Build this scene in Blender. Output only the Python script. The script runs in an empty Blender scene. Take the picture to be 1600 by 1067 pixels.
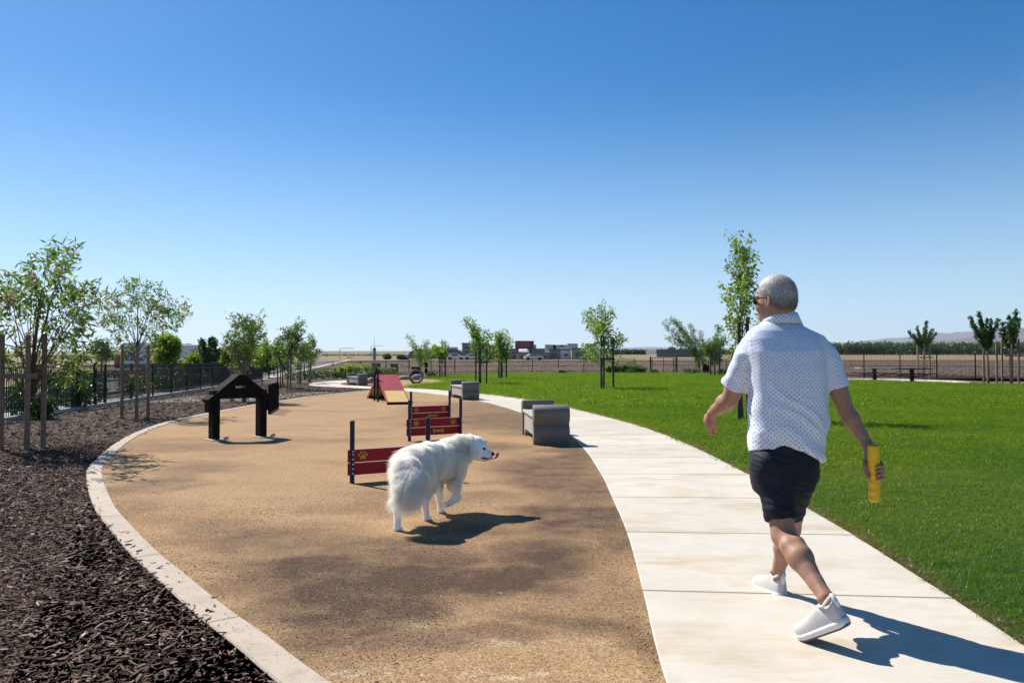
import bpy, bmesh, math, random
import numpy as np
from mathutils import Vector, Matrix, Euler

random.seed(7); np.random.seed(7)
rng = np.random.default_rng(7)
scene = bpy.context.scene
COL = scene.collection
PI = math.pi

# ------------------------------------------------------------------ camera
FPX = 1244.0; CAM_H = 1.33
PITCH = math.atan((563 - 533.5) / FPX)
cam_data = bpy.data.cameras.new("camera"); cam = bpy.data.objects.new("camera", cam_data)
COL.objects.link(cam); scene.camera = cam
cam_data.sensor_width = 36; cam_data.lens = FPX / 1600 * 36
cam_data.clip_start = 0.1; cam_data.clip_end = 30000
cam.location = (0, 0, CAM_H); cam.rotation_euler = (PI/2 + PITCH, 0, 0)

# ------------------------------------------------------------------ sky, sun, exposure
SUN_TO = Vector((-0.71, 0.72, 1.0)).normalized()          # from the ground towards the sun
sun_el = math.asin(SUN_TO.z); sun_az = math.atan2(SUN_TO.x, SUN_TO.y)
world = bpy.data.worlds.new("World"); scene.world = world; world.use_nodes = True
wn = world.node_tree; wn.nodes.clear()
sky = wn.nodes.new("ShaderNodeTexSky"); sky.sky_type = 'NISHITA'; sky.sun_disc = False
sky.sun_elevation = sun_el; sky.sun_rotation = sun_az
sky.altitude = 60; sky.air_density = 0.9; sky.dust_density = 0.25; sky.ozone_density = 3.5
bg = wn.nodes.new("ShaderNodeBackground"); bg.inputs[1].default_value = 0.075
hs = wn.nodes.new("ShaderNodeHueSaturation"); hs.inputs['Saturation'].default_value = 1.42
wo = wn.nodes.new("ShaderNodeOutputWorld")
# the pale band of summer air that lies along the whole horizon
tc = wn.nodes.new("ShaderNodeTexCoord"); sx = wn.nodes.new("ShaderNodeSeparateXYZ"); wn.links.new(tc.outputs['Generated'], sx.inputs[0])
mr = wn.nodes.new("ShaderNodeMapRange"); mr.interpolation_type = 'SMOOTHSTEP'; wn.links.new(sx.outputs['Z'], mr.inputs[0])
mr.inputs[1].default_value = -0.12; mr.inputs[2].default_value = 0.34; mr.inputs[3].default_value = 0.85; mr.inputs[4].default_value = 0.0
mxs = wn.nodes.new("ShaderNodeMix"); mxs.data_type = 'RGBA'; wn.links.new(mr.outputs[0], mxs.inputs[0])
wn.links.new(sky.outputs[0], mxs.inputs[6]); mxs.inputs[7].default_value = (6.6, 8.2, 9.6, 1)
wn.links.new(mxs.outputs[2], hs.inputs['Color']); wn.links.new(hs.outputs[0], bg.inputs[0]); wn.links.new(bg.outputs[0], wo.inputs[0])
sun_data = bpy.data.lights.new("sun", 'SUN'); sun_data.energy = 5.0; sun_data.angle = math.radians(0.53)
sun_data.color = (1.0, 0.955, 0.88)
sun = bpy.data.objects.new("sun", sun_data); COL.objects.link(sun)
sun.rotation_euler = (-SUN_TO).to_track_quat('-Z', 'Y').to_euler(); sun.location = (-20, 20, 30)
scene.view_settings.view_transform = 'Standard'; scene.view_settings.look = 'None'
scene.view_settings.exposure = 0.62; scene.view_settings.gamma = 1
scene.view_settings.use_curve_mapping = False
scene.cycles.use_denoising = True
scene.cycles.max_bounces = 7; scene.cycles.diffuse_bounces = 5; scene.cycles.glossy_bounces = 2
scene.cycles.transmission_bounces = 4; scene.cycles.transparent_max_bounces = 6
scene.cycles.volume_bounces = 0
scene.cycles.sample_clamp_indirect = 6

# ------------------------------------------------------------------ terrain and pixel helpers (lay-out only)
KINK = 60.0; SLOPE = 15 / FPX
def H(x, y): return max(0.0, SLOPE * (y - KINK))
def ray(px, py):
    a = (px - 800) / FPX; b = (533.5 - py) / FPX
    return Vector((a, math.cos(PITCH) - b * math.sin(PITCH), math.sin(PITCH) + b * math.cos(PITCH)))
def P(px, py, Y):
    r = ray(px, py); return Vector((r.x * Y / r.y, Y, CAM_H + r.z * Y / r.y))
def G(px, py):
    r = ray(px, py); k = r.z / r.y
    if k < 0:
        Y = -CAM_H / k
        if Y <= KINK: return Vector((r.x / r.y * Y, Y, 0))
    Y = (CAM_H + SLOPE * KINK) / (SLOPE - k)
    return Vector((r.x / r.y * Y, Y, H(0, Y)))
def g2(px, py): p = G(px, py); return (p.x, p.y)

# ------------------------------------------------------------------ materials
def lin(c):
    return tuple((x / 12.92 if x <= 0.04045 else ((x + 0.055) / 1.055) ** 2.4) for x in c)
def nt(name):
    m = bpy.data.materials.new(name); m.use_nodes = True; t = m.node_tree
    return m, t, t.nodes['Principled BSDF'], t.nodes['Material Output']
def node(t, typ, **kw):
    n = t.nodes.new(typ)
    for k, v in kw.items():
        if k in ('ins',):
            for kk, vv in v.items(): n.inputs[kk].default_value = vv
        else: setattr(n, k, v)
    return n
def ramp(t, stops, interp='LINEAR'):
    r = t.nodes.new('ShaderNodeValToRGB'); r.color_ramp.interpolation = interp
    e = r.color_ramp.elements
    while len(e) < len(stops): e.new(0.5)
    for i, (p, c) in enumerate(stops):
        e[i].position = p; e[i].color = (c[0], c[1], c[2], 1) if hasattr(c, '__len__') else (c, c, c, 1)
    return r
def mixc(t, fac, a, b, mode='MIX'):
    n = t.nodes.new('ShaderNodeMix'); n.data_type = 'RGBA'; n.blend_type = mode
    for s, v in ((0, fac), (6, a), (7, b)):
        if hasattr(v, 'is_output') or isinstance(v, bpy.types.NodeSocket): t.links.new(v, n.inputs[s])
        elif s == 0: n.inputs[0].default_value = v
        else: n.inputs[s].default_value = (v[0], v[1], v[2], 1)
    return n.outputs[2]
def mth(t, op, a, b=None, c=None, clamp=False):
    n = t.nodes.new('ShaderNodeMath'); n.operation = op; n.use_clamp = clamp
    for i, v in enumerate((a, b, c)):
        if v is None: continue
        if isinstance(v, bpy.types.NodeSocket): t.links.new(v, n.inputs[i])
        else: n.inputs[i].default_value = v
    return n.outputs[0]
def noise(t, scale, detail=4, rough=0.55, vec=None, dist=0.0):
    n = t.nodes.new('ShaderNodeTexNoise'); n.inputs['Scale'].default_value = scale
    n.inputs['Detail'].default_value = detail; n.inputs['Roughness'].default_value = rough
    n.inputs['Distortion'].default_value = dist
    if vec is None: vec = objco(t)
    t.links.new(vec, n.inputs['Vector']); return n.outputs['Fac']
def objco(t):
    for n in t.nodes:
        if n.type == 'TEX_COORD': return n.outputs['Object']
    return t.nodes.new('ShaderNodeTexCoord').outputs['Object']
def mapped(t, scale, loc=(0, 0, 0), rot=(0, 0, 0)):
    m = t.nodes.new('ShaderNodeMapping'); m.inputs['Scale'].default_value = scale
    m.inputs['Location'].default_value = loc; m.inputs['Rotation'].default_value = rot
    t.links.new(objco(t), m.inputs['Vector']); return m.outputs[0]
def bump(t, b, height, strength=0.5, dist=0.01):
    n = t.nodes.new('ShaderNodeBump'); n.inputs['Strength'].default_value = strength
    n.inputs['Distance'].default_value = dist
    t.links.new(height, n.inputs['Height']); t.links.new(n.outputs[0], b.inputs['Normal'])
def M(name, c1, c2=None, rough=0.6, scale=6.0, bs=60.0, bstr=0.2, bd=0.004, metal=0.0, spec=0.5, detail=5, rnd=0.0):
    m, t, b, o = nt(name)
    if c2 is None: c2 = tuple(x * 0.78 for x in c1)
    n = noise(t, scale, detail)
    r = ramp(t, [(0.32, c1), (0.68, c2)]); t.links.new(n, r.inputs[0]); col = r.outputs[0]
    if rnd:
        oi = t.nodes.new('ShaderNodeObjectInfo')
        v = mth(t, 'MULTIPLY_ADD', oi.outputs['Random'], rnd * 2, 1 - rnd)
        h = node(t, 'ShaderNodeHueSaturation'); t.links.new(col, h.inputs['Color']); t.links.new(v, h.inputs['Value']); col = h.outputs[0]
    t.links.new(col, b.inputs['Base Color'])
    b.inputs['Roughness'].default_value = rough; b.inputs['Metallic'].default_value = metal
    b.inputs['Specular IOR Level'].default_value = spec
    if bstr: bump(t, b, noise(t, bs, 4), bstr, bd)
    return m
def leaf_mat(name, cols, trans=0.35, rough=0.45, island=True, spec=0.4):
    m, t, b, o = nt(name)
    if island: src = t.nodes.new('ShaderNodeNewGeometry').outputs['Random Per Island']
    else: src = t.nodes.new('ShaderNodeObjectInfo').outputs['Random']
    r = ramp(t, [(i / max(1, len(cols) - 1), c) for i, c in enumerate(cols)]); t.links.new(src, r.inputs[0])
    t.links.new(r.outputs[0], b.inputs['Base Color']); b.inputs['Roughness'].default_value = rough
    b.inputs['Specular IOR Level'].default_value = spec
    tr = t.nodes.new('ShaderNodeBsdfTranslucent')
    tc = mixc(t, 1.0, r.outputs[0], (1.0, 1.15, 0.45), 'MULTIPLY')
    h = node(t, 'ShaderNodeHueSaturation'); h.inputs['Value'].default_value = 2.0; t.links.new(tc, h.inputs['Color'])
    t.links.new(h.outputs[0], tr.inputs[0])
    mx = t.nodes.new('ShaderNodeMixShader'); mx.inputs[0].default_value = trans
    t.links.new(b.outputs[0], mx.inputs[1]); t.links.new(tr.outputs[0], mx.inputs[2]); t.links.new(mx.outputs[0], o.inputs[0])
    return m

MT = {}
MT['black_metal'] = M('black_metal', (0.008, 0.008, 0.009), (0.012, 0.012, 0.013), 0.5, 20, bstr=0.05, spec=.3)
MT['navy'] = M('navy_paint', (0.006, 0.012, 0.045), (0.009, 0.016, 0.055), 0.4, 30, bstr=0.05, spec=.3)
MT['red_board'] = M('red_board', (0.38, 0.010, 0.018), (0.32, 0.009, 0.016), 0.5, 9, 160, 0.08, spec=.25)
MT['red_edge'] = M('board_edge', (0.55, 0.40, 0.36), (0.45, 0.3, 0.28), 0.5, 30)
MT['yellow'] = M('yellow_paint', (0.62, 0.34, 0.03), (0.5, 0.26, 0.02), 0.45, 30)
MT['bolt'] = M('bolt', (0.6, 0.6, 0.6), (0.4, 0.4, 0.4), 0.3, 30, metal=0.6)
MT['hdpe'] = M('black_plastic', (0.010, 0.008, 0.0075), (0.016, 0.013, 0.012), 0.8, 12, 120, 0.15, spec=.06)
MT['grey_metal'] = M('galvanised', (0.45, 0.45, 0.45), (0.33, 0.33, 0.34), 0.4, 12, metal=0.5)
MT['ramp_red'] = M('ramp_red', (0.46, 0.075, 0.062), (0.36, 0.058, 0.050), 0.34, 4, 260, 0.2)
MT['ramp_yellow'] = M('ramp_yellow', (0.75, 0.50, 0.16), (0.68, 0.42, 0.12), 0.45, 4, 260, 0.25)
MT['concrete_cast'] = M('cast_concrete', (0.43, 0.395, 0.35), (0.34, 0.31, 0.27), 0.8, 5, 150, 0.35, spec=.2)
MT['concrete_dark'] = M('shaded_rusty_concrete', (0.145, 0.14, 0.135), (0.20, 0.165, 0.13), 0.6, 3.5, 150, 0.35, spec=.3)  # bench arms: shade painted into the base colour, plus a dark rusty patina
MT['stake'] = M('stake_wood', (0.27, 0.175, 0.115), (0.18, 0.115, 0.075), 0.85, 14, 70, 0.5)
MT['dark_stake'] = M('weathered_stake', (0.07, 0.065, 0.06), (0.045, 0.042, 0.04), 0.85, 14, 70, 0.5)
MT['bark'] = M('bark', (0.14, 0.10, 0.075), (0.075, 0.055, 0.042), 0.9, 25, 80, 0.7)
MT['rubber'] = M('black_rubber', (0.02, 0.02, 0.02), None, 0.8)
MT['rock'] = M('rock', (0.30, 0.26, 0.22), (0.18, 0.16, 0.14), 0.85, 3, 25, 0.8, 0.02)
MT['wall_tan'] = M('tan_wall', (0.34, 0.28, 0.22), (0.30, 0.25, 0.20), 0.85, 0.3, 5, 0.1)
MT['wall_grey'] = M('grey_wall', (0.22, 0.22, 0.21), (0.18, 0.18, 0.18), 0.85, 0.3, 5, 0.1)
MT['wall_red'] = M('red_wall', (0.35, 0.14, 0.10), (0.3, 0.12, 0.09), 0.85, 0.3, 5, 0.1)
MT['roof_grey'] = M('roof_grey', (0.15, 0.145, 0.14), (0.12, 0.115, 0.11), 0.75, 0.4, 5, 0.1)
MT['glass_dark'] = M('dark_glass', (0.03, 0.04, 0.05), None, 0.12, bstr=0)
MT['white_paint'] = M('white_paint', (0.7, 0.7, 0.7), (0.62, 0.62, 0.62), 0.4, 3, bstr=0)
MT['car_grey'] = M('grey_car_paint', (0.2, 0.21, 0.22), None, 0.3, 3, bstr=0)
MT['leaf'] = leaf_mat('narrow_leaf', [(0.055, 0.095, 0.020), (0.10, 0.15, 0.030), (0.07, 0.11, 0.026), (0.17, 0.19, 0.055)])
MT['leaf_yellow'] = leaf_mat('yellow_green_leaf', [(0.07, 0.115, 0.018), (0.12, 0.17, 0.02), (0.17, 0.19, 0.03)], 0.45)
MT['leaf_dark'] = leaf_mat('dark_leaf', [(0.025, 0.055, 0.015), (0.045, 0.085, 0.022), (0.05, 0.09, 0.03)], 0.25)
MT['leaf_far'] = leaf_mat('far_leaf', [(0.05, 0.08, 0.030), (0.075, 0.11, 0.04), (0.09, 0.12, 0.05)], 0.2)
MT['flower'] = leaf_mat('pink_blossom', [(0.62, 0.36, 0.36), (0.66, 0.48, 0.48), (0.5, 0.25, 0.24)], 0.12)
MT['pale_grass'] = leaf_mat('pale_grass', [(0.16, 0.19, 0.09), (0.22, 0.22, 0.12), (0.28, 0.24, 0.14)], 0.3)

# ------------------------------------------------------------------ mesh builder
class MB:
    def __init__(s): s.v = []; s.f = []; s.mi = []; s.n = 0
    def add(s, V, F, mi=0):
        o = s.n; s.v.extend([tuple(p) for p in V]); s.f.extend([tuple(i + o for i in f) for f in F])
        s.mi.extend([mi] * len(F)); s.n += len(V)
    def box(s, c, size, rz=0.0, mi=0, M4=None, bev=0.0):
        x, y, z = size[0] / 2, size[1] / 2, size[2] / 2
        if bev:
            b = min(bev, x * .9, y * .9, z * .9)
            V = []
            for sx in (-1, 1):
                for sy in (-1, 1):
                    for sz in (-1, 1):
                        V += [(sx * x, sy * (y - b), sz * (z - b)), (sx * (x - b), sy * y, sz * (z - b)), (sx * (x - b), sy * (y - b), sz * z)]
            bm = bmesh.new()
            for p in V: bm.verts.new(p)
            bmesh.ops.convex_hull(bm, input=bm.verts); bmesh.ops.dissolve_limit(bm, angle_limit=0.01, verts=bm.verts, edges=bm.edges)
            bm.verts.index_update()
            V = [v.co.copy() for v in bm.verts]; F = [[v.index for v in f.verts] for f in bm.faces]; bm.free()
        else:
            V = [Vector((i * x, j * y, k * z)) for i in (-1, 1) for j in (-1, 1) for k in (-1, 1)]
            F = [(0, 1, 3, 2), (4, 6, 7, 5), (0, 4, 5, 1), (2, 3, 7, 6), (0, 2, 6, 4), (1, 5, 7, 3)]
        R = Matrix.Rotation(rz, 4, 'Z') if M4 is None else M4
        s.add([(R @ Vector(p)) + Vector(c) for p in V], F, mi)
    def bar(s, a, b, w, h=None, mi=0, bev=0.0):   # box from a to b
        a = Vector(a); b = Vector(b); d = b - a
        q = d.to_track_quat('X', 'Z').to_matrix().to_4x4()
        s.box((a + b) / 2, (d.length, w, h or w), M4=q, mi=mi, bev=bev)
    def tube(s, pts, radii, n=8, mi=0, cap=True):
        pts = [Vector(p) for p in pts]
        if not hasattr(radii, '__len__'): radii = [radii] * len(pts)
        V = []; F = []; up = None
        for i, p in enumerate(pts):
            d = (pts[min(i + 1, len(pts) - 1)] - pts[max(i - 1, 0)]).normalized()
            if up is None: up = Vector((1, 0, 0)) if abs(d.x) < .9 else Vector((0, 1, 0))
            u = d.cross(up).normalized(); w = u.cross(d); up = w
            for k in range(n):
                a = 2 * PI * k / n; V.append(p + (u * math.cos(a) + w * math.sin(a)) * radii[i])
        for i in range(len(pts) - 1):
            for k in range(n):
                F.append((i * n + k, (i + 1) * n + k, (i + 1) * n + (k + 1) % n, i * n + (k + 1) % n))
        if cap:
            F.append(tuple(range(n))); F.append(tuple(reversed(range((len(pts) - 1) * n, len(pts) * n))))
        s.add(V, F, mi)
    def prism(s, outline, t0, t1, axes='xz', mi=0):     # outline in two axes, extruded along the third
        n = len(outline); V = []
        for t in (t0, t1):
            for a, b in outline:
                V.append((a, t, b) if axes == 'xz' else ((a, b, t) if axes == 'xy' else (t, a, b)))
        F = [tuple(range(n)), tuple(reversed(range(n, 2 * n)))]
        for i in range(n): j = (i + 1) % n; F.append((i, i + n, j + n, j))
        s.add(V, F, mi)
    def ball(s, c, r, n=10, m=7, mi=0):
        if not hasattr(r, '__len__'): r = (r, r, r)
        V = [(c[0], c[1], c[2] + r[2])]
        for i in range(1, m):
            t = PI * i / m
            for k in range(n):
                a = 2 * PI * k / n; V.append((c[0] + r[0] * math.sin(t) * math.cos(a), c[1] + r[1] * math.sin(t) * math.sin(a), c[2] + r[2] * math.cos(t)))
        V.append((c[0], c[1], c[2] - r[2])); F = []
        for k in range(n):
            F.append((0, 1 + k, 1 + (k + 1) % n)); F.append((len(V) - 1, 1 + (m - 2) * n + (k + 1) % n, 1 + (m - 2) * n + k))
            for i in range(m - 2):
                a = 1 + i * n
                F.append((a + k, a + n + k, a + n + (k + 1) % n, a + (k + 1) % n))
        s.add(V, F, mi)
    def build(s, name, mats, parent=None, smooth=False, fixn=True):
        me = bpy.data.meshes.new(name); me.from_pydata(s.v, [], s.f)
        if not isinstance(mats, (list, tuple)): mats = [mats]
        for m in mats: me.materials.append(m)
        if len(mats) > 1: me.polygons.foreach_set('material_index', s.mi)
        if fixn:
            bm = bmesh.new(); bm.from_mesh(me); bmesh.ops.recalc_face_normals(bm, faces=bm.faces); bm.to_mesh(me); bm.free()
        if smooth:
            me.polygons.foreach_set('use_smooth', [True] * len(me.polygons))
            if smooth != 'all': me.set_sharp_from_angle(angle=math.radians(38))
        return link(name, me, parent)
def link(name, data, parent=None):
    o = bpy.data.objects.new(name, data); COL.objects.link(o)
    if parent is not None: o.parent = parent
    return o
def np_mesh(name, V, F, mats, smooth=True):
    """V (N,3), F (M,k) numpy arrays"""
    me = bpy.data.meshes.new(name); V = np.ascontiguousarray(V, dtype=np.float32); F = np.ascontiguousarray(F, dtype=np.int32)
    k = F.shape[1]
    me.vertices.add(len(V)); me.vertices.foreach_set('co', V.ravel())
    me.loops.add(F.size); me.loops.foreach_set('vertex_index', F.ravel())
    me.polygons.add(len(F)); me.polygons.foreach_set('loop_start', np.arange(0, F.size, k, dtype=np.int32))
    me.polygons.foreach_set('use_smooth', np.full(len(F), smooth))
    me.update(calc_edges=True)
    for m in (mats if isinstance(mats, (list, tuple)) else [mats]): me.materials.append(m)
    return me
def tag(o, label=None, cat=None, group=None, kind=None):
    if label: o['label'] = label
    if cat: o['category'] = cat
    if group: o['group'] = group
    if kind: o['kind'] = kind
    return o
def thing(name, label, cat, loc=(0, 0, 0), rz=0.0, group=None):
    o = bpy.data.objects.new(name, None); COL.objects.link(o); o.empty_display_size = 0.1
    o.location = loc; o.rotation_euler = (0, 0, rz); return tag(o, label, cat, group)
def copy_tree(o, parent=None):
    c = o.copy(); COL.objects.link(c)
    if parent is not None: c.parent = parent
    for ch in [x for x in bpy.data.objects if x.parent == o]: copy_tree(ch, c)
    return c
def dup(root, loc, rz, label, group=None):
    r = copy_tree(root); r.location = loc; r.rotation_euler = (0, 0, rz); r['label'] = label
    if group: r['group'] = group
    return r

# ------------------------------------------------------------------ numeric helpers
def hash3(ix, iy, iz, seed):
    h = (ix.astype(np.int64) * 374761393 + iy.astype(np.int64) * 668265263 + iz.astype(np.int64) * 2147483647 + seed * 1274126177) & 0xffffffff
    h = ((h ^ (h >> 13)) * 1274126177) & 0xffffffff
    return ((h ^ (h >> 16)) & 0xffffff) / float(0xffffff)
def vnoise(X, seed=0):
    X = np.asarray(X, dtype=np.float64); I = np.floor(X).astype(np.int64); f = X - I; f = f * f * (3 - 2 * f)
    r = 0
    for a in (0, 1):
        for b in (0, 1):
            for c in (0, 1):
                w = (f[:, 0] if a else 1 - f[:, 0]) * (f[:, 1] if b else 1 - f[:, 1]) * (f[:, 2] if c else 1 - f[:, 2])
                r = r + w * hash3(I[:, 0] + a, I[:, 1] + b, I[:, 2] + c, seed)
    return r * 2 - 1

def inpoly(x, y, poly):
    x = np.asarray(x); y = np.asarray(y); ins = np.zeros(x.shape, bool); n = len(poly); j = n - 1
    for i in range(n):
        xi, yi = poly[i][0], poly[i][1]; xj, yj = poly[j][0], poly[j][1]
        if yi != yj:
            c = ((yi > y) != (yj > y)) & (x < (xj - xi) * (y - yi) / (yj - yi) + xi); ins ^= c
        j = i
    return ins
def smooth_line(pts, step):
    pts = [Vector((p[0], p[1])) for p in pts]; out = []
    for i in range(len(pts) - 1):
        p0 = pts[max(0, i - 1)]; p1 = pts[i]; p2 = pts[i + 1]; p3 = pts[min(len(pts) - 1, i + 2)]
        for k in range(24):
            t = k / 24
            out.append(0.5 * ((2 * p1) + (-p0 + p2) * t + (2 * p0 - 5 * p1 + 4 * p2 - p3) * t * t + (-p0 + 3 * p1 - 3 * p2 + p3) * t ** 3))
    out.append(pts[-1]); res = [out[0]]; acc = 0
    for a, b in zip(out, out[1:]):
        L = (b - a).length; pos = 0
        while acc + (L - pos) >= step:
            pos += step - acc; res.append(a + (b - a) * (pos / L)); acc = 0
        acc += L - pos
    return res
def offset_line(line, d):
    out = []
    for i, p in enumerate(line):
        t = (line[min(i + 1, len(line) - 1)] - line[max(i - 1, 0)]).normalized()
        out.append(p + Vector((t.y, -t.x)) * d)
    return out
def sheet(name, poly, z, mat, kind='structure', parent=None):
    bm = bmesh.new(); vs = [bm.verts.new((p[0], p[1], 0)) for p in poly]; bm.faces.new(vs)
    bmesh.ops.triangulate(bm, faces=bm.faces, ngon_method='EAR_CLIP')
    bmesh.ops.bisect_plane(bm, geom=bm.verts[:] + bm.edges[:] + bm.faces[:], plane_co=(0, KINK, 0), plane_no=(0, 1, 0))
    for v in bm.verts: v.co.z = H(0, v.co.y) + z
    bmesh.ops.recalc_face_normals(bm, faces=bm.faces)
    for f in bm.faces:
        if f.normal.z < 0: f.normal_flip()
    me = bpy.data.meshes.new(name); bm.to_mesh(me); bm.free(); me.materials.append(mat)
    o = link(name, me, parent)
    if kind: o['kind'] = kind
    return o

def scatter(name, pts, rot, scl, variants, kind='stuff', parent=None):
    """one object whose points carry instances of small meshes (ground cover nobody could count)"""
    n = len(pts); me = bpy.data.meshes.new(name); me.vertices.add(n); me.vertices.foreach_set('co', np.asarray(pts, np.float32).ravel())
    a = me.attributes.new('rot', 'FLOAT_VECTOR', 'POINT'); a.data.foreach_set('vector', np.asarray(rot, np.float32).ravel())
    a = me.attributes.new('scl', 'FLOAT_VECTOR', 'POINT'); a.data.foreach_set('vector', np.asarray(scl, np.float32).ravel())
    o = link(name, me, parent); o['kind'] = kind
    g = bpy.data.node_groups.new(name + '_nodes', 'GeometryNodeTree')
    g.interface.new_socket('Geometry', in_out='INPUT', socket_type='NodeSocketGeometry')
    g.interface.new_socket('Geometry', in_out='OUTPUT', socket_type='NodeSocketGeometry')
    gi = g.nodes.new('NodeGroupInput'); go = g.nodes.new('NodeGroupOutput')
    c = bpy.data.collections.new(name + '_pieces')
    for i, v in enumerate(variants): c.objects.link(bpy.data.objects.new('%s_piece' % name, v))
    ci = g.nodes.new('GeometryNodeCollectionInfo'); ci.inputs[0].default_value = c
    ci.inputs['Separate Children'].default_value = True; ci.inputs['Reset Children'].default_value = True
    ip = g.nodes.new('GeometryNodeInstanceOnPoints'); ip.inputs['Pick Instance'].default_value = True
    ra = g.nodes.new('GeometryNodeInputNamedAttribute'); ra.data_type = 'FLOAT_VECTOR'; ra.inputs[0].default_value = 'rot'
    sa = g.nodes.new('GeometryNodeInputNamedAttribute'); sa.data_type = 'FLOAT_VECTOR'; sa.inputs[0].default_value = 'scl'
    er = g.nodes.new('FunctionNodeEulerToRotation')
    L = g.links.new
    L(gi.outputs[0], ip.inputs['Points']); L(ci.outputs[0], ip.inputs['Instance'])
    L(ra.outputs[0], er.inputs[0]); L(er.outputs[0], ip.inputs['Rotation']); L(sa.outputs[0], ip.inputs['Scale'])
    L(ip.outputs[0], go.inputs[0])
    md = o.modifiers.new('scatter', 'NODES'); md.node_group = g
    return o

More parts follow.
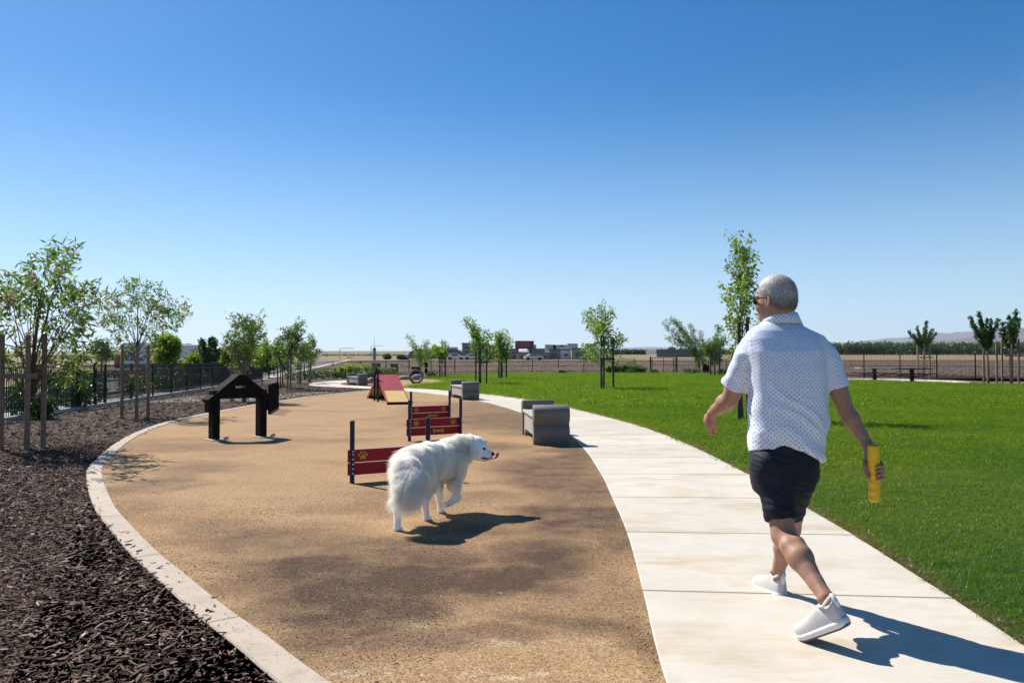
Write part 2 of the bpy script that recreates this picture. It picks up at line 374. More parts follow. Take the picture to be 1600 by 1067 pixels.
# ------------------------------------------------------------------ implicit surfaces: smooth union of tapered limbs -> one mesh
class SDF:
    def __init__(s, lo, hi, vox):
        s.lo = np.array(lo, float); s.vox = vox; s.n = np.ceil((np.array(hi) - s.lo) / vox).astype(int) + 1
        s.D = np.full(s.n, 0.2, np.float32)
    def _sub(s, lo, hi):
        a = np.maximum(np.floor((np.array(lo) - s.lo) / s.vox).astype(int), 0)
        b = np.minimum(np.ceil((np.array(hi) - s.lo) / s.vox).astype(int) + 1, s.n)
        if (b <= a).any(): return None
        g = [(s.lo[i] + np.arange(a[i], b[i]) * s.vox).astype(np.float32) for i in range(3)]
        return tuple(slice(a[i], b[i]) for i in range(3)), g[0][:, None, None], g[1][None, :, None], g[2][None, None, :]
    def _put(s, sl, d, k, op='u'):
        A = s.D[sl]
        if op == 'u':
            if k > 0: h = np.clip(0.5 + 0.5 * (A - d) / k, 0, 1); s.D[sl] = A * (1 - h) + d * h - k * h * (1 - h)
            else: s.D[sl] = np.minimum(A, d)
        else:
            if k > 0: h = np.clip(0.5 - 0.5 * (A + d) / k, 0, 1); s.D[sl] = A * (1 - h) - d * h + k * h * (1 - h)
            else: s.D[sl] = np.maximum(A, -d)
    def cap(s, a, b, ra, rb, k=0.02, op='u', sq=None):
        """tapered capsule; sq=(axis vector, factor) flattens it along an axis"""
        a = np.array(a, float); b = np.array(b, float); m = max(ra, rb) + k + 3 * s.vox
        q = s._sub(np.minimum(a, b) - m, np.maximum(a, b) + m)
        if q is None: return
        sl, X, Y, Z = q; d = b - a; L2 = max(d @ d, 1e-9)
        t = np.clip(((X - a[0]) * d[0] + (Y - a[1]) * d[1] + (Z - a[2]) * d[2]) / L2, 0, 1)
        dx = X - (a[0] + t * d[0]); dy = Y - (a[1] + t * d[1]); dz = Z - (a[2] + t * d[2])
        r2 = dx * dx + dy * dy + dz * dz
        if sq is not None:
            ax = np.array(sq[0], float); ax /= np.linalg.norm(ax); p = dx * ax[0] + dy * ax[1] + dz * ax[2]
            r2 = r2 + p * p * (1 / sq[1] ** 2 - 1)
        s._put(sl, np.sqrt(r2) - (ra + (rb - ra) * t), k, op)
    def ell(s, c, r, axes=None, k=0.02, op='u'):
        c = np.array(c, float); r = np.array(r, float); m = r.max() + k + 3 * s.vox; q = s._sub(c - m, c + m)
        if q is None: return
        sl, X, Y, Z = q; dx = X - c[0]; dy = Y - c[1]; dz = Z - c[2]
        A = np.eye(3) if axes is None else np.array(axes, float)
        u = [(dx * A[i][0] + dy * A[i][1] + dz * A[i][2]) / r[i] for i in range(3)]
        l = np.sqrt(u[0] ** 2 + u[1] ** 2 + u[2] ** 2)
        g = np.sqrt((u[0] / r[0]) ** 2 + (u[1] / r[1]) ** 2 + (u[2] / r[2]) ** 2) + 1e-6
        s._put(sl, l * (l - 1) / g, k, op)
    def stack(s, levels, k=0.02, p=2.3, m=0.1):
        """levels: (z, xc, a, yc, b) elliptical sections"""
        L = np.array(sorted(levels)); 
        q = s._sub((L[:, 1].min() - L[:, 2].max() - m, L[:, 3].min() - L[:, 4].max() - m, L[0, 0] - m), (L[:, 1].max() + L[:, 2].max() + m, L[:, 3].max() + L[:, 4].max() + m, L[-1, 0] + m))
        sl, X, Y, Z = q; zc = np.clip(Z, L[0, 0], L[-1, 0])
        f = [np.interp(zc, L[:, 0], L[:, i]).astype(np.float32) for i in (1, 2, 3, 4)]
        l = (np.abs((X - f[0]) / f[1]) ** p + np.abs((Y - f[2]) / f[3]) ** p) ** (1 / p)
        d = (l - 1) * np.minimum(f[1], f[3]); over = np.abs(Z - zc)
        d = np.where(over > 0, np.sqrt(np.maximum(d, 0) ** 2 + over ** 2), d)
        s._put(sl, d, k)
    def cut(s, fn):                       # keep where fn(x,y,z) < 0
        g = [(s.lo[i] + np.arange(s.n[i]) * s.vox).astype(np.float32) for i in range(3)]
        s.D = np.maximum(s.D, fn(g[0][:, None, None], g[1][None, :, None], g[2][None, None, :])).astype(np.float32)
    def mesh(s, relax=2):
        D = s.D; n = np.array(D.shape); ins = D < 0
        C = np.zeros(n - 1, np.int8)
        for i in (0, 1):
            for j in (0, 1):
                for k in (0, 1): C += ins[i:n[0] - 1 + i, j:n[1] - 1 + j, k:n[2] - 1 + k]
        act = np.argwhere((C > 0) & (C < 8)); idx = np.full(n - 1, -1, np.int32); idx[act[:, 0], act[:, 1], act[:, 2]] = np.arange(len(act))
        S = np.zeros((len(act), 3)); N = np.zeros(len(act))
        cor = [(i, j, k) for i in (0, 1) for j in (0, 1) for k in (0, 1)]
        val = {c: D[act[:, 0] + c[0], act[:, 1] + c[1], act[:, 2] + c[2]].astype(np.float64) for c in cor}
        for c in cor:
            for ax in range(3):
                if c[ax] == 0:
                    e = list(c); e[ax] = 1; e = tuple(e); A = val[c]; B = val[e]; x = (A < 0) != (B < 0)
                    t = np.where(x, A / np.where(x, A - B, 1), 0)
                    p = np.zeros((len(act), 3)); p += np.array(c); p[:, ax] += t; S += p * x[:, None]; N += x
        V = s.lo + (act + S / N[:, None]) * s.vox; F = []
        for ax in range(3):
            o = [q for q in range(3) if q != ax]
            sl0 = [slice(None)] * 3; sl1 = [slice(None)] * 3
            sl0[ax] = slice(0, n[ax] - 1); sl1[ax] = slice(1, n[ax])
            for q in o: sl0[q] = slice(1, n[q] - 1); sl1[q] = slice(1, n[q] - 1)
            A = ins[tuple(sl0)]; B = ins[tuple(sl1)]; e = np.argwhere(A != B); flip = A[e[:, 0], e[:, 1], e[:, 2]]
            e = e.copy(); 
            for q in o: e[:, q] += 1
            def cell(da, db):
                c = e.copy(); c[:, o[0]] += da; c[:, o[1]] += db; return idx[c[:, 0], c[:, 1], c[:, 2]]
            q4 = np.stack([cell(-1, -1), cell(0, -1), cell(0, 0), cell(-1, 0)], 1)
            if ax == 1: flip = ~flip
            q4[~flip] = q4[~flip][:, ::-1]; F.append(q4)
        F = np.concatenate(F); F = F[(F >= 0).all(1)]
        for _ in range(relax):
            acc = np.zeros_like(V); cnt = np.zeros(len(V))
            for a in range(4):
                for b in (1, 3):
                    i = F[:, a]; j = F[:, (a + b) % 4]
                    for c in range(3): acc[:, c] += np.bincount(i, V[j, c], len(V))
                    cnt += np.bincount(i, minlength=len(V))
            V = V * 0.45 + 0.55 * acc / np.maximum(cnt, 1)[:, None]
        return V, F
def vnormals(V, F):
    a = V[F[:, 0]]; n = np.cross(V[F[:, 2]] - a, V[F[:, 3 if F.shape[1] > 3 else 1]] - V[F[:, 1]]); N = np.zeros_like(V)
    for k in range(F.shape[1]):
        for c in range(3): N[:, c] += np.bincount(F[:, k], n[:, c], len(V))
    return N / (np.linalg.norm(N, axis=1)[:, None] + 1e-9)

# =================================================================== THE GROUND
def ground_mat(name, c1, c2, c3, s1, s2, bstr, bd, bs=30, grain=0.35, grain_s=120, rough=0.95):
    m, t, b, o = nt(name)
    r = ramp(t, [(0.3, c1), (0.52, c2), (0.72, c3)]); t.links.new(noise(t, s1, 6, 0.6), r.inputs[0])
    g = ramp(t, [(0.3, 1 - grain), (0.7, 1 + grain)]); t.links.new(noise(t, grain_s, 3, 0.7), g.inputs[0])
    col = mixc(t, 1.0, r.outputs[0], g.outputs[0], 'MULTIPLY')
    t.links.new(col, b.inputs['Base Color']); b.inputs['Roughness'].default_value = rough
    b.inputs['Specular IOR Level'].default_value = 0.15
    bump(t, b, noise(t, bs, 6, 0.65), bstr, bd); return m
m_ground = ground_mat('dry_ground', (0.17, 0.125, 0.072), (0.21, 0.155, 0.09), (0.13, 0.10, 0.055), 0.05, 1, 0.6, 0.05, 2, 0.25, 1.5)
m_plow = ground_mat('plowed_soil', (0.085, 0.056, 0.040), (0.12, 0.08, 0.056), (0.15, 0.105, 0.075), 0.25, 1, 1.0, 0.12, 2.5, 0.45, 4)
m_dry = ground_mat('dry_grass_field', (0.19, 0.135, 0.075), (0.24, 0.175, 0.10), (0.15, 0.11, 0.06), 0.12, 1, 0.7, 0.08, 3, 0.3, 3)
m_soil = ground_mat('bed_soil', (0.10, 0.065, 0.045), (0.15, 0.10, 0.07), (0.20, 0.14, 0.10), 0.9, 1, 0.8, 0.03, 14, 0.4, 40)
m_asph = ground_mat('road_asphalt', (0.13, 0.13, 0.135), (0.155, 0.155, 0.16), (0.12, 0.12, 0.12), 0.5, 1, 0.2, 0.004, 60, 0.15, 90)

# base ground: one sheet to the horizon
me = bpy.data.meshes.new('ground'); xs = [-6000, -60, 60, 9000]; ys = [-60, KINK, 400, 11000]
me.from_pydata([(x, y, H(x, y) - 0.03) for y in ys for x in xs], [], [(j * 4 + i, j * 4 + i + 1, (j + 1) * 4 + i + 1, (j + 1) * 4 + i) for j in range(3) for i in range(3)])
me.materials.append(m_ground); tag(link('ground', me), kind='structure')

sheet('plowed_field', [(-34, 84), (-18, 70), (6, 76), (36, 70), (60, 52), (140, 10), (330, 60), (300, 185), (60, 178), (-30, 165), (-60, 140)], -0.018, m_plow)
sheet('dry_grass_field', [(-60, 141), (-30, 166), (60, 179), (300, 186), (500, 430), (-200, 430)], -0.018, m_dry)

# ---- the path: slabs one by one
pl = [(.50, 0.3), (.55, 1.45), (.628, 3.28), (.741, 4.52), (.87, 6.02), (.955, 7.6), (1.03, 9.35), (1.06, 12.1), (.90, 15.4), (.30, 19.5), (-.22, 22.3), (-1.08, 25.9), (-2.35, 29.6),
      (-4.76, 34.4), (-6.7, 36.9), (-8.6, 38.9), (-10.3, 41.2), (-11.2, 44.0), (-11.6, 47.5), (-11.2, 51), (-9.6, 55)]
path_l = smooth_line(pl, 0.05); PW = 1.68
path_r = offset_line(path_l, PW)
m, t, b, o = nt('path_concrete')
r = ramp(t, [(0.3, (0.51, 0.455, 0.375)), (0.55, (0.56, 0.51, 0.43)), (0.75, (0.47, 0.41, 0.33))]); t.links.new(noise(t, 1.7, 6, 0.6), r.inputs[0])
st = ramp(t, [(0.50, (1, 1, 1)), (0.72, (0.84, 0.71, 0.54))]); t.links.new(noise(t, 0.9, 5, 0.65, mapped(t, (1.0, 2.2, 1), (3.1, 0.4, 0))), st.inputs[0])
col = mixc(t, 1.0, r.outputs[0], st.outputs[0], 'MULTIPLY')
fl = ramp(t, [(0.0, 0.86), (0.42, 0.99), (0.6, 1.03)]); t.links.new(noise(t, 140, 3, 0.7), fl.inputs[0])
br = ramp(t, [(0.3, 0.94), (0.7, 1.04)]); t.links.new(noise(t, 1, 4, 0.6, mapped(t, (2.5, 60, 1))), br.inputs[0])
col = mixc(t, 1.0, col, fl.outputs[0], 'MULTIPLY'); col = mixc(t, 1.0, col, br.outputs[0], 'MULTIPLY')
oi = t.nodes.new('ShaderNodeObjectInfo'); h = node(t, 'ShaderNodeHueSaturation'); t.links.new(col, h.inputs['Color'])
t.links.new(mth(t, 'MULTIPLY_ADD', oi.outputs['Random'], 0.14, 0.92), h.inputs['Value'])
t.links.new(h.outputs[0], b.inputs['Base Color']); b.inputs['Roughness'].default_value = 0.8; b.inputs['Specular IOR Level'].default_value = 0.25
bump(t, b, noise(t, 1, 5, 0.6, mapped(t, (20, 220, 60))), 0.35, 0.004); m_conc = m
m_joint = M('joint_dirt', (0.10, 0.085, 0.07), (0.06, 0.05, 0.045), 0.95, 9, 80, 0.5)
sheet('path', [tuple(p) for p in path_l] + [tuple(p) for p in reversed(path_r)], 0.004, m_joint)
path_obj = bpy.data.objects['path']
SL = 31   # 31 * 0.05 m = one slab
base_i = next(i for i, p in enumerate(path_l) if p.y > 1.43)
starts = list(range(base_i - SL, len(path_l) - 4, SL)); starts = [max(0, s) for s in starts]
def slab_mesh(i0, i1, g=0.006, top=0.030, cham=0.006):
    ids = list(range(i0, i1 + 1, 5)); ids = ids if ids[-1] == i1 else ids + [i1]
    rows = []
    for n_, i in enumerate(ids):
        l = path_l[i].copy(); r_ = path_r[i].copy(); t_ = (path_l[min(i + 1, len(path_l) - 1)] - path_l[max(i - 1, 0)]).normalized()
        if n_ == 0: l += t_ * g; r_ += t_ * g
        if n_ == len(ids) - 1: l -= t_ * g; r_ -= t_ * g
        rows.append((l, r_, t_))
    bm = bmesh.new(); ring = []
    outline = [r_[0] for r_ in rows] + [r_[1] for r_ in reversed(rows)]
    cx = sum((p for p in outline), Vector((0, 0))) / len(outline)
    lo = [bm.verts.new((p.x, p.y, 0.0)) for p in outline]
    md = [bm.verts.new((p.x, p.y, top - cham)) for p in outline]
    n_ = len(outline); up = []
    for k in range(n_):
        d = (outline[(k + 1) % n_] - outline[k - 1]).normalized(); q = outline[k] + Vector((-d.y, d.x)) * cham
        if (q - cx).length > (outline[k] - cx).length: q = outline[k] - Vector((-d.y, d.x)) * cham
        up.append(bm.verts.new((q.x, q.y, top)))
    for a, b_ in ((lo, md), (md, up)):
        for k in range(n_): bm.faces.new((a[k], a[(k + 1) % n_], b_[(k + 1) % n_], b_[k]))
    bm.faces.new(up); bmesh.ops.recalc_face_normals(bm, faces=bm.faces)
    me = bpy.data.meshes.new('slab'); bm.to_mesh(me); bm.free(); me.materials.append(m_conc); return me
for s0, s1 in zip(starts, starts[1:] + [len(path_l) - 1]):
    if s1 - s0 > 4: link('slab', slab_mesh(s0, s1), path_obj)

# ---- kerb of long curved stones between mulch and play surface
kp = [(560, 1190), (500, 1130), (419.5, 1064), (362, 1013), (305, 967), (244, 910), (202, 870), (168, 828), (145, 793), (134.5, 750), (143, 727), (179, 696), (213.6, 677), (263, 660), (329, 646), (402, 632.5), (436, 627.5), (475, 621.5), (524, 615.7), (560, 612.2), (590, 609.5)]
kerb_o = smooth_line([g2(*p) for p in kp], 0.04)
kerb_i = offset_line(kerb_o, 0.165)
m, t, b, o = nt('kerb_concrete')
r = ramp(t, [(0.3, (0.355, 0.285, 0.215)), (0.55, (0.415, 0.34, 0.265)), (0.75, (0.31, 0.24, 0.175))]); t.links.new(noise(t, 4, 6, 0.65), r.inputs[0])
g = ramp(t, [(0.28, (0.42, 0.29, 0.18)), (0.40, (1, 1, 1))]); t.links.new(noise(t, 75, 2, 0.6), g.inputs[0])
col = mixc(t, 1.0, r.outputs[0], g.outputs[0], 'MULTIPLY')
oi = t.nodes.new('ShaderNodeObjectInfo'); h = node(t, 'ShaderNodeHueSaturation'); t.links.new(col, h.inputs['Color'])
t.links.new(mth(t, 'MULTIPLY_ADD', oi.outputs['Random'], 0.14, 0.93), h.inputs['Value']); t.links.new(h.outputs[0], b.inputs['Base Color'])
b.inputs['Roughness'].default_value = 0.85; bump(t, b, noise(t, 90, 4, 0.6), 0.3, 0.004); m_kerb = m
kerb = thing('kerb', None, None); kerb['kind'] = 'structure'
def strip_mesh(name, A, B, z0, z1, mat, cham=0.008, e=0.005):
    n_ = len(A); V = []; F = []
    prof = [(0.0, z0), (0.0, z1 - cham), (cham, z1), (1 - cham, z1), (1.0, z1 - cham), (1.0, z0)]
    for i in range(n_):
        w = (B[i] - A[i]).length; d = (B[i] - A[i]) / w
        for q, z in prof:
            off = q if q in (0.0, 1.0) else (cham / w if q == cham else 1 - cham / w)
            p = A[i] + d * w * off; V.append((p.x, p.y, z + H(0, p.y)))
    for i in range(n_ - 1):
        for k in range(5): a = i * 6 + k; F.append((a, a + 1, a + 7, a + 6))
    F.append(tuple(range(6))); F.append(tuple(reversed(range((n_ - 1) * 6, n_ * 6))))
    mb = MB(); mb.add(V, F); return mb.build(name, mat)
i = 8; k0 = next(j for j, p in enumerate(kerb_o) if p.y > 2.46) % 41
jstart = [j for j in range(k0, len(kerb_o) - 1, 41)]
jstart = ([0] if k0 > 6 else []) + jstart
for a_, b_ in zip(jstart, jstart[1:] + [len(kerb_o) - 1]):
    ids = list(range(a_, b_, 4)) + [b_]
    A = [kerb_o[q].copy() for q in ids]; B = [kerb_i[q].copy() for q in ids]
    for L_ in (A, B):
        d0 = (L_[1] - L_[0]).normalized(); d1 = (L_[-1] - L_[-2]).normalized(); L_[0] = L_[0] + d0 * 0.005; L_[-1] = L_[-1] - d1 * 0.005
    s_ = strip_mesh('kerb_stone', A, B, -0.02, 0.034, m_kerb); s_.parent = kerb

# ---- tan rubbery play surface with its stains
m, t, b, o = nt('play_surface')
oc = objco(t)
wn_ = t.nodes.new('ShaderNodeTexNoise'); wn_.inputs['Scale'].default_value = 1.1; wn_.inputs['Detail'].default_value = 6; t.links.new(oc, wn_.inputs['Vector'])
warp = node(t, 'ShaderNodeVectorMath', operation='MULTIPLY_ADD'); t.links.new(wn_.outputs['Color'], warp.inputs[0]); warp.inputs[1].default_value = (1.1, 1.1, 0); t.links.new(oc, warp.inputs[2])
stain = None
def blob(px, py, rx, ry, s):
    global stain
    c = G(px, py)
    v = node(t, 'ShaderNodeVectorMath', operation='SUBTRACT'); t.links.new(warp.outputs[0], v.inputs[0]); v.inputs[1].default_value = (c.x + .55, c.y + .55, 0)
    v2 = node(t, 'ShaderNodeVectorMath', operation='MULTIPLY'); t.links.new(v.outputs[0], v2.inputs[0]); v2.inputs[1].default_value = (1 / (rx * 1.45), 1 / (ry * 1.5), 0)
    l = node(t, 'ShaderNodeVectorMath', operation='LENGTH'); t.links.new(v2.outputs[0], l.inputs[0])
    mr = node(t, 'ShaderNodeMapRange', interpolation_type='SMOOTHSTEP'); t.links.new(l.outputs['Value'], mr.inputs[0])
    mr.inputs[1].default_value = 0.35; mr.inputs[2].default_value = 1.25; mr.inputs[3].default_value = s; mr.inputs[4].default_value = 0
    stain = mr.outputs[0] if stain is None else mth(t, 'MAXIMUM', stain, mr.outputs[0])
for a in [(600, 915, .60, .42, .9), (480, 895, .5, .4, .72), (740, 915, .5, .38, .85), (850, 880, .45, .5, .72), (900, 815, .42, .75, .72), (905, 765, .5, .8, .6), (420, 850, .5, .4, .5),
          (860, 735, .6, 1.1, .62), (900, 712, .35, .8, .62), (770, 700, .6, .5, .45), (300, 735, .5, .6, .38), (230, 760, .35, .6, .42), (260, 700, 1.0, .7, .35), (790, 655, 1.2, 2.4, .55), (850, 668, .8, 1.6, .6), (700, 662, 1.0, 1.2, .3),
          (700, 780, .8, .35, .3), (560, 1010, .5, .2, .35), (930, 900, .2, .8, .3), (740, 640, 1.5, 3, .4), (420, 690, 1.6, .5, .2), (560, 800, .7, .25, .22), (330, 830, .3, .3, .35), (560, 960, .55, .22, .8), (900, 960, .2, .3, .3), (800, 830, .5, .3, .45), (470, 940, .35, .3, .6), (190, 800, .25, .5, .3), (860, 640, 1.2, 4, .5), (900, 980, .35, .18, .55), (700, 1010, .4, .15, .5), (980, 990, .12, .4, .45), (620, 870, .7, .35, .6), (960, 850, .2, .6, .55), (520, 990, .3, .2, .6)]: blob(*a)
sn = noise(t, 2.6, 7, 0.65); stain = mth(t, 'MULTIPLY', stain, mth(t, 'MULTIPLY_ADD', sn, 2.2, 0.10), clamp=True)
r = ramp(t, [(0.30, (0.305, 0.192, 0.098)), (0.5, (0.37, 0.238, 0.125)), (0.72, (0.26, 0.152, 0.073))]); t.links.new(noise(t, 0.55, 5, 0.6), r.inputs[0])
base = r.outputs[0]
sp = ramp(t, [(0.56, 0.0), (0.66, 1.0)]); t.links.new(noise(t, 1.4, 7, 0.7, mapped(t, (1, 1.6, 1), (2.3, 7.7, 0))), sp.inputs[0])
near = node(t, 'ShaderNodeSeparateXYZ'); t.links.new(oc, near.inputs[0])
nf = node(t, 'ShaderNodeMapRange'); t.links.new(near.outputs['Y'], nf.inputs[0]); nf.inputs[1].default_value = 4.3; nf.inputs[2].default_value = 3.7; nf.inputs[3].default_value = 0; nf.inputs[4].default_value = 0.75
base = mixc(t, mth(t, 'MULTIPLY', sp.outputs[0], nf.outputs[0]), base, (0.56, 0.45, 0.33))
base = mixc(t, stain, base, (0.088, 0.052, 0.034))
gs = noise(t, 150, 2, 0.8); gr = ramp(t, [(0.28, 0.35), (0.5, 1.0), (0.72, 1.75)]); t.links.new(gs, gr.inputs[0])
vo = node(t, 'ShaderNodeTexVoronoi'); vo.inputs['Scale'].default_value = 110; t.links.new(oc, vo.inputs['Vector'])
vr = ramp(t, [(0.0, (0.62, 0.6, 0.58)), (0.5, (1, 1, 1)), (1.0, (1.38, 1.35, 1.3))]); sepc = node(t, 'ShaderNodeSeparateColor'); t.links.new(vo.outputs['Color'], sepc.inputs[0]); t.links.new(sepc.outputs[0], vr.inputs[0])
col = mixc(t, 1.0, base, gr.outputs[0], 'MULTIPLY'); col = mixc(t, 0.8, col, mixc(t, 1.0, col, vr.outputs[0], 'MULTIPLY'))
sm = ramp(t, [(0.33, (0.45, 0.40, 0.38)), (0.47, (1, 1, 1))]); t.links.new(noise(t, 55, 3, 0.75), sm.inputs[0]); col = mixc(t, 0.8, col, mixc(t, 1.0, col, sm.outputs[0], 'MULTIPLY'))
t.links.new(col, b.inputs['Base Color']); b.inputs['Roughness'].default_value = 0.9; b.inputs['Specular IOR Level'].default_value = 0.12
bump(t, b, mth(t, 'ADD', gs, mth(t, 'MULTIPLY', noise(t, 5, 5, 0.6), 2.0)), 0.55, 0.006); m_play = m
ki = [Vector((p.x + random.uniform(-1, 1) * .0, p.y)) for p in kerb_i]
ko = offset_line(kerb_o, 0.150)
rag = [p + (kerb_i[min(j + 1, len(ko) - 1)] - kerb_i[max(j - 1, 0)]).normalized().orthogonal() * 0 for j, p in enumerate(ko)]
pleft = [tuple(p) for p in path_l if p.y < 35.2 and p.x > -4.9]
sheet('play_surface', [(-0.3, -0.5), (0.48, -0.5)] + pleft[::6] + [tuple(p) for p in reversed(ko)][::4] , 0.022, m_play)
sheet('sand_circle', [g2(*p) for p in [(523, 600.3), (540, 596.3), (570, 593.6), (605, 591.8), (640, 591), (665, 592.3), (690, 594), (703, 595.6), (690, 597.8), (665, 600.3), (640, 603.8), (634, 606.3), (610, 607.3), (580, 605.5), (550, 602.8)]], 0.010, m_play)

# ---- mulch bed
m_mulch = ground_mat('mulch_bed', (0.055, 0.034, 0.024), (0.09, 0.060, 0.043), (0.15, 0.108, 0.083), 6, 1, 1.0, 0.03, 28, 0.55, 60)
fence_px = [(0, 661), (60, 652), (126, 643), (169.5, 636), (232.5, 625.5), (269, 619), (328, 609.5), (415.5, 594)]
fence_line = [(-10.1, 9.0), (-10.45, 12.5)] + [g2(*p) for p in fence_px]
mulch_poly = [(-9.5, -2), (-10.1, 9)] + fence_line[2:] + [g2(*p) for p in [(440, 590.5), (500, 588.5), (560, 589), (600, 590)]] + [(-9, 46), (-4, 36), (-1, 20), (-1, 6), (-1.0, 3.6), (-0.3, -2)]
sheet('mulch_bed', mulch_poly, 0.002, m_mulch)
m_grav = ground_mat('gravel', (0.20, 0.17, 0.145), (0.28, 0.24, 0.205), (0.15, 0.125, 0.11), 12, 1, 0.8, 0.015, 40, 0.45, 70)
sheet('gravel_strip', [g2(*p) for p in [(225, 629), (280, 621.5), (330, 617.5), (400, 616.0), (450, 615), (520, 611.5), (520, 613.8), (470, 619.5), (432, 624.5), (380, 627.5), (300, 628.5)]], 0.008, m_grav)

def chip(seed):
    r_ = random.Random(seed); L = 0.5; W = r_.uniform(.06, .15); T = r_.uniform(.03, .07); n_ = 4; V = []; F = []
    for i in range(n_):
        x = -L + 2 * L * i / (n_ - 1); w = W * (0.35 if i in (0, n_ - 1) else r_.uniform(.75, 1.1)); zc = r_.uniform(-.03, .03); yc = r_.uniform(-.05, .05)
        V += [(x, yc - w, zc - T), (x, yc + w * r_.uniform(.7, 1), zc - T * .6), (x + r_.uniform(-.06, .06), yc + w, zc + T), (x + r_.uniform(-.06, .06), yc - w, zc + T * .8)]
    for i in range(n_ - 1):
        for k in range(4): F.append((i * 4 + k, i * 4 + (k + 1) % 4, i * 4 + 4 + (k + 1) % 4, i * 4 + 4 + k))
    F += [(3, 2, 1, 0), (n_ * 4 - 4, n_ * 4 - 3, n_ * 4 - 2, n_ * 4 - 1)]
    me = bpy.data.meshes.new('chip'); me.from_pydata(V, [], F); return me
m, t, b, o = nt('bark_chip')
oi = t.nodes.new('ShaderNodeObjectInfo')
r = ramp(t, [(0.0, (0.034, 0.017, 0.010)), (0.4, (0.085, 0.044, 0.028)), (0.75, (0.165, 0.094, 0.063)), (0.93, (0.27, 0.185, 0.135)), (1.0, (0.46, 0.36, 0.28))])
t.links.new(oi.outputs['Random'], r.inputs[0]); g = ramp(t, [(0.3, 0.7), (0.7, 1.25)]); t.links.new(noise(t, 1, 3, 0.6, mapped(t, (2, 22, 22))), g.inputs[0])
t.links.new(mixc(t, 1.0, r.outputs[0], g.outputs[0], 'MULTIPLY'), b.inputs['Base Color']); b.inputs['Roughness'].default_value = 0.75; b.inputs['Specular IOR Level'].default_value = 0.12
m_chip = m
chips = [chip(i) for i in range(8)]
for c in chips: c.materials.append(m_chip)
kerb_poly = [(p.x, p.y) for p in kerb_o[::6]]
excl = kerb_poly + [(30, 60), (30, -5), (0.2, -5)]
pathpoly = [tuple(p) for p in offset_line(path_l, -0.0)][::8] + [tuple(p) for p in reversed(path_r)][::8]
def frustum_pts(n, y0, y1, poly, side=1.6, excl_polys=(), power=1.0):
    u = rng.random(n); Y = (y0 ** (2 - power) + u * (y1 ** (2 - power) - y0 ** (2 - power))) ** (1 / (2 - power)) if power != 2 else y0 * (y1 / y0) ** u
    X = (rng.random(n) * 2 - 1) * (Y * 0.66 + side)
    k = inpoly(X, Y, poly)
    for e in excl_polys: k &= ~inpoly(X, Y, e)
    return X[k], Y[k]
def put_chips(name, n, y0, y1, s0, s1, side=1.4):
    X, Y = frustum_pts(n, y0, y1, mulch_poly, side, (excl, pathpoly)); k = X < 2; X = X[k]; Y = Y[k]; N = len(X)
    clump = vnoise(np.stack([X * 1.7, Y * 1.7, X * 0], 1), 5) * 0.007
    Z = 0.012 + rng.random(N) * 0.020 + clump
    rot = np.stack([rng.normal(0, .28, N), rng.normal(0, .22, N), rng.random(N) * 2 * PI], 1)
    s = s0 + (s1 - s0) * rng.random(N) ** 2.2
    scatter(name, np.stack([X, Y, Z + np.array([H(0, y) for y in Y])], 1), rot, np.stack([s, s * (0.6 + rng.random(N) * .8), s * .8], 1), chips)
put_chips('wood_mulch', 240000, 1.2, 6.0, .014, .066, 2.6)
put_chips('wood_mulch', 220000, 6.0, 13.0, .025, .075, 2.4)
put_chips('wood_mulch', 120000, 13.0, 46.0, .05, .12)
# stray chips on the kerb edge
n_ = 260; ii = rng.integers(30, 420, n_); A = np.array([kerb_o[i] for i in ii]); B = np.array([kerb_i[i] for i in ii]); w = rng.random(n_)[:, None] ** 2.5 * 1.3
Pp = A + (B - A) * w; s = .012 + rng.random(n_) ** 3 * .045
scatter('stray_chips', np.concatenate([Pp, np.full((n_, 1), 0.038)], 1), np.stack([rng.normal(0, .2, n_), rng.normal(0, .2, n_), rng.random(n_) * 6.3], 1), np.stack([s, s, s], 1), chips)
n_ = 420; Y = 3 + rng.random(n_) ** 1.5 * 9; X = (rng.random(n_) * 2 - 1) * Y * .6
pp = [tuple(p) for p in kerb_i[::6]] + [(p.x, p.y) for p in path_l[::-8] if p.y < 34]
k = inpoly(X, Y, pp); X, Y = X[k], Y[k]; n_ = len(X); s = .004 + rng.random(n_) ** 6 * .045
scatter('crumbs', np.stack([X, Y, np.full(n_, .021)], 1), np.stack([X * 0, X * 0, rng.random(n_) * 6.3], 1), np.stack([s, s, s], 1), chips)

# loose rubber granules that roughen the near play surface
def granule(seed):
    r_ = random.Random(seed); V = [(r_.uniform(.3, .6) * a, r_.uniform(.3, .6) * b_, r_.uniform(.2, .45) * c) for a in (-1, 1) for b_ in (-1, 1) for c in (-1, 1)]
    me = bpy.data.meshes.new('granule'); me.from_pydata(V, [], [(0, 1, 3, 2), (4, 6, 7, 5), (0, 4, 5, 1), (2, 3, 7, 6), (0, 2, 6, 4), (1, 5, 7, 3)]); me.materials.append(m_gran); return me
m_gran, t, b, o = nt('rubber_granule'); oi = t.nodes.new('ShaderNodeObjectInfo')
r = ramp(t, [(0, (0.05, 0.03, 0.022)), (.35, (0.14, 0.085, 0.05)), (.7, (0.40, 0.26, 0.14)), (1, (0.62, 0.47, 0.30))]); t.links.new(oi.outputs['Random'], r.inputs[0]); t.links.new(r.outputs[0], b.inputs['Base Color']); b.inputs['Roughness'].default_value = .8; b.inputs['Specular IOR Level'].default_value = .15
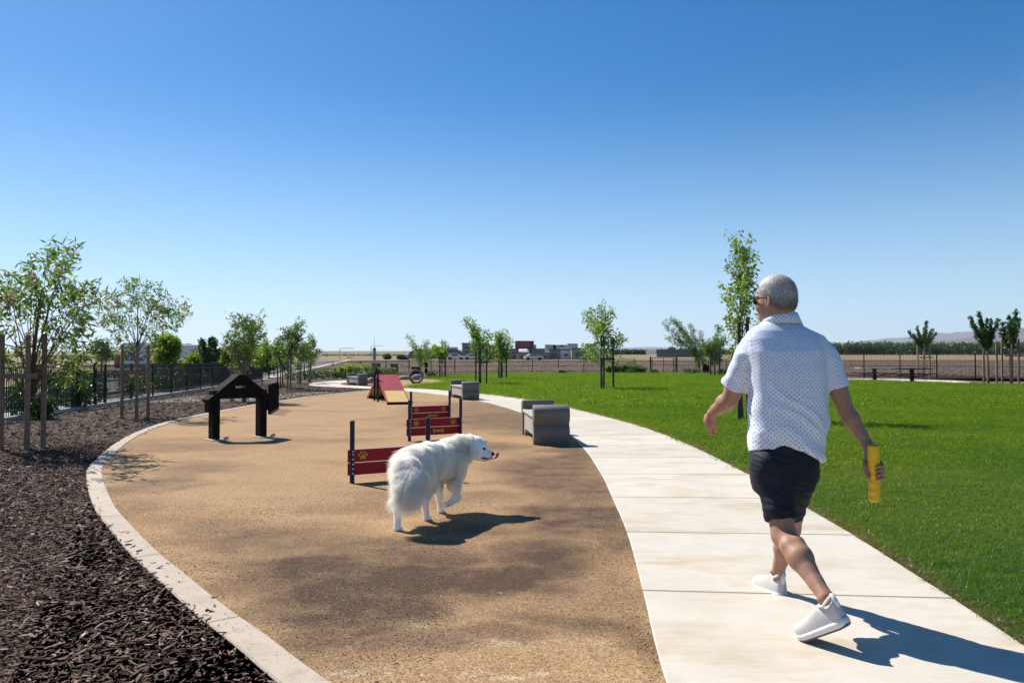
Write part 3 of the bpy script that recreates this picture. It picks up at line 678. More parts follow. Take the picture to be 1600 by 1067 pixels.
n_ = 170000; Y = 2.9 * (8.0 / 2.9) ** (rng.random(n_) ** 1.15); X = (rng.random(n_) * 2 - 1) * Y * .62; k = inpoly(X, Y, pp + [(1, 34)]) & (vnoise(np.stack([X * 1.4, Y * 1.4, X * 0], 1), 77) + .55 * vnoise(np.stack([X * 5, Y * 5, X * 0], 1), 78) + .75 > rng.random(n_) * 1.9 - .1)
X, Y = X[k], Y[k]; n_ = len(X); s = .0020 + rng.random(n_) ** 4 * .0050
scatter('rubber_granules', np.stack([X, Y, np.full(n_, .0225)], 1), np.stack([X * 0, X * 0, rng.random(n_) * 6.3], 1), np.stack([s, s, s], 1), [granule(i) for i in range(4)])
# ---- lawn
m_lawnbase = ground_mat('lawn_soil', (0.075, 0.12, 0.010), (0.095, 0.145, 0.012), (0.065, 0.10, 0.010), 1.5, 1, 0.8, 0.03, 30, 0.4, 50)
far_edge = [g2(*p) for p in [(636, 605), (648, 602.3), (665, 600), (690, 597.6), (703, 595.6), (690, 594), (668, 592.2), (655, 590.5), (672, 587), (740, 584.3), (776, 583.2), (900, 582.4), (1000, 582), (1200, 582.5), (1250, 586), (1320, 593.4), (1516, 600), (1600, 602)]]
pr = [(p.x, p.y) for p in path_r if not (p.x < -5.0)]
lawn_poly = [(2.2, -2.0)] + pr[::6] + far_edge + [(40, 34), (45, 20), (30, -2)]
sheet('lawn', lawn_poly, 0.006, m_lawnbase)
def tuft(seed, nb, spread, h, w, lean):
    r_ = random.Random(seed); V = []; F = []
    for i in range(nb):
        a = r_.random() * 2 * PI; d = spread * math.sqrt(r_.random()); x = d * math.cos(a); y = d * math.sin(a)
        la = r_.random() * 2 * PI; hh = h * r_.uniform(.55, 1.1); ln = lean * r_.uniform(.2, 1.3) * hh; ww = w * r_.uniform(.7, 1.2)
        wx = -math.sin(la) * ww; wy = math.cos(la) * ww; lx = math.cos(la) * ln; ly = math.sin(la) * ln
        if r_.random() < .5: wx, wy = math.cos(la + 1) * ww, math.sin(la + 1) * ww
        o_ = len(V)
        V += [(x - wx, y - wy, 0), (x + wx, y + wy, 0), (x + lx * .35 + wx * .8, y + ly * .35 + wy * .8, hh * .6), (x + lx * .35 - wx * .8, y + ly * .35 - wy * .8, hh * .6), (x + lx, y + ly, hh * (1 - .25 * lean))]
        F += [(o_, o_ + 1, o_ + 2, o_ + 3), (o_ + 3, o_ + 2, o_ + 4)]
    me = bpy.data.meshes.new('tuft'); me.from_pydata(V, [], F); return me
def grass_mat(name, hue, rough=.40, spec=.42, tr_=.42):
    m, t, b, o = nt(name)
    oi = t.nodes.new('ShaderNodeObjectInfo'); gi = t.nodes.new('ShaderNodeNewGeometry')
    r = ramp(t, [(0.0, (0.050, 0.112, 0.009)), (0.5, (0.088, 0.168, 0.012)), (0.9, (0.145, 0.22, 0.018)), (1.0, (0.27, 0.27, 0.08))] if hue == 0 else [(0, (0.20, 0.16, 0.08)), (.5, (0.12, 0.12, 0.04)), (1, (0.28, 0.21, 0.12))])
    rr = mth(t, 'FRACT', mth(t, 'ADD', oi.outputs['Random'], mth(t, 'MULTIPLY', gi.outputs['Random Per Island'], 0.61)))
    t.links.new(rr, r.inputs[0]); col = r.outputs[0]
    # slow colour drift over the lawn
    ps = noise(t, 0.35, 3, 0.6, oi.outputs['Location']); pr_ = ramp(t, [(0.35, (0.8, 0.92, 0.9)), (0.65, (1.25, 1.1, 1.0))]); t.links.new(ps, pr_.inputs[0])
    col = mixc(t, 1.0, col, pr_.outputs[0], 'MULTIPLY')
    t.links.new(col, b.inputs['Base Color']); b.inputs['Roughness'].default_value = rough; b.inputs['Specular IOR Level'].default_value = spec
    tr = t.nodes.new('ShaderNodeBsdfTranslucent'); t.links.new(mixc(t, 1.0, col, (2.0, 1.9, 0.9), 'MULTIPLY'), tr.inputs[0])
    mx = t.nodes.new('ShaderNodeMixShader'); mx.inputs[0].default_value = tr_
    t.links.new(b.outputs[0], mx.inputs[1]); t.links.new(tr.outputs[0], mx.inputs[2]); t.links.new(mx.outputs[0], o.inputs[0]); return m
m_blade_far = grass_mat('grass_blade_fine', 0, .7, .15, .50); m_blade = grass_mat('grass_blade', 0); m_dryblade = grass_mat('dry_grass_blade', 1)
def tufts(n, *a, mat=None):
    L = [tuft(100 + i + a[0], *a) for i in range(n)]
    for x in L: x.materials.append(mat or m_blade)
    return L
pathwide = [tuple(p) for p in path_l][::8] + [tuple(p) for p in reversed(offset_line(path_l, PW + .075))][::8]
def put_grass(name, n, y0, y1, var, s0, s1, side=1.5, pw=1.0, poly=None, z=0.006):
    X, Y = frustum_pts(n, y0, y1, poly or lawn_poly, side, (pathwide,), pw); N = len(X)
    lo = vnoise(np.stack([X * .9, Y * .9, X * 0], 1), 3) * .5 + vnoise(np.stack([X * 3, Y * 3, X * 0], 1), 4) * .5
    s = s0 + (s1 - s0) * rng.random(N); s *= 1 + .16 * lo
    Z = np.maximum(0, SLOPE * (Y - KINK)) + z
    scatter(name, np.stack([X, Y, Z], 1), np.stack([rng.normal(0, .12, N), rng.normal(0, .12, N), rng.random(N) * 2 * PI], 1), np.stack([s * (1 + .2 * rng.random(N)), s, s * (.85 + .3 * rng.random(N))], 1), var)
    return X, Y
near_t = tufts(7, 56, .095, .058, .0014, .95); mid_t = tufts(5, 56, .17, .050, .0024, .9, mat=m_blade_far); far_t = tufts(4, 60, .42, .045, .006, .85, mat=m_blade_far)
put_grass('grass', 90000, 1.6, 9.5, near_t, .75, 1.15, 2.4)
put_grass('grass', 16000, 9.0, 15, near_t, .8, 1.3)
put_grass('grass', 8000, 7.0, 10.5, mid_t, .7, 1.0)
put_grass('grass', 60000, 9.5, 22, mid_t, .8, 1.25)
put_grass('grass', 62000, 22, 78, far_t, .8, 1.4, 2.5, 1.1)
# ragged, dry lawn edge along the path
ed = [p for p in path_r if p.y < 30]; n_ = 15000; ii = (rng.random(n_) ** 1.7 * (len(ed) - 2)).astype(int)
E = np.array([(ed[i].x, ed[i].y) for i in ii]); off = rng.random(n_) ** 1.6 * 0.13
Xe = E[:, 0] + off + .012; Ye = E[:, 1] + rng.random(n_) * .05 + off * .2; s = .45 + rng.random(n_) * .5
scatter('dry_grass_edge', np.stack([Xe, Ye, np.full(n_, .004)], 1), np.stack([rng.normal(0, .25, n_), rng.normal(0, .25, n_), rng.random(n_) * 6.3], 1), np.stack([s, s, s], 1), tufts(3, 16, .03, .06, .0022, .9, mat=m_dryblade))

# clods on the plowed field
def clod(seed):
    bm = bmesh.new(); bmesh.ops.create_icosphere(bm, subdivisions=1, radius=.5); r_ = random.Random(seed)
    for v in bm.verts: v.co *= r_.uniform(.7, 1.2); v.co.z *= .6
    me = bpy.data.meshes.new('clod'); bm.to_mesh(me); bm.free(); me.materials.append(m_clod); return me
m_clod = M('soil_clod', (0.11, 0.076, 0.054), (0.16, 0.11, 0.08), 0.95, 2, 10, 0.5, 0.02, rnd=.3)
X = rng.random(15000) * 150 - 45; Y = 72 + rng.random(15000) ** 1.5 * 85; k = (X > -30) & ~inpoly(X, Y, lawn_poly); X, Y = X[k], Y[k]; X2 = 24 + rng.random(4000) * 40; Y2 = 52 + rng.random(4000) * 24; k = (Y2 > 96 - X2) & ~inpoly(X2, Y2, lawn_poly)
X = np.concatenate([X, X2[k]]); Y = np.concatenate([Y, Y2[k]]); N = len(X); s = .06 + rng.random(N) ** 3 * .30
scatter('soil_clods', np.stack([X, Y, np.maximum(0, SLOPE * (Y - KINK)) - .01], 1), np.stack([X * 0, X * 0, rng.random(N) * 6.3], 1), np.stack([s * 1.3, s, s * .7], 1), [clod(i) for i in range(4)])

# ---- bed soil behind the lawn, picnic pad
sheet('planting_bed', [g2(*p) for p in [(415, 593), (450, 588), (540, 587), (620, 586.5), (672, 585.5), (690, 583.5), (672, 589.5), (655, 592), (600, 593), (540, 595), (495, 598), (482, 603), (440, 603), (415, 600)]], -0.006, m_soil)
sheet('planting_bed', [g2(*p) for p in [(1290, 588), (1400, 590.5), (1500, 594), (1600, 598), (1640, 600), (1640, 606), (1600, 604), (1516, 602), (1310, 595)]], -0.002, m_soil)
pad = sheet('picnic_pad', [g2(*p) for p in [(1296, 592.2), (1400, 592.6), (1490, 595.2), (1518, 597.6), (1512, 600.6), (1420, 597.6), (1320, 594.6), (1298, 593.6)]], 0.03, m_conc)

# ---- road with kerbs beyond the fence
FD = Vector((-0.153, 1.0)).normalized(); FN = Vector((-FD.y, FD.x))          # along, and away from the park
def fpt(s, d): p = Vector((-10.45, 12.5)) + FD * s + FN * d; return (p.x, p.y)
def band(name, d0, d1, z, mat, s0=-20, s1=170): return sheet(name, [fpt(s0, d0), fpt(s1, d0), fpt(s1, d1), fpt(s0, d1)], z, mat)
m_walk = M('pavement_concrete', (0.40, 0.38, 0.35), (0.34, 0.32, 0.30), 0.85, 1.2, 60, 0.2)
band('pavement', .22, 1.25, 0.012, m_walk); band('verge', 1.25, 2.3, 0.004, m_soil)
band('road', 2.5, 9.2, -0.008, m_asph); band('verge', 9.6, 30, 0.0, m_dry, -10, 120)
for d in (2.3, 9.2):
    A = [Vector(fpt(s, d)) for s in range(-20, 73, 3)] ; B = [Vector(fpt(s, d + (.2 if d < 5 else .35))) for s in range(-20, 73, 3)]
    o = strip_mesh('road_kerb', A, B, -0.02, .12, m_walk); o['kind'] = 'structure'
A = [Vector(fpt(s, -.06)) for s in np.linspace(-4, 41.7, 40)]; B = [Vector(fpt(s, .14)) for s in np.linspace(-4, 41.7, 40)]
o = strip_mesh('mow_strip', A, B, -.02, .06, m_walk); o['kind'] = 'structure'

# ---- hills
def hills(name, prof, D, col1, col2, seed, depth=900):
    base = [(P(px, py, D), px) for px, py in prof]; xs = [p[0].x for p in base]; zs = [p[0].z for p in base]
    X = np.linspace(xs[0], xs[-1], 260); top = np.interp(X, xs, zs); rows = 14; V = []; F = []
    g0 = SLOPE * (D - KINK)
    for j in range(rows):
        v = j / (rows - 1); Yv = D - depth + depth * v
        n1 = vnoise(np.stack([X / 260, np.full(260, v * 5), X * 0], 1), seed) * .5 + vnoise(np.stack([X / 90, np.full(260, v * 9), X * 0], 1), seed + 1) * .3
        gz = SLOPE * (Yv - KINK) - 5
        hgt = np.maximum(top - g0, 0); z = gz + hgt * (v ** .8) * (1 + n1 * .45 * math.sin(PI * min(v * 1.0, 1))) + (vnoise(np.stack([X / 60, X * 0 + v * 3, X * 0], 1), seed + 2) * hgt * .05)
        V += [(x, Yv, zz) for x, zz in zip(X, z)]
    for j in range(rows - 1):
        for i in range(259): a = j * 260 + i; F.append((a, a + 1, a + 261, a + 260))
    o_ = len(V)
    V += [(x, D + depth, SLOPE * (D + depth - KINK) - 5) for x in X]
    for i in range(259): a = (rows - 1) * 260 + i; F.append((a, a + 1, o_ + i + 1, o_ + i))
    mm = M(name + '_slope', col1, col2, 0.95, 0.004, 0.02, 0.3, 20)
    mb = MB(); mb.add(V, F); ob = mb.build(name, mm, smooth='all'); ob['kind'] = 'structure'
hills('near_hills', [(1240, 549), (1320, 542), (1400, 537), (1463, 531), (1520, 526), (1560, 520), (1600, 512), (1660, 503), (1800, 494), (2000, 500)], 5200, (0.085, 0.060, 0.062), (0.13, 0.095, 0.09), 11, 1500)
hills('far_hills', [(700, 552), (900, 546), (960, 543), (1010, 541.5), (1080, 543), (1180, 543), (1260, 541), (1300, 537), (1337, 533), (1375, 529), (1412, 526), (1463, 520), (1516, 517), (1581, 511), (1700, 505), (2000, 506)], 8800, (0.10, 0.075, 0.08), (0.14, 0.11, 0.11), 21, 1500)

# ---- summer haze: one closed box of even, thin air round everything
m = bpy.data.materials.new('haze'); m.use_nodes = True; t = m.node_tree; t.nodes.clear()
pv = t.nodes.new('ShaderNodeVolumePrincipled'); pv.inputs['Color'].default_value = (0.80, 0.88, 1.0, 1); pv.inputs['Density'].default_value = 6e-5; pv.inputs['Anisotropy'].default_value = 0.2
o = t.nodes.new('ShaderNodeOutputMaterial'); t.links.new(pv.outputs[0], o.inputs['Volume'])
mb = MB(); mb.box((1500, 5450, 225), (15400, 11300, 456)); hz = mb.build('haze', m); hz['kind'] = 'stuff'

# =================================================================== FENCES
def bolt(mb, x, y, z, r=.011, d=.008):
    pts = [(x + r * math.cos(2 * PI * k / 8), z + r * math.sin(2 * PI * k / 8)) for k in range(8)]; mb.prism(pts, y, y - d)

# picket fence along the road
pf = thing('picket_fence', 'black steel picket fence on a concrete strip between the mulch bed and the road', 'fence', (fpt(0, .04)[0], fpt(0, .04)[1], 0.0), math.atan2(FD.y, FD.x))
FH = 1.12; FL = 41.4; post_s = np.arange(-3.0, FL + .1, 2.44)
post = MB(); post.box((0, 0, FH / 2 + .06), (.06, .06, FH + .08), bev=.004)
capm = MB(); capm.box((0, 0, FH + .115), (.072, .072, .025), bev=.008)
pm = post.build('post', MT['black_metal'], pf); pm.location = (post_s[0], 0, 0); cp = capm.build('cap', MT['grey_metal'], pm)
for s in post_s[1:]:
    c = pm.copy(); COL.objects.link(c); c.location = (s, 0, 0); c.parent = pf; d = cp.copy(); COL.objects.link(d); d.parent = c
for z in (.14, FH - .16, FH):
    r_ = MB(); r_.box(((FL - 3) / 2, 0, z + .04), (FL + 3, .035, .035)); r_.build('rail', MT['black_metal'], pf)
pk = MB()
for s in np.arange(-2.9, FL, .105):
    if np.abs(post_s - s).min() > .04: pk.box((s, 0, .08 + FH / 2), (.017, .017, FH + .02))
pk.build('pickets', MT['black_metal'], pf, fixn=False)['kind'] = 'stuff'
# gate in it: two closed posts and a lock box
gp = thing('fence_gate', 'narrow black gate in the picket fence, left of the second staked tree', 'gate', (fpt(9.55, .04)[0], fpt(9.55, .04)[1], 0.0), math.atan2(FD.y, FD.x))
for s in (0, 1.25):
    mb = MB(); mb.box((s, -.01, FH / 2 + .08), (.085, .085, FH + .12), bev=.005); mb.build('gate_post', MT['black_metal'], gp)
mb = MB(); mb.box((1.12, -.03, .75), (.12, .07, .16), bev=.005); mb.build('lock_box', MT['black_metal'], gp)

def wire_fence(label, pts, hs, step, name='mesh_fence', mesh_gap=.12):
    """thin black posts, rails and wires along ground points"""
    t0 = Vector(pts[0]); root = thing(name, label, 'fence', (t0.x, t0.y, 0))
    L = [Vector(p) for p in pts]; seg = [0]
    for a, b_ in zip(L, L[1:]): seg.append(seg[-1] + (b_ - a).length)
    def at(s):
        x = np.interp(s, seg, [p.x for p in L]); y = np.interp(s, seg, [p.y for p in L]); h = np.interp(s, seg, hs)
        return Vector((x - t0.x, y - t0.y, H(0, y))), h
    ss = np.arange(0, seg[-1] + .01, step)
    for s in ss:
        p, h = at(s); mb = MB(); mb.box((p.x, p.y, p.z + h / 2), (.065, .065, h + .06), bev=.005); mb.build('post', MT['black_metal'], root)
    for z in (.08, .5, 1.0):
        mb = MB()
        for a, b_ in zip(ss, ss[1:]):
            p, h = at(a); q, h2 = at(b_); mb.bar(p + Vector((0, 0, .04 + (h - .06) * z)), q + Vector((0, 0, .04 + (h2 - .06) * z)), .03, .035)
        mb.build('rail', MT['black_metal'], root)
    wr = MB(); a = ss[0]
    while a < ss[-1]:
        p, h = at(a); wr.box((p.x, p.y, p.z + h / 2), (.008, .008, h - .05)); a += mesh_gap
    wr.build('wires', MT['black_metal'], root, fixn=False)['kind'] = 'stuff'
    return root
wire_fence('long low black wire fence behind the lawn, left of the far gate', [g2(*p) for p in [(428, 589), (505, 587.5), (600, 585.5), (690, 583.2), (780, 582.4), (900, 582.0), (1018, 581.6)]], [1.05, 1.15, 1.2, 1.28, 1.28, 1.28, 1.28], 2.46)
wire_fence('black wire fence running on behind the leaning young trees to the picnic area', [g2(*p) for p in [(1052, 581.6), (1150, 582), (1240, 585)]], [1.3, 1.3, 1.5], 2.46)
wire_fence('black wire fence behind the two picnic tables in front of the plowed field', [g2(*p) for p in [(1262, 588.0), (1336, 590.4), (1421, 591.2), (1528, 592.6), (1590, 594), (1700, 597)]], [1.75, 1.8, 1.8, 1.78, 1.75, 1.7], 2.44)
gt = thing('park_gate', 'black framed park gate in the far wire fence behind the lawn', 'gate', tuple(G(1037, 581.6)))
w_ = 1.25
for s in (-w_, w_):
    mb = MB(); mb.box((s, 0, .75), (.13, .13, 1.5), bev=.01); mb.build('gate_post', MT['black_metal'], gt)
for s in (-w_ + .15, 0, w_ - .15):
    mb = MB(); mb.box((s, 0, .72), (.05, .05, 1.36)); mb.build('gate_stile', MT['black_metal'], gt)
for z in (.08, .72, 1.38):
    mb = MB(); mb.box((0, 0, z), (2 * w_ - .3, .045, .045)); mb.build('gate_rail', MT['black_metal'], gt)

# =================================================================== DOG AGILITY PIECES
def paw_outline(cx, cz, r, n=12): return [(cx + r[0] * math.cos(2 * PI * k / n), cz + r[1] * math.sin(2 * PI * k / n)) for k in range(n)]
def paw(parent, x, z, s, y):
    mb = MB(); mb.prism([(x - .034 * s, z - .030 * s), (x - .02 * s, z - .036 * s), (x, z - .026 * s), (x + .02 * s, z - .036 * s), (x + .034 * s, z - .030 * s), (x + .032 * s, z - .010 * s), (x + .015 * s, z + .012 * s), (x, z + .018 * s), (x - .015 * s, z + .012 * s), (x - .032 * s, z - .010 * s)], y, y - .002)
    for dx, dz in ((-.043, .012), (-.018, .038), (.018, .038), (.043, .012)): mb.prism(paw_outline(x + dx * s, z + dz * s, (.0115 * s, .016 * s)), y, y - .002)
    return mb.build('paw_print', MT['yellow'], parent)
def bone(parent, x, z, s, y):
    mb = MB(); o_ = []
    def arc(cx, cz, a0, a1):
        for k in range(6): a = math.radians(a0 + (a1 - a0) * k / 5); o_.append((cx + .022 * s * math.cos(a), cz + .022 * s * math.sin(a)))
    arc(x + .085 * s, z + .018 * s, 170, -50); arc(x + .085 * s, z - .018 * s, 50, -170)
    arc(x - .085 * s, z - .018 * s, -10, -230); arc(x - .085 * s, z + .018 * s, 230, 10)
    mb.prism(o_, y, y - .002); return mb.build('bone_emblem', MT['yellow'], parent)
def hurdle(label, L, R):
    L = Vector(L); R = Vector(R); d = R - L; W = d.length
    t = thing('jump_hurdle', label, 'agility hurdle', (L.x, L.y, .016), math.atan2(d.y, d.x), 'dog agility hurdles set one behind another')
    for x in (0, W):
        mb = MB(); mb.tube([(x, 0, 0), (x, 0, .655)], .026, 12); mb.tube([(x, 0, .655), (x, 0, .667), (x, 0, .672)], [.0275, .0275, .018], 12)
        po = mb.build('post', MT['navy'], t, smooth=True)
        mb = MB()
        for z in (.11, .16, .21, .26, .31, .345):
            pts = [(x + .010 * math.cos(2 * PI * k / 8), z + .010 * math.sin(2 * PI * k / 8)) for k in range(8)]; mb.prism(pts, -.024, -.033)
        mb.build('bolts', MT['bolt'], po)['kind'] = 'stuff'
    for z0, z1, up in ((.085, .212, 0), (.222, .355, 1)):
        mb = MB(); mb.box((W / 2, .034, (z0 + z1) / 2), (W + .075, .018, z1 - z0), bev=.003); bo = mb.build('board', MT['red_board'], t)
        mb = MB(); mb.box((W / 2, .034, z1 + .002), (W + .07, .017, .005)); mb.build('board_edge', MT['red_edge'], bo)
        if up: paw(bo, .13, .285, 1.0, .0248); paw(bo, W - .13, .285, 1.0, .0248)
        else: bone(bo, W * .57, .15, .95, .0248)
    return t
hurdle('nearest red two-board hurdle with paw prints, half hidden behind the white dog', (-1.707, 8.53), (-.947, 8.99))
hurdle('middle red two-board hurdle with two paw prints and a bone, navy posts', (-1.66, 12.93), (-.864, 13.43))
hurdle('farthest red two-board hurdle, standing just behind the middle one', (-2.09, 16.5), (-1.33, 17.0))

# gabled jump-through house
hl = Vector((-4.87, 13.05)); hr = Vector((-4.20, 13.62)); hd = hr - hl; HW = hd.length
hs_ = thing('agility_house', 'black house-shaped dog walk-through frame with a gable roof on white foot plates', 'dog agility house', (hl.x, hl.y, .016), math.atan2(hd.y, hd.x))
top = 1.10; ev = .70; lg = .118; dp = .22
for x0 in (-.02, HW - lg + .02):
    mb = MB(); mb.box((x0 + lg / 2, dp / 2, .42), (lg, dp, .80), bev=.012); mb.build('leg', MT['hdpe'], hs_)
    mb = MB(); mb.box((x0 + lg / 2, dp / 2 - .05, .012), (lg + .10, dp + .12, .022), bev=.004); mb.box((x0 + lg / 2 + .12, -.10, .045), (.07, .06, .05), bev=.01); mb.build('foot_plate', MT['grey_metal'], hs_)
gb = MB(); n_ = 10; cx = HW / 2; e0 = -.10; e1 = HW + .10
slot = [(cx - .07, .86), (cx + .07, .86), (cx + .05, .885), (cx - .05, .885)]
for a, b_ in (([(e0 + .05, ev - .02), (cx - .09, ev - .02), (cx - .09, .98), (cx - .12, .98)], 0),
              ([(cx + .09, ev - .02), (e1 - .05, ev - .02), (cx + .12, .98), (cx + .09, .98)], 0),
              ([(cx - .09, ev - .02), (cx + .09, ev - .02), (cx + .09, .85), (cx - .09, .85)], 0),
              ([(cx - .09, .89), (cx + .09, .89), (cx + .09, 1.0), (cx, 1.06), (cx - .09, 1.0)], 0)):
    gb.prism(a, -.0, .05)
gb.build('gable', MT['hdpe'], hs_)
for sx, ex in ((e0, cx), (e1, cx)):
    mb = MB(); mb.bar((sx, dp / 2, ev - .06), (ex, dp / 2, top - .035), dp + .12, .075, bev=.012); mb.build('roof_board', MT['hdpe'], hs_)
for x in (e0 + .05, e1 - .05):
    mb = MB(); mb.box((x, dp / 2, ev - .14), (.05, dp + .06, .20), bev=.01); mb.build('eave_block', MT['hdpe'], hs_)

# weave poles
wp = thing('weave_poles', 'row of black upright weave poles standing edge-on behind the house frame', 'weave poles', (-5.9, 19.4, .016))
wd = Vector((-.42, 2.1, 0))
mb = MB(); mb.bar((0, 0, .02), tuple(wd + Vector((0, 0, .02))), .08, .03); mb.build('base_bar', MT['black_metal'], wp)
for k in range(7):
    p = wd * (k / 6); mb = MB(); mb.tube([(p.x, p.y, .0), (p.x, p.y, .70), (p.x, p.y, .73)], [.035, .035, .02], 10); mb.build('pole', MT['hdpe'], wp, smooth=True)

# A-frame ramp
ax = Vector((-4.03, 25.7)); adir = Vector((.31, -.95)).normalized()
af = thing('a_frame_ramp', 'red wooden A-frame dog ramp with a yellow lower end', 'agility ramp', (ax.x, ax.y, .016), math.atan2(adir.y, adir.x))
RW = .30; LN = 2.15; AH = .86
def ramp_side(sg):
    mb = MB(); a = Vector((0, 0, AH)); b_ = Vector((sg * LN, 0, .07)); k = .62
    mb.bar(a, a + (b_ - a) * k, 2 * RW, .035); dk = mb.build('red_deck', MT['ramp_red'], af)
    mb = MB(); mb.bar(a + (b_ - a) * k, b_, 2 * RW, .035); mb.build('yellow_deck', MT['ramp_yellow'], af)
    for y in (-RW - .018, RW + .018):
        mb = MB(); mb.bar(a + Vector((0, y, -.035)), b_ + Vector((0, y, -.035)), .03, .09); mb.build('side_rail', MT['ramp_red'], af)
    mb = MB(); mb.bar((b_.x, -RW - .05, .035), (b_.x, RW + .05, .035), .07, .07, bev=.01); mb.build('foot_bar', MT['hdpe'], af)
ramp_side(1); ramp_side(-1)
for x in (-.28, .45):
    for y in (-RW - .06,):
        mb = MB(); mb.tube([(x, y, 0), (x, y, AH + .01 - abs(x) * .0)], .032, 10); mb.build('post', MT['navy'], af, smooth=True)
mb = MB(); mb.tube([(0, -RW - .03, AH), (0, RW + .03, AH)], .03, 10); mb.build('hinge_bar', MT['hdpe'], af, smooth=True)

# hoop (tyre) jump
hp = G(650, 599.3)
hoop = thing('hoop_jump', 'round grey brown hoop standing upright on the far sand', 'dog hoop', (hp.x, hp.y, hp.z + .02), math.radians(12))
mb = MB(); n_ = 36; V = []; F = []
prof = [(.40, -.11), (.43, -.08), (.43, .08), (.40, .11), (.31, .11), (.29, .07), (.29, -.07), (.31, -.11)]
for i in range(n_):
    a = 2 * PI * i / n_
    for r_, y in prof: V.append((r_ * math.sin(a), y, .40 + r_ * math.cos(a)))
for i in range(n_):
    for k in range(8): F.append((i * 8 + k, ((i + 1) % n_) * 8 + k, ((i + 1) % n_) * 8 + (k + 1) % 8, i * 8 + (k + 1) % 8))
mb.add(V, F); MT['hoop'] = M('hoop', (0.22, 0.17, 0.145), (0.16, 0.125, 0.11), 0.8, 9, 60, .4); mb.build('ring', MT['hoop'], hoop, smooth=True)
mb = MB(); mb.box((0, 0, .012), (.5, .3, .03), bev=.01); mb.build('foot', MT['hoop'], hoop)

# =================================================================== CONCRETE BENCHES
def wave_arm(mb, y0, y1, W, sgn):
    # profile in (y,z): rolled top, waist, bulge, foot; extruded across x
    T = .19; H_ = .62
    out = [(.00, 0), (.015, .06), (.035, .13), (.045, .19), (.038, .25), (.012, .295), (.0, .315), (.010, .345), (.040, .40), (.055, .46), (.052, .52), (.03, .575), (-.01, .61), (-.06, H_)]
    inn = [(-T + .03, H_), (-T, .60), (-T - .012, .56), (-T, .51), (-T + .01, .48), (-T + .01, 0)]
    prof = [(y0 + sgn * a, z) for a, z in [(q * 1.7 - .03, w) for q, w in out] + inn]; n_ = len(prof); V = []
    xs = [0, .018, W - .018, W]; c = (sum(p[0] for p in prof) / n_, sum(p[1] for p in prof) / n_)
    for j, x in enumerate(xs):
        s = .965 if j in (0, 3) else 1
        for a, z in prof: V.append((x, c[0] + (a - c[0]) * s, max(0, c[1] + (z - c[1]) * (s if z > 0 else 1))))
    F = [tuple(range(n_)), tuple(reversed(range(3 * n_, 4 * n_)))]
    for j in range(3):
        for k in range(n_): F.append((j * n_ + k, (j + 1) * n_ + k, (j + 1) * n_ + (k + 1) % n_, j * n_ + (k + 1) % n_))
    mb.add(V, F)
def bench(label, near, far, W, group):
    near = Vector(near); far = Vector(far); d = far - near; L = d.length
    t = thing('concrete_bench', label, 'bench', (near.x, near.y, .014 + H(0, near.y)), math.atan2(d.y, d.x) - PI / 2, group)
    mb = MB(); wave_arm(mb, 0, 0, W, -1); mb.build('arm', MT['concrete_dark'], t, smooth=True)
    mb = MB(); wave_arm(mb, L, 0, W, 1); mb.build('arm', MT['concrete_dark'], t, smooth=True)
    # seat block: front apron with an arched base opening
    y0 = .185; y1 = L - .185; ap = [(y0, 0), (y0 + .05, 0), (y0 + .12, .09), (y0 + .24, .13), (y1 - .24, .13), (y1 - .12, .09), (y1 - .05, 0), (y1, 0), (y1, .40), (y0, .40)]
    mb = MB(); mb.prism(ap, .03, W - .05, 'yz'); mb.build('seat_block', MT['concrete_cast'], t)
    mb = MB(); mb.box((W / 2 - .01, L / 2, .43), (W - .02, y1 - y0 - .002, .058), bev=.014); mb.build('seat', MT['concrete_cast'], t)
    return t
bg_ = 'wavy cast concrete benches'
bench('nearest cast concrete bench with rolled arms, between the play surface and the path', (.336, 12.35), (.17, 14.25), .56, bg_)
bench('middle concrete bench on the path edge behind the hurdles', (-1.63, 26.3), (-2.22, 28.5), .56, bg_)
bench('farthest concrete bench on the round sand area behind the red ramp', (-8.08, 41.9), (-9.0, 43.4), .52, bg_)
# =================================================================== ROCKS, BIN, SIGN, TAPERED SLABS
def rock(label, px, py, size, seed, rz=0, grp=None):
    p = G(px, py); bm = bmesh.new(); bmesh.ops.create_icosphere(bm, subdivisions=3, radius=.5)
    V = np.array([v.co[:] for v in bm.verts]); n_ = vnoise(V * 3 + seed * 7, seed) * .16 + vnoise(V * 7, seed) * .06
    for v, q in zip(bm.verts, n_): v.co *= 1 + q; v.co.x *= size[0]; v.co.y *= size[1]; v.co.z *= size[2]
    me = bpy.data.meshes.new('boulder'); bm.to_mesh(me); bm.free(); me.materials.append(MT['rock'])
    o = link('boulder', me); o.location = (p.x, p.y, p.z + size[2] * .32); o.rotation_euler = (0, 0, rz); me.set_sharp_from_angle(angle=math.radians(40)); tag(o, label, 'rock', grp)
bg2 = 'boulders round the far sand area'
rock('rounded grey boulder beside the farthest bench', 580, 599, (.6, .5, .42), 3, .3, bg2)
rock('small pale boulder at the right of the farthest bench', 588, 596.5, (.45, .4, .28), 5, 1.2, bg2)
rock('long flat boulder left of the hoop', 634, 593.5, (1.25, .7, .36), 8, .1, bg2)
rock('low boulder seen through the hoop', 652, 594, (.8, .6, .5), 12, .4, bg2)
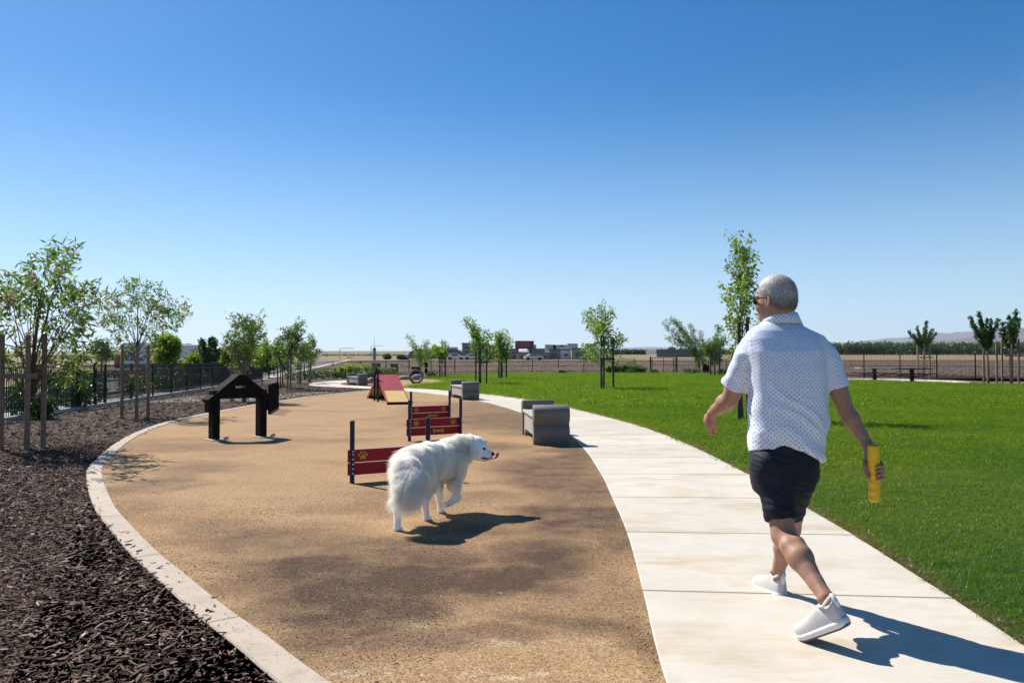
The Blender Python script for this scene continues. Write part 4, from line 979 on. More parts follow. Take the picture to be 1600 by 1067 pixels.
def trash(label, px, py, w, h, grp='black litter bins'):
    p = G(px, py); t = thing('litter_bin', label, 'litter bin', tuple(p), 0, grp)
    mb = MB(); mb.box((0, 0, h * .45), (w, w * .8, h * .86), bev=.03); mb.build('body', MT['hdpe'], t)
    mb = MB(); mb.box((0, 0, h * .93), (w * 1.08, w * .88, h * .10), bev=.02); mb.build('lid', MT['black_metal'], t)
    for s in (-1, 1): mb = MB(); mb.box((s * w * .35, 0, .02), (.06, w * .6, .05)); mb.build('foot', MT['black_metal'], t)
trash('black square litter bin behind the hoop', 649.5, 590, .62, .85)
trash('black litter bin under the leaning trees at the lawn end', 1103, 581.4, .58, .85)
p = G(666, 587.8)
ds = thing('dog_bag_station', 'dark red sign on a post with a black dispenser box, right of the hoop', 'sign post', tuple(p), 0)
mb = MB(); mb.box((0, 0, .75), (.055, .055, 1.5)); mb.build('post', MT['black_metal'], ds)
mb = MB(); mb.box((0, -.045, 1.42), (.30, .02, .46), bev=.004); sg = mb.build('sign_plate', M('sign_red', (.28, .045, .05), (.22, .04, .04), .4, 5, bstr=0), ds)
mb = MB(); mb.prism(paw_outline(0, 1.50, (.07, .05)), -.0562, -.058); mb.build('sign_symbol', MT['white_paint'], sg); mb = MB(); mb.prism([(-.09, 1.32), (.09, 1.32), (.09, 1.35), (-.09, 1.35)], -.0562, -.058); mb.build('sign_line', MT['white_paint'], sg)
mb = MB(); mb.box((0, -.09, .93), (.30, .12, .42), bev=.02); mb.build('dispenser', MT['hdpe'], ds)
mb = MB(); mb.box((0, -.09, .45), (.24, .2, .36), bev=.03); mb.build('waste_box', MT['hdpe'], ds)
MT['slab_brown'] = M('weathered_slab', (0.15, 0.12, 0.10), (0.10, 0.08, 0.07), 0.85, 4, 40, .4)
def taper_slab(label, px, py, px_top, w0, w1, h):
    p = G(px, py); t = thing('tapered_marker', label, 'stone marker', tuple(p), 0, 'tapered brown slabs by the far sand')
    dx = (px_top - px) / FPX * p.y; mb = MB(); V = []
    for z, w, x in ((0, w0, 0), (h - .06, w1, dx)):
        for sx, sy in ((-1, -1), (1, -1), (1, 1), (-1, 1)): V.append((x + sx * w / 2, sy * w * .3, z))
    mb.add(V, [(0, 1, 2, 3), (4, 5, 6, 7), (0, 1, 5, 4), (1, 2, 6, 5), (2, 3, 7, 6), (3, 0, 4, 7)]); mb.build('slab', MT['slab_brown'], t)
    mb = MB(); mb.box((dx, 0, h - .03), (w1 + .1, w1 * .7, .06), bev=.01); mb.build('cap', MT['rock'], t)
taper_slab('left tapered brown slab, wider at the top, behind the red ramp', 590, 590, 587.5, .42, .62, 1.12)
taper_slab('right tapered brown slab, wider at the top, behind the red ramp', 619, 589, 615.5, .38, .55, 1.05)

# =================================================================== PICNIC TABLES
def picnic(label, px, py, rz, dark):
    p = G(px, py); t = thing('picnic_table', label, 'picnic table', (p.x, p.y, p.z + .03), rz, 'black picnic tables on the concrete pad')
    mb = MB(); mb.box((0, 0, .79), (2.3, .78, .06), bev=.01); mb.build('table_top', MT['black_metal'] if dark else MT['grey_metal'], t)
    mb = MB(); mb.box((0, 0, .76), (1.9, .05, .03)); mb.box((0, .2, .76), (1.9, .05, .03)); mb.build('frame', MT['black_metal'], t)
    mb = MB(); mb.tube([(-.0, 0, .0), (0, 0, .76)], .13, 12); mb.box((0, 0, .02), (.42, .42, .03)); mb.build('pedestal', MT['black_metal'], t)
    for s in (-1, 1):
        mb = MB(); mb.box((.05 * s, s * .72, .46), (2.3, .28, .05), bev=.01); sb = mb.build('bench_seat', MT['black_metal'], t)
        for x in (-.5, .5): mb = MB(); mb.bar((x * .2, 0, .25), (x, s * .72, .43), .05, .06); mb.build('seat_arm', MT['black_metal'], t)
picnic('left picnic table with a sunlit grey top on the concrete pad', 1366.5, 594.6, .10, False)
picnic('right black picnic table on the concrete pad', 1425, 597.0, .06, True)

# =================================================================== FAR BUILDINGS AND STREET THINGS
def building(label, px0, px1, py_base, py_top, Y, depth, wall, floors=1, nwin=6, roof_h=.3, door=True, name='warehouse', cat='building', units=0, pitched=0, grp=None):
    a = P(px0, py_base, Y); b_ = P(px1, py_base, Y); tp = P(px0, py_top, Y); W = b_.x - a.x; z0 = H(0, Y) - .3; hh = tp.z - z0
    t = thing(name, label, cat, ((a.x + b_.x) / 2, Y, z0), 0, grp)
    mb = MB(); mb.box((0, depth / 2, hh / 2), (W, depth, hh)); mb.build('wall', wall, t)
    if pitched:
        mb = MB(); mb.prism([(-W / 2 - .4, hh), (W / 2 + .4, hh), (W / 2 - pitched * 1.5, hh + pitched), (-W / 2 + pitched * 1.5, hh + pitched)], -.4, depth + .4); mb.build('roof', MT['roof_grey'], t)
    else:
        mb = MB(); mb.box((0, depth / 2, hh + roof_h / 2), (W + .3, depth + .3, roof_h)); mb.build('roof', MT['roof_grey'], t)
    for f in range(floors):
        for k in range(nwin):
            x = -W / 2 + W * (k + .5) / nwin; z = .3 + (f + .55) * (hh - .6) / floors
            mb = MB(); mb.box((x, -.02, z), (W / nwin * .42, .08, (hh / floors) * .34)); w_ = mb.build('window', MT['roof_grey'], t)
            mb = MB(); mb.box((x, -.075, z), (W / nwin * .36, .04, (hh / floors) * .27)); mb.build('pane', MT['glass_dark'], w_)
    if door: mb = MB(); mb.box((W * .3, -.04, 1.8), (3.2, .1, 3.0)); mb.build('door', MT['white_paint'], t)
    for k in range(units):
        x = -W / 2 + W * (.15 + .7 * k / max(1, units - 1)); mb = MB(); mb.box((x, depth * .4, hh + roof_h + .6), (2.6, 2, 1.3)); mb.build('roof_unit', MT['grey_metal'], t)
    return t
bgp = 'far industrial buildings'
building('long low grey building far left of the tall block', 640, 722, 562, 551.5, 205, 25, MT['wall_grey'], nwin=10, grp=bgp, pitched=1.0)
building('tall grey block behind the pair of staked trees', 722, 762, 563, 537.5, 200, 20, MT['wall_grey'], floors=3, nwin=3, grp=bgp)
mb = MB(); 
building('dark grey block with rows of windows right of the tall grey block', 762, 786, 563, 541, 203, 18, MT['roof_grey'], floors=3, nwin=3, door=False, grp=bgp)
building('tan block rising left of the billboard', 786, 808, 563, 546.5, 198, 22, MT['wall_tan'], floors=2, nwin=2, door=False, grp=bgp)
building('long low tan warehouse under the billboard', 808, 858, 562.5, 552.5, 190, 20, MT['wall_tan'], nwin=3, grp=bgp, door=False)
building('tan warehouse with vents on its roof right of the billboard', 858, 893, 562.5, 547.5, 196, 25, MT['wall_tan'], nwin=2, units=3, grp=bgp)
building('widest tan warehouse at the right end of the far buildings', 893, 935, 562.5, 545.5, 192, 25, MT['wall_tan'], nwin=2, units=2, grp=bgp)
building('upper grey storey with roof units behind the tan warehouses', 826, 866, 562.5, 546, 230, 20, MT['wall_grey'], nwin=4, units=2, grp=bgp, door=False)
building('long low grey shed at the orchard behind the gate', 1026, 1128, 559.5, 551.5, 260, 20, MT['wall_grey'], nwin=1, grp=bgp, door=False, roof_h=1.2)
building('reddish brown low house behind the second staked tree', 178, 222, 581, 563, 95, 12, MT['wall_red'], nwin=4, pitched=1.0, grp='houses beyond the road')
building('grey low house with a flat roof beyond the road at the V-shaped tree', 268, 302, 578, 560, 130, 12, MT['wall_grey'], nwin=4, grp='houses beyond the road')
# billboard
p = P(819.5, 562, 195); z0 = H(0, 195)
bb = thing('billboard', 'red billboard with pale lettering on a post above the far warehouses', 'billboard', (p.x, 195, z0 - .2))
h0 = P(820, 545, 195).z - z0; h1 = P(820, 532.5, 195).z - z0
for x in (-1.6, 1.6): mb = MB(); mb.box((x, .3, h1 / 2), (.35, .35, h1 - .4)); mb.build('post', MT['black_metal'], bb)
mb = MB(); mb.box((0, 0, (h0 + h1) / 2 + .2), (4.6, .3, h1 - h0)); pb = mb.build('panel', M('billboard_red', (.20, .02, .03), (.17, .02, .03), .5, 2, bstr=0), bb)
mb = MB(); x = -1.95
for w in (.22, .3, .16, .34, .2, .3, .26, .34, .2):
    mb.box((x + w / 2, -.17, (h0 + h1) / 2 + .5), (w * .8, .03, .34)); x += w + .13
x = -1.6
for w in (.16, .2, .12, .22, .18, .2, .16, .24, .14, .2):
    mb.box((x + w / 2, -.17, (h0 + h1) / 2 - .12), (w * .8, .03, .18)); x += w + .1
mb.build('lettering', M('faded_pink_print', (.42, .22, .24), None, .6, bstr=0), pb)
# tower
p = P(585, 566, 175); tw = thing('storage_tower', 'slim grey tower with a dark top far behind the ramp', 'tower', (p.x, 175, H(0, 175) - .2))
mb = MB(); mb.tube([(0, 0, 0), (0, 0, 2.4)], .33, 12); mb.build('shaft', MT['wall_grey'], tw, smooth=True)
mb = MB(); mb.tube([(0, 0, 2.4), (0, 0, 2.9)], [.37, .30], 12); mb.build('head', MT['glass_dark'], tw, smooth=True)
mb = MB(); mb.tube([(0, 0, 2.9), (0, 0, 5.3)], [.05, .03], 6); mb.build('mast', MT['grey_metal'], tw, smooth=True)
def lamp(label, px, py_top, Y, arm=1.6, sgn=1):
    p = P(px, py_top, Y); z0 = H(0, Y); h = p.z - z0; t = thing('street_lamp', label, 'street lamp', (p.x, Y, z0), 0, 'street lamps and poles far away')
    mb = MB(); mb.tube([(0, 0, 0), (0, 0, h * .95), (sgn * arm * .4, 0, h), (sgn * arm, 0, h)], [.13, .10, .07, .06], 8); mb.build('pole', MT['grey_metal'], t, smooth=True)
    mb = MB(); mb.box((sgn * (arm + .3), 0, h - .02), (.8, .3, .14), bev=.03); mb.build('lamp_head', MT['grey_metal'], t)
lamp('thin street lamp far behind the path loop', 531, 544, 210, 3, 1); lamp('street lamp with a short arm above the tower', 580, 540, 240, 3, 1)
lamp('short street lamp left of the thin one', 511, 551.5, 230, 1.0, -1); lamp('grey street lamp rising beside the road near the yellow green tree', 283, 537, 120, .8, 1)
lamp('small street lamp beyond the road between the two trees', 301, 549, 150, .5, -1); lamp('faint street lamp right of the V-shaped tree', 537, 551, 300, 1, 1)
for px, top, nm in ((235 - 100, 560, 'left'), ):
    lamp('grey pole behind the first two staked trees', 166, 545, 110, .3, 1)
def car(label, px, Y, col, rz=0.0):
    p = P(px, 560, Y); t = thing('parked_car', label, 'car', (p.x, Y, H(0, Y) - .02), rz, 'cars parked by the far buildings')
    mb = MB(); mb.prism([(-2.1, .35), (2.1, .35), (2.15, .7), (1.9, .85), (1.1, .92), (.55, 1.38), (-.95, 1.40), (-1.7, .98), (-2.1, .9)], -.85, .85); mb.build('body', col, t)
    mb = MB(); mb.prism([(-.9, .95), (.95, .95), (.5, 1.32), (-.85, 1.33)], -.86, .86); mb.build('window', MT['glass_dark'], t)
    for x in (-1.3, 1.3):
        for y in (-.8, .8): mb = MB(); mb.prism([(x + .33 * math.cos(k * PI / 6), .33 + .33 * math.sin(k * PI / 6)) for k in range(12)], y - .1, y + .1); mb.build('wheel', MT['rubber'], t)
car('white car parked below the billboard', 834, 176, MT['white_paint'], .1); car('white car parked left of the tall grey block', 712, 182, MT['white_paint'], -.05)
car('grey car parked beside the long grey building', 696, 184, MT['car_grey'], .05); car('white car parked between the pair of staked trees and the grey block', 739, 180, MT['white_paint'], .0)
car('grey car far left by the dark shrubs', 645, 190, MT['car_grey'], .3)

# =================================================================== TREES AND PLANTS
def leaves(tips, dirs, n_per, L, W, droop, spread, rg, jit=1.0):
    """diamond leaves with a centre fold; tips (N,3), dirs (N,3)"""
    n = len(tips) * n_per; C = np.repeat(tips, n_per, 0); Dd = np.repeat(dirs, n_per, 0)
    C = C + rg.normal(0, spread, (n, 3)); d = Dd * .5 + rg.normal(0, .75, (n, 3)); d[:, 2] -= droop; d /= np.linalg.norm(d, axis=1)[:, None]
    s = np.cross(d, rg.normal(0, 1, (n, 3))); s /= np.linalg.norm(s, axis=1)[:, None] + 1e-9
    nn = np.cross(d, s); l = (L * (.6 + .7 * rg.random(n)))[:, None]; w = (W * (.7 + .6 * rg.random(n)))[:, None]
    a = C; b = C + d * l * .45 + s * w - nn * w * .3; c = C + d * l - nn * l * .12; e = C + d * l * .45 - s * w - nn * w * .3; mid = C + d * l * .5
    V = np.stack([a, b, c, e], 1).reshape(-1, 3); i = np.arange(n)[:, None] * 4
    F = np.concatenate([i + np.array([[0, 1, 2]]), i + np.array([[0, 2, 3]])], 0)
    return V, F
def tree(name, label, base, box, tips=None, ntips=10, seed=1, lmat='leaf', L=.11, W=.012, npt=16, droop=.35, spread=.05, trunk_r=.03, split=.45, group=None, flowers=0, dens=1.0, depthk=.35, wig=.06, topx=None, trunkz=None, up=.0, qmin=.38, tw=1.0):
    """base=(px,py) on the ground; box=(x0,y0,x1,y1) crown in the photo; every limb runs to its own tip"""
    rg = np.random.default_rng(seed); g = G(*base); Y = g.y; mpp = Y / FPX
    t = thing(name, label, 'tree', tuple(g), 0, group); g0 = np.array(g)
    cx = (box[0] + box[2]) / 2; w = (box[2] - box[0]) / 2 * mpp
    if tips is None:
        tips = []
        for k in range(ntips):
            a = rg.random() * 2 * PI; r_ = math.sqrt(rg.random())
            tips.append((cx + (box[2] - box[0]) / 2 * r_ * math.cos(a), (box[1] + box[3]) / 2 + (box[3] - box[1]) / 2 * r_ * math.sin(a)))
        tips.append((cx + rg.normal() * 3, box[1] + 2))
    topx = topx if topx is not None else (base[0] * .6 + cx * .4)
    T = np.array([list(P(x, y, Y + rg.normal() * w * depthk * 2)) for x, y in tips]) - g0
    top = np.array(P(topx, box[1] + (box[3] - box[1]) * .25, Y)) - g0
    hb = (np.array(P(base[0], box[3], Y)) - g0)[2] if trunkz is None else trunkz
    tm = MB(); n_ = 9; tr = [np.array([0, 0, -.03])]
    for k in range(1, n_):
        q = k / (n_ - 1); p = top * q; bend = math.sin(q * PI) * .03; p = p + np.array([rg.normal() * .012, rg.normal() * .012, 0]); p[0] = top[0] * q ** 1.6 + rg.normal() * .01; tr.append(p)
    rad = [trunk_r * (1 - .72 * k / (n_ - 1)) for k in range(n_)]; rad[0] *= 1.35
    tm.tube(tr, rad, 8); trA = np.array(tr); LT = []; LD = []
    zs = trA[:, 2]
    for tip in T:
        lo = max(.02, hb * .85 if tip[2] > hb else tip[2] * .8); z0 = min(lo + (max(tip[2] - lo, 0)) * split * (.5 + rg.random() * .6), zs[-1] * .97)
        st = np.array([np.interp(z0, zs, trA[:, c]) for c in range(3)]); r0 = max(.004, np.interp(z0, zs, rad) * .55)
        v = tip - st; m_ = st + v * .5 + np.array([0, 0, .10 * np.linalg.norm(v[:2]) * (1 if up == 0 else -up)]); pts = []
        for k in range(6):
            q = k / 5; p = (1 - q) ** 2 * st + 2 * q * (1 - q) * m_ + q * q * tip; p = p + rg.normal(0, wig * .12, 3) * (0 < q); pts.append(p)
        tm.tube(pts, [r0 * (1 - .8 * k / 5) for k in range(6)], 5)
        A = np.array(pts); lens = np.linalg.norm(v)
        nt_ = max(3, int(lens / .13 * dens))
        for k in range(nt_):
            q = qmin + (1 - qmin) * (k + .5) / nt_; f = q * 5; i = min(4, int(f)); p = A[i] + (A[i + 1] - A[i]) * (f - i); d = A[i + 1] - A[i]; d = d / (np.linalg.norm(d) + 1e-9)
            off = rg.normal(0, 1, 3); off -= d * (off @ d) * .6; off /= np.linalg.norm(off); e = p + (off * .8 + d * .5 + np.array([0, 0, .1])) * (.06 + .16 * rg.random()) * min(1.6, .5 + lens) * tw
            if rg.random() < .6: tm.tube([p, e], [.004, .002], 3, cap=False)
            LT += [p * .4 + e * .6, e]; LD += [off, off * .7 + d * .6]
        LT.append(A[-1]); LD.append(v / lens)
    o = tm.build('trunk', MT['bark'], t, smooth='all', fixn=False)
    LT = np.array(LT); LD = np.array(LD); V, F = leaves(LT, LD, npt, L, W, droop, spread, rg)
    me = np_mesh('crown', V, F, MT[lmat], False); c = link('crown', me, t); c['kind'] = 'stuff'
    if flowers:
        ks = rg.permutation(len(T))[:flowers]; Tf = np.concatenate([T[ks] + rg.normal(0, .03, (len(ks), 3)), LT[rg.permutation(len(LT))[:flowers]]]); V, F = leaves(Tf, Tf * 0 + np.array([0, 0, 1.]), 26, .045, .018, -.2, .032, rg)
        me = np_mesh('blossom', V, F, MT['flower'], False); c = link('blossom', me, t); c['kind'] = 'stuff'
    return t
def stakes(label, xs, ybase, ytop, ybar, group, mat='stake', r=.027, dys=None, name='tree_stakes', bar=True, tie=True, tx=None, rail2=None):
    g = G(sum(xs) / len(xs), ybase); t = thing(name, label, 'tree stakes', tuple(g), 0, group); g0 = g
    dys = dys or [((-1) ** i) * .16 for i in range(len(xs))]
    ps = []
    for x, dy in zip(xs, dys):
        p = P(x, ybase, g.y); bx = p.x - g0.x; zt = P(x, ytop, g.y).z - g0.z + random.uniform(-.03, .03)
        mb = MB(); mb.tube([(bx, dy, -.05), (bx + random.uniform(-.015, .015), dy, zt - .02), (bx, dy, zt)], [r * 1.05, r, r * .8], 9); mb.build('stake', MT[mat], t, smooth=True); ps.append((bx, dy, zt))
    zb = P(xs[0], ybar, g.y).z - g0.z
    if bar:
        a, b_ = min(ps), max(ps); dy = min(q[1] for q in ps) - r - .012
        mb = MB(); mb.bar((a[0] - .07, dy, zb), (b_[0] + .07, dy, zb), .022, .075, bev=.003); mb.build('crossbar', MT[mat], t)
    if tie:
        a, b_ = min(ps), max(ps); z = a[2] - .14; mx = (tx if tx is not None else 0); mb = MB()
        mb.tube([(a[0], a[1], z), (a[0] * .5 + mx * .5, 0, z - .05), (mx, .02, z - .05), (b_[0] * .5 + mx * .5, 0, z - .04), (b_[0], b_[1], z)], .009, 6); mb.build('tie', MT['rubber'], t, smooth=True)
    return t
gT = 'young flowering trees in the mulch bed'; gS = 'wooden stake sets round the young trees'
tree('flowering_tree', 'large young tree with narrow leaves and pink blossoms at the left edge', (41, 701), (-25, 385, 155, 660),
     tips=[(102, 392), (78, 398), (60, 412), (48, 428), (98, 412), (112, 452), (128, 462), (146, 470), (150, 458), (36, 448), (12, 428), (-8, 440), (58, 446), (88, 440), (20, 462), (-20, 470), (132, 505), (118, 530), (140, 545), (95, 515), (108, 498), (15, 500), (-15, 520), (0, 560), (25, 545), (70, 560), (100, 560), (115, 575), (60, 470), (76, 500), (-30, 495), (30, 590), (66, 540), (98, 585), (135, 580)],
     seed=3, L=.13, W=.0165, npt=6, dens=.62, qmin=.66, spread=.04, trunk_r=.03, split=.42, flowers=13, group=gT, topx=66, depthk=.3)
stakes('three weathered wooden stakes with a crossbar and ties round the large left tree', [8, 50, 60], 703, 521, 587, gS, dys=[-.1, -.12, .12], r=.037)
tree('flowering_tree', 'wide-crowned young tree with sparse blossoms, second from the left', (213, 650), (160, 435, 293, 575),
     tips=[(212, 438), (224, 446), (200, 452), (182, 462), (168, 478), (163, 500), (178, 500), (245, 458), (262, 466), (278, 476), (290, 486), (270, 498), (236, 474), (230, 492), (196, 478), (188, 512), (205, 500), (250, 502), (240, 520), (222, 515), (178, 530), (186, 545), (204, 540), (232, 548), (246, 535), (215, 470), (256, 480), (210, 590), (222, 600)],
     seed=5, L=.13, W=.015, npt=7, dens=.6, qmin=.66, spread=.04, trunk_r=.027, flowers=11, group=gT, topx=216, depthk=.3)
stakes('three wooden stakes with a reddish crossbar round the second tree', [194.5, 218, 227], 654, 540, 582, gS, dys=[-.12, -.14, .14], r=.036)
tree('flowering_tree', 'bushy young tree directly behind the black house frame', (381, 628), (350, 492, 412, 585),
     tips=[(376, 494), (384, 497), (398, 505), (408, 520), (404, 512), (390, 512), (372, 508), (360, 522), (353, 530), (364, 540), (378, 525), (388, 530), (396, 540), (370, 555), (384, 552), (378, 570), (392, 560), (368, 575)],
     seed=8, L=.13, W=.018, npt=11, spread=.06, trunk_r=.03, group=gT, topx=381)
stakes('three pale wooden stakes with a crossbar behind the black house frame', [364, 377.5, 385], 628, 546, 577, gS, r=.034, dys=[-.12, .14, -.1])
for lab, base, box, sd, lm, n_ in (('slim young tree rising just right of the fence end', (438, 606), (424, 528, 450, 580), 11, 'leaf', 9),
                                  ('young tree with a branch leaning right above the fence end', (454, 609), (438, 504, 472, 570), 12, 'leaf', 12),
                                  ('young tree with a broad round crown between the leaning tree and the path tip', (468, 600), (455, 532, 482, 572), 13, 'leaf', 9),
                                  ('last slender young tree before the path tip', (484, 598), (475, 522, 497, 575), 14, 'leaf', 9),
                                  ('yellow green young tree low behind the dark end of the fence', (410, 603), (398, 535, 430, 580), 15, 'leaf_yellow', 9)):
    tp = None
    if sd == 12: tp = [(470, 506), (462, 508), (445, 516), (456, 520), (448, 530), (455, 535), (442, 545), (450, 550), (462, 545), (466, 530), (446, 562), (458, 562)]
    if sd == 14: tp = [(487, 526), (489, 532), (484, 540), (496, 550), (478, 545), (486, 552), (480, 562), (488, 566), (484, 556)]
    tree('flowering_tree', lab, base, box, tips=tp, ntips=n_, seed=sd, lmat=lm, L=.17, W=.026, npt=10, spread=.07, trunk_r=.03, group=gT)
for xs, yb, yt, ybar, lab in (([432, 443], 604, 545, 574, 'pair of thin stakes nearest the fence end'), ([448, 455.5], 609, 552, 574, 'pair of stakes under the leaning young tree'),
                              ([464, 471], 600, 556, 576, 'pair of thin stakes left of the last slender tree'), ([480.5, 486.5], 597, 556, 574, 'pair of stakes at the last slender tree before the path tip')):
    stakes(lab, xs, yb, yt, ybar, gS, r=.035)
# beyond the fence and the road
gB = 'trees beyond the picket fence'
tree('street_tree', 'yellow green tree beyond the fence right of the second staked tree', (256, 606), (240, 526, 280, 570), ntips=20, seed=21, lmat='leaf_yellow', L=.2, W=.05, npt=13, spread=.12, trunk_r=.05, group=gB, droop=.2)
tree('street_tree', 'dark green tree beyond the fence, its crown spread in a V', (326, 592), (312, 528, 343, 580), tips=[(315, 532), (318, 545), (322, 558), (316, 556), (330, 530), (328, 545), (338, 534), (342, 548), (334, 552), (326, 566), (320, 572), (334, 568), (326, 556), (313, 540)], seed=22, lmat='leaf_dark', L=.18, W=.055, npt=14, spread=.07, trunk_r=.06, group=gB, droop=.1, up=.6, dens=1.6, tw=.45, qmin=.2)
tree('street_tree', 'hazy grey green tree beyond the road under the large blossoming tree', (158, 592), (140, 532, 184, 566), ntips=14, seed=23, lmat='leaf_far', L=.2, W=.045, npt=7, spread=.16, trunk_r=.07, group=gB)
for i, (x, y0, hw, lm, nm) in enumerate(((352, 548, 14, 'leaf_yellow', 'first'), (376, 540, 16, 'leaf_far', 'second'), (398, 545, 13, 'leaf_yellow', 'third'), (300, 556, 12, 'leaf_yellow', 'fourth'), (420, 548, 12, 'leaf_far', 'fifth'))):
    nm = {'first': 'pale green low tree just right of the V-shaped tree', 'second': 'grey green tree behind the bushy staked tree', 'third': 'pale tree showing right of the bushy staked tree', 'fourth': 'low yellow green tree left of the V-shaped tree', 'fifth': 'thin far tree over the dark end of the fence'}[nm]
    tree('street_tree', nm, (x, 590), (x - hw, y0, x + hw, 578), ntips=14, seed=30 + i, lmat=lm, L=.26, W=.07, npt=12, spread=.18, trunk_r=.06, group=gB)
tree('street_tree', 'small dark pointed tree left of the V-shaped tree', (307, 589), (302, 552, 314, 580), ntips=9, seed=41, lmat='leaf_dark', L=.22, W=.06, npt=12, spread=.12, trunk_r=.04, group=gB)
# lawn trees
gL = 'young trees staked on the lawn'; gLS = 'dark stakes round the lawn trees'
tree('weeping_tree', 'thin weeping young tree behind the hoop', (657, 589), (636, 526, 682, 575), tips=[(638, 527), (645, 535), (650, 545), (668, 533), (664, 540), (660, 552), (655, 560), (670, 548), (676, 556), (650, 562), (658, 568), (646, 552), (680, 545), (666, 560)], seed=51, lmat='leaf_yellow', L=.22, W=.025, npt=5, spread=.09, trunk_r=.04, group=gL, dens=1)
tree('lawn_tree', 'small sparse young tree between the weeping tree and the staked pair', (691, 590), (676, 533, 704, 565), ntips=9, seed=52, lmat='leaf_yellow', L=.2, W=.05, npt=6, spread=.12, trunk_r=.035, group=gL)
stakes('two dark stakes with a low bar at the small sparse tree', [687, 696], 590, 551, 566, gLS, mat='dark_stake', r=.06)
tree('lawn_tree', 'left tree of the staked pair, its crown leaning left', (751, 600), (727, 498, 771, 570), tips=[(729, 501), (734, 506), (738, 512), (748, 512), (758, 518), (745, 525), (752, 530), (762, 530), (768, 540), (742, 540), (752, 545), (746, 556), (760, 552), (756, 562), (738, 528), (765, 560)], seed=53, lmat='leaf_yellow', L=.18, W=.035, npt=5, spread=.09, trunk_r=.04, group=gL)
stakes('three dark stakes round the left tree of the pair', [743, 749, 760], 600, 545, 566, gLS, mat='dark_stake', r=.045)
tree('lawn_tree', 'right tree of the staked pair with a fuller upright crown', (785, 592), (765, 518, 798, 568), ntips=17, seed=54, lmat='leaf_yellow', L=.2, W=.038, npt=6, spread=.12, trunk_r=.045, group=gL)
stakes('three dark stakes round the right tree of the pair', [779.5, 783, 791], 592, 545, 565, gLS, mat='dark_stake', r=.06)
tree('lawn_tree', 'young tree standing alone in the middle of the lawn with sprays of light leaves', (942, 608), (910, 476, 975, 572), tips=[(914, 488), (922, 492), (935, 478), (946, 480), (955, 486), (950, 494), (928, 500), (940, 505), (948, 512), (930, 515), (965, 522), (973, 528), (968, 535), (955, 530), (940, 528), (914, 540), (918, 550), (926, 545), (936, 545), (952, 548), (962, 555), (932, 560), (958, 566), (946, 538), (912, 556)], seed=55, lmat='leaf_yellow', L=.15, W=.03, npt=5, spread=.07, trunk_r=.035, group=gL)
stakes('three dark stakes with a bar round the lone middle lawn tree', [939, 944, 958], 608.5, 526, 561, gLS, mat='dark_stake', r=.045, dys=[-.1, .12, -.1])
tree('lawn_tree', 'tall narrow green tree right behind the walking man', (1160, 656), (1130, 370, 1188, 590), tips=[(1157, 372), (1150, 376), (1166, 378), (1148, 390), (1160, 392), (1172, 396), (1152, 408), (1165, 412), (1182, 412), (1150, 428), (1162, 432), (1174, 430), (1134, 446), (1146, 450), (1158, 452), (1168, 455), (1136, 472), (1148, 478), (1160, 480), (1174, 470), (1142, 496), (1156, 505), (1168, 500), (1138, 515), (1150, 525), (1164, 530), (1140, 545), (1154, 555), (1166, 560), (1146, 575), (1158, 585), (1180, 540), (1184, 505)], seed=56, lmat='leaf_yellow', L=.10, W=.022, npt=5, spread=.04, trunk_r=.028, group=gL, depthk=.4, split=.7, topx=1156)
stakes('two dark square stakes at the tall narrow tree behind the man', [1152.5, 1172], 657, 494, 590, gLS, mat='dark_stake', r=.038, bar=False, dys=[-.12, .15])
tree('weeping_tree', 'young tree whose thin branches are blown far to the left, at the lawn end', (1093, 582.6), (1036, 498, 1110, 575), tips=[(1038, 505), (1048, 499), (1058, 502), (1044, 528), (1052, 526), (1062, 512), (1070, 520), (1078, 530), (1064, 533), (1074, 540), (1082, 545), (1090, 530), (1086, 552), (1094, 556), (1100, 545), (1104, 560), (1090, 566), (1096, 520), (1080, 508)], seed=57, lmat='leaf', L=.26, W=.026, npt=6, spread=.1, trunk_r=.05, group=gL, topx=1078, up=-.5)
tree('lawn_tree', 'fuller young tree right of the wind-blown one', (1117, 586), (1096, 510, 1134, 570), ntips=22, seed=58, lmat='leaf', L=.24, W=.035, npt=6, spread=.12, trunk_r=.05, group=gL)
stakes('three dark stakes below the fuller tree at the lawn end', [1111, 1116, 1125], 587, 549, 561, gLS, mat='dark_stake', r=.06)
stakes('two dark stakes below the wind-blown tree', [1088, 1098], 581.8, 552, 561, gLS, mat='dark_stake', r=.06)
# right-hand trees: stiff upright limbs with tight dark leaves
gR = 'stiff upright young trees beside the picnic tables'
def stiff(label, base, tips, box, sd):
    return tree('upright_tree', label, base, box, tips=tips, seed=sd, lmat='leaf_dark', L=.13, W=.034, npt=6, spread=.03, trunk_r=.05, group=gR, droop=-.2, up=.8, dens=2.2, qmin=.22, tw=.3, split=.12, wig=.02)
stiff('small upright tree with stubby limbs behind the right picnic table', (1443, 592.6), [(1420, 518), (1427, 524), (1433, 512), (1436, 522), (1447, 503), (1446, 516), (1457, 515), (1462, 521), (1452, 526), (1440, 528), (1430, 532)], (1418, 501, 1463, 540), 61)
stiff('larger upright tree with stubby dark limbs at the right, left of the pair', (1545, 600), [(1516, 496), (1520, 508), (1529, 489), (1532, 500), (1526, 516), (1541, 500), (1549, 500), (1538, 515), (1552, 512), (1545, 522), (1560, 500), (1532, 526), (1524, 524)], (1513, 487, 1562, 545), 62)
stiff('upright tree at the right edge with its tallest limb leaning right', (1580, 600), [(1587, 486), (1585, 497), (1577, 495), (1574, 506), (1592, 498), (1566, 505), (1590, 512), (1580, 512), (1572, 520), (1586, 522), (1562, 516)], (1560, 484, 1597, 545), 63)
gRS = 'tan stakes of the right-hand trees'
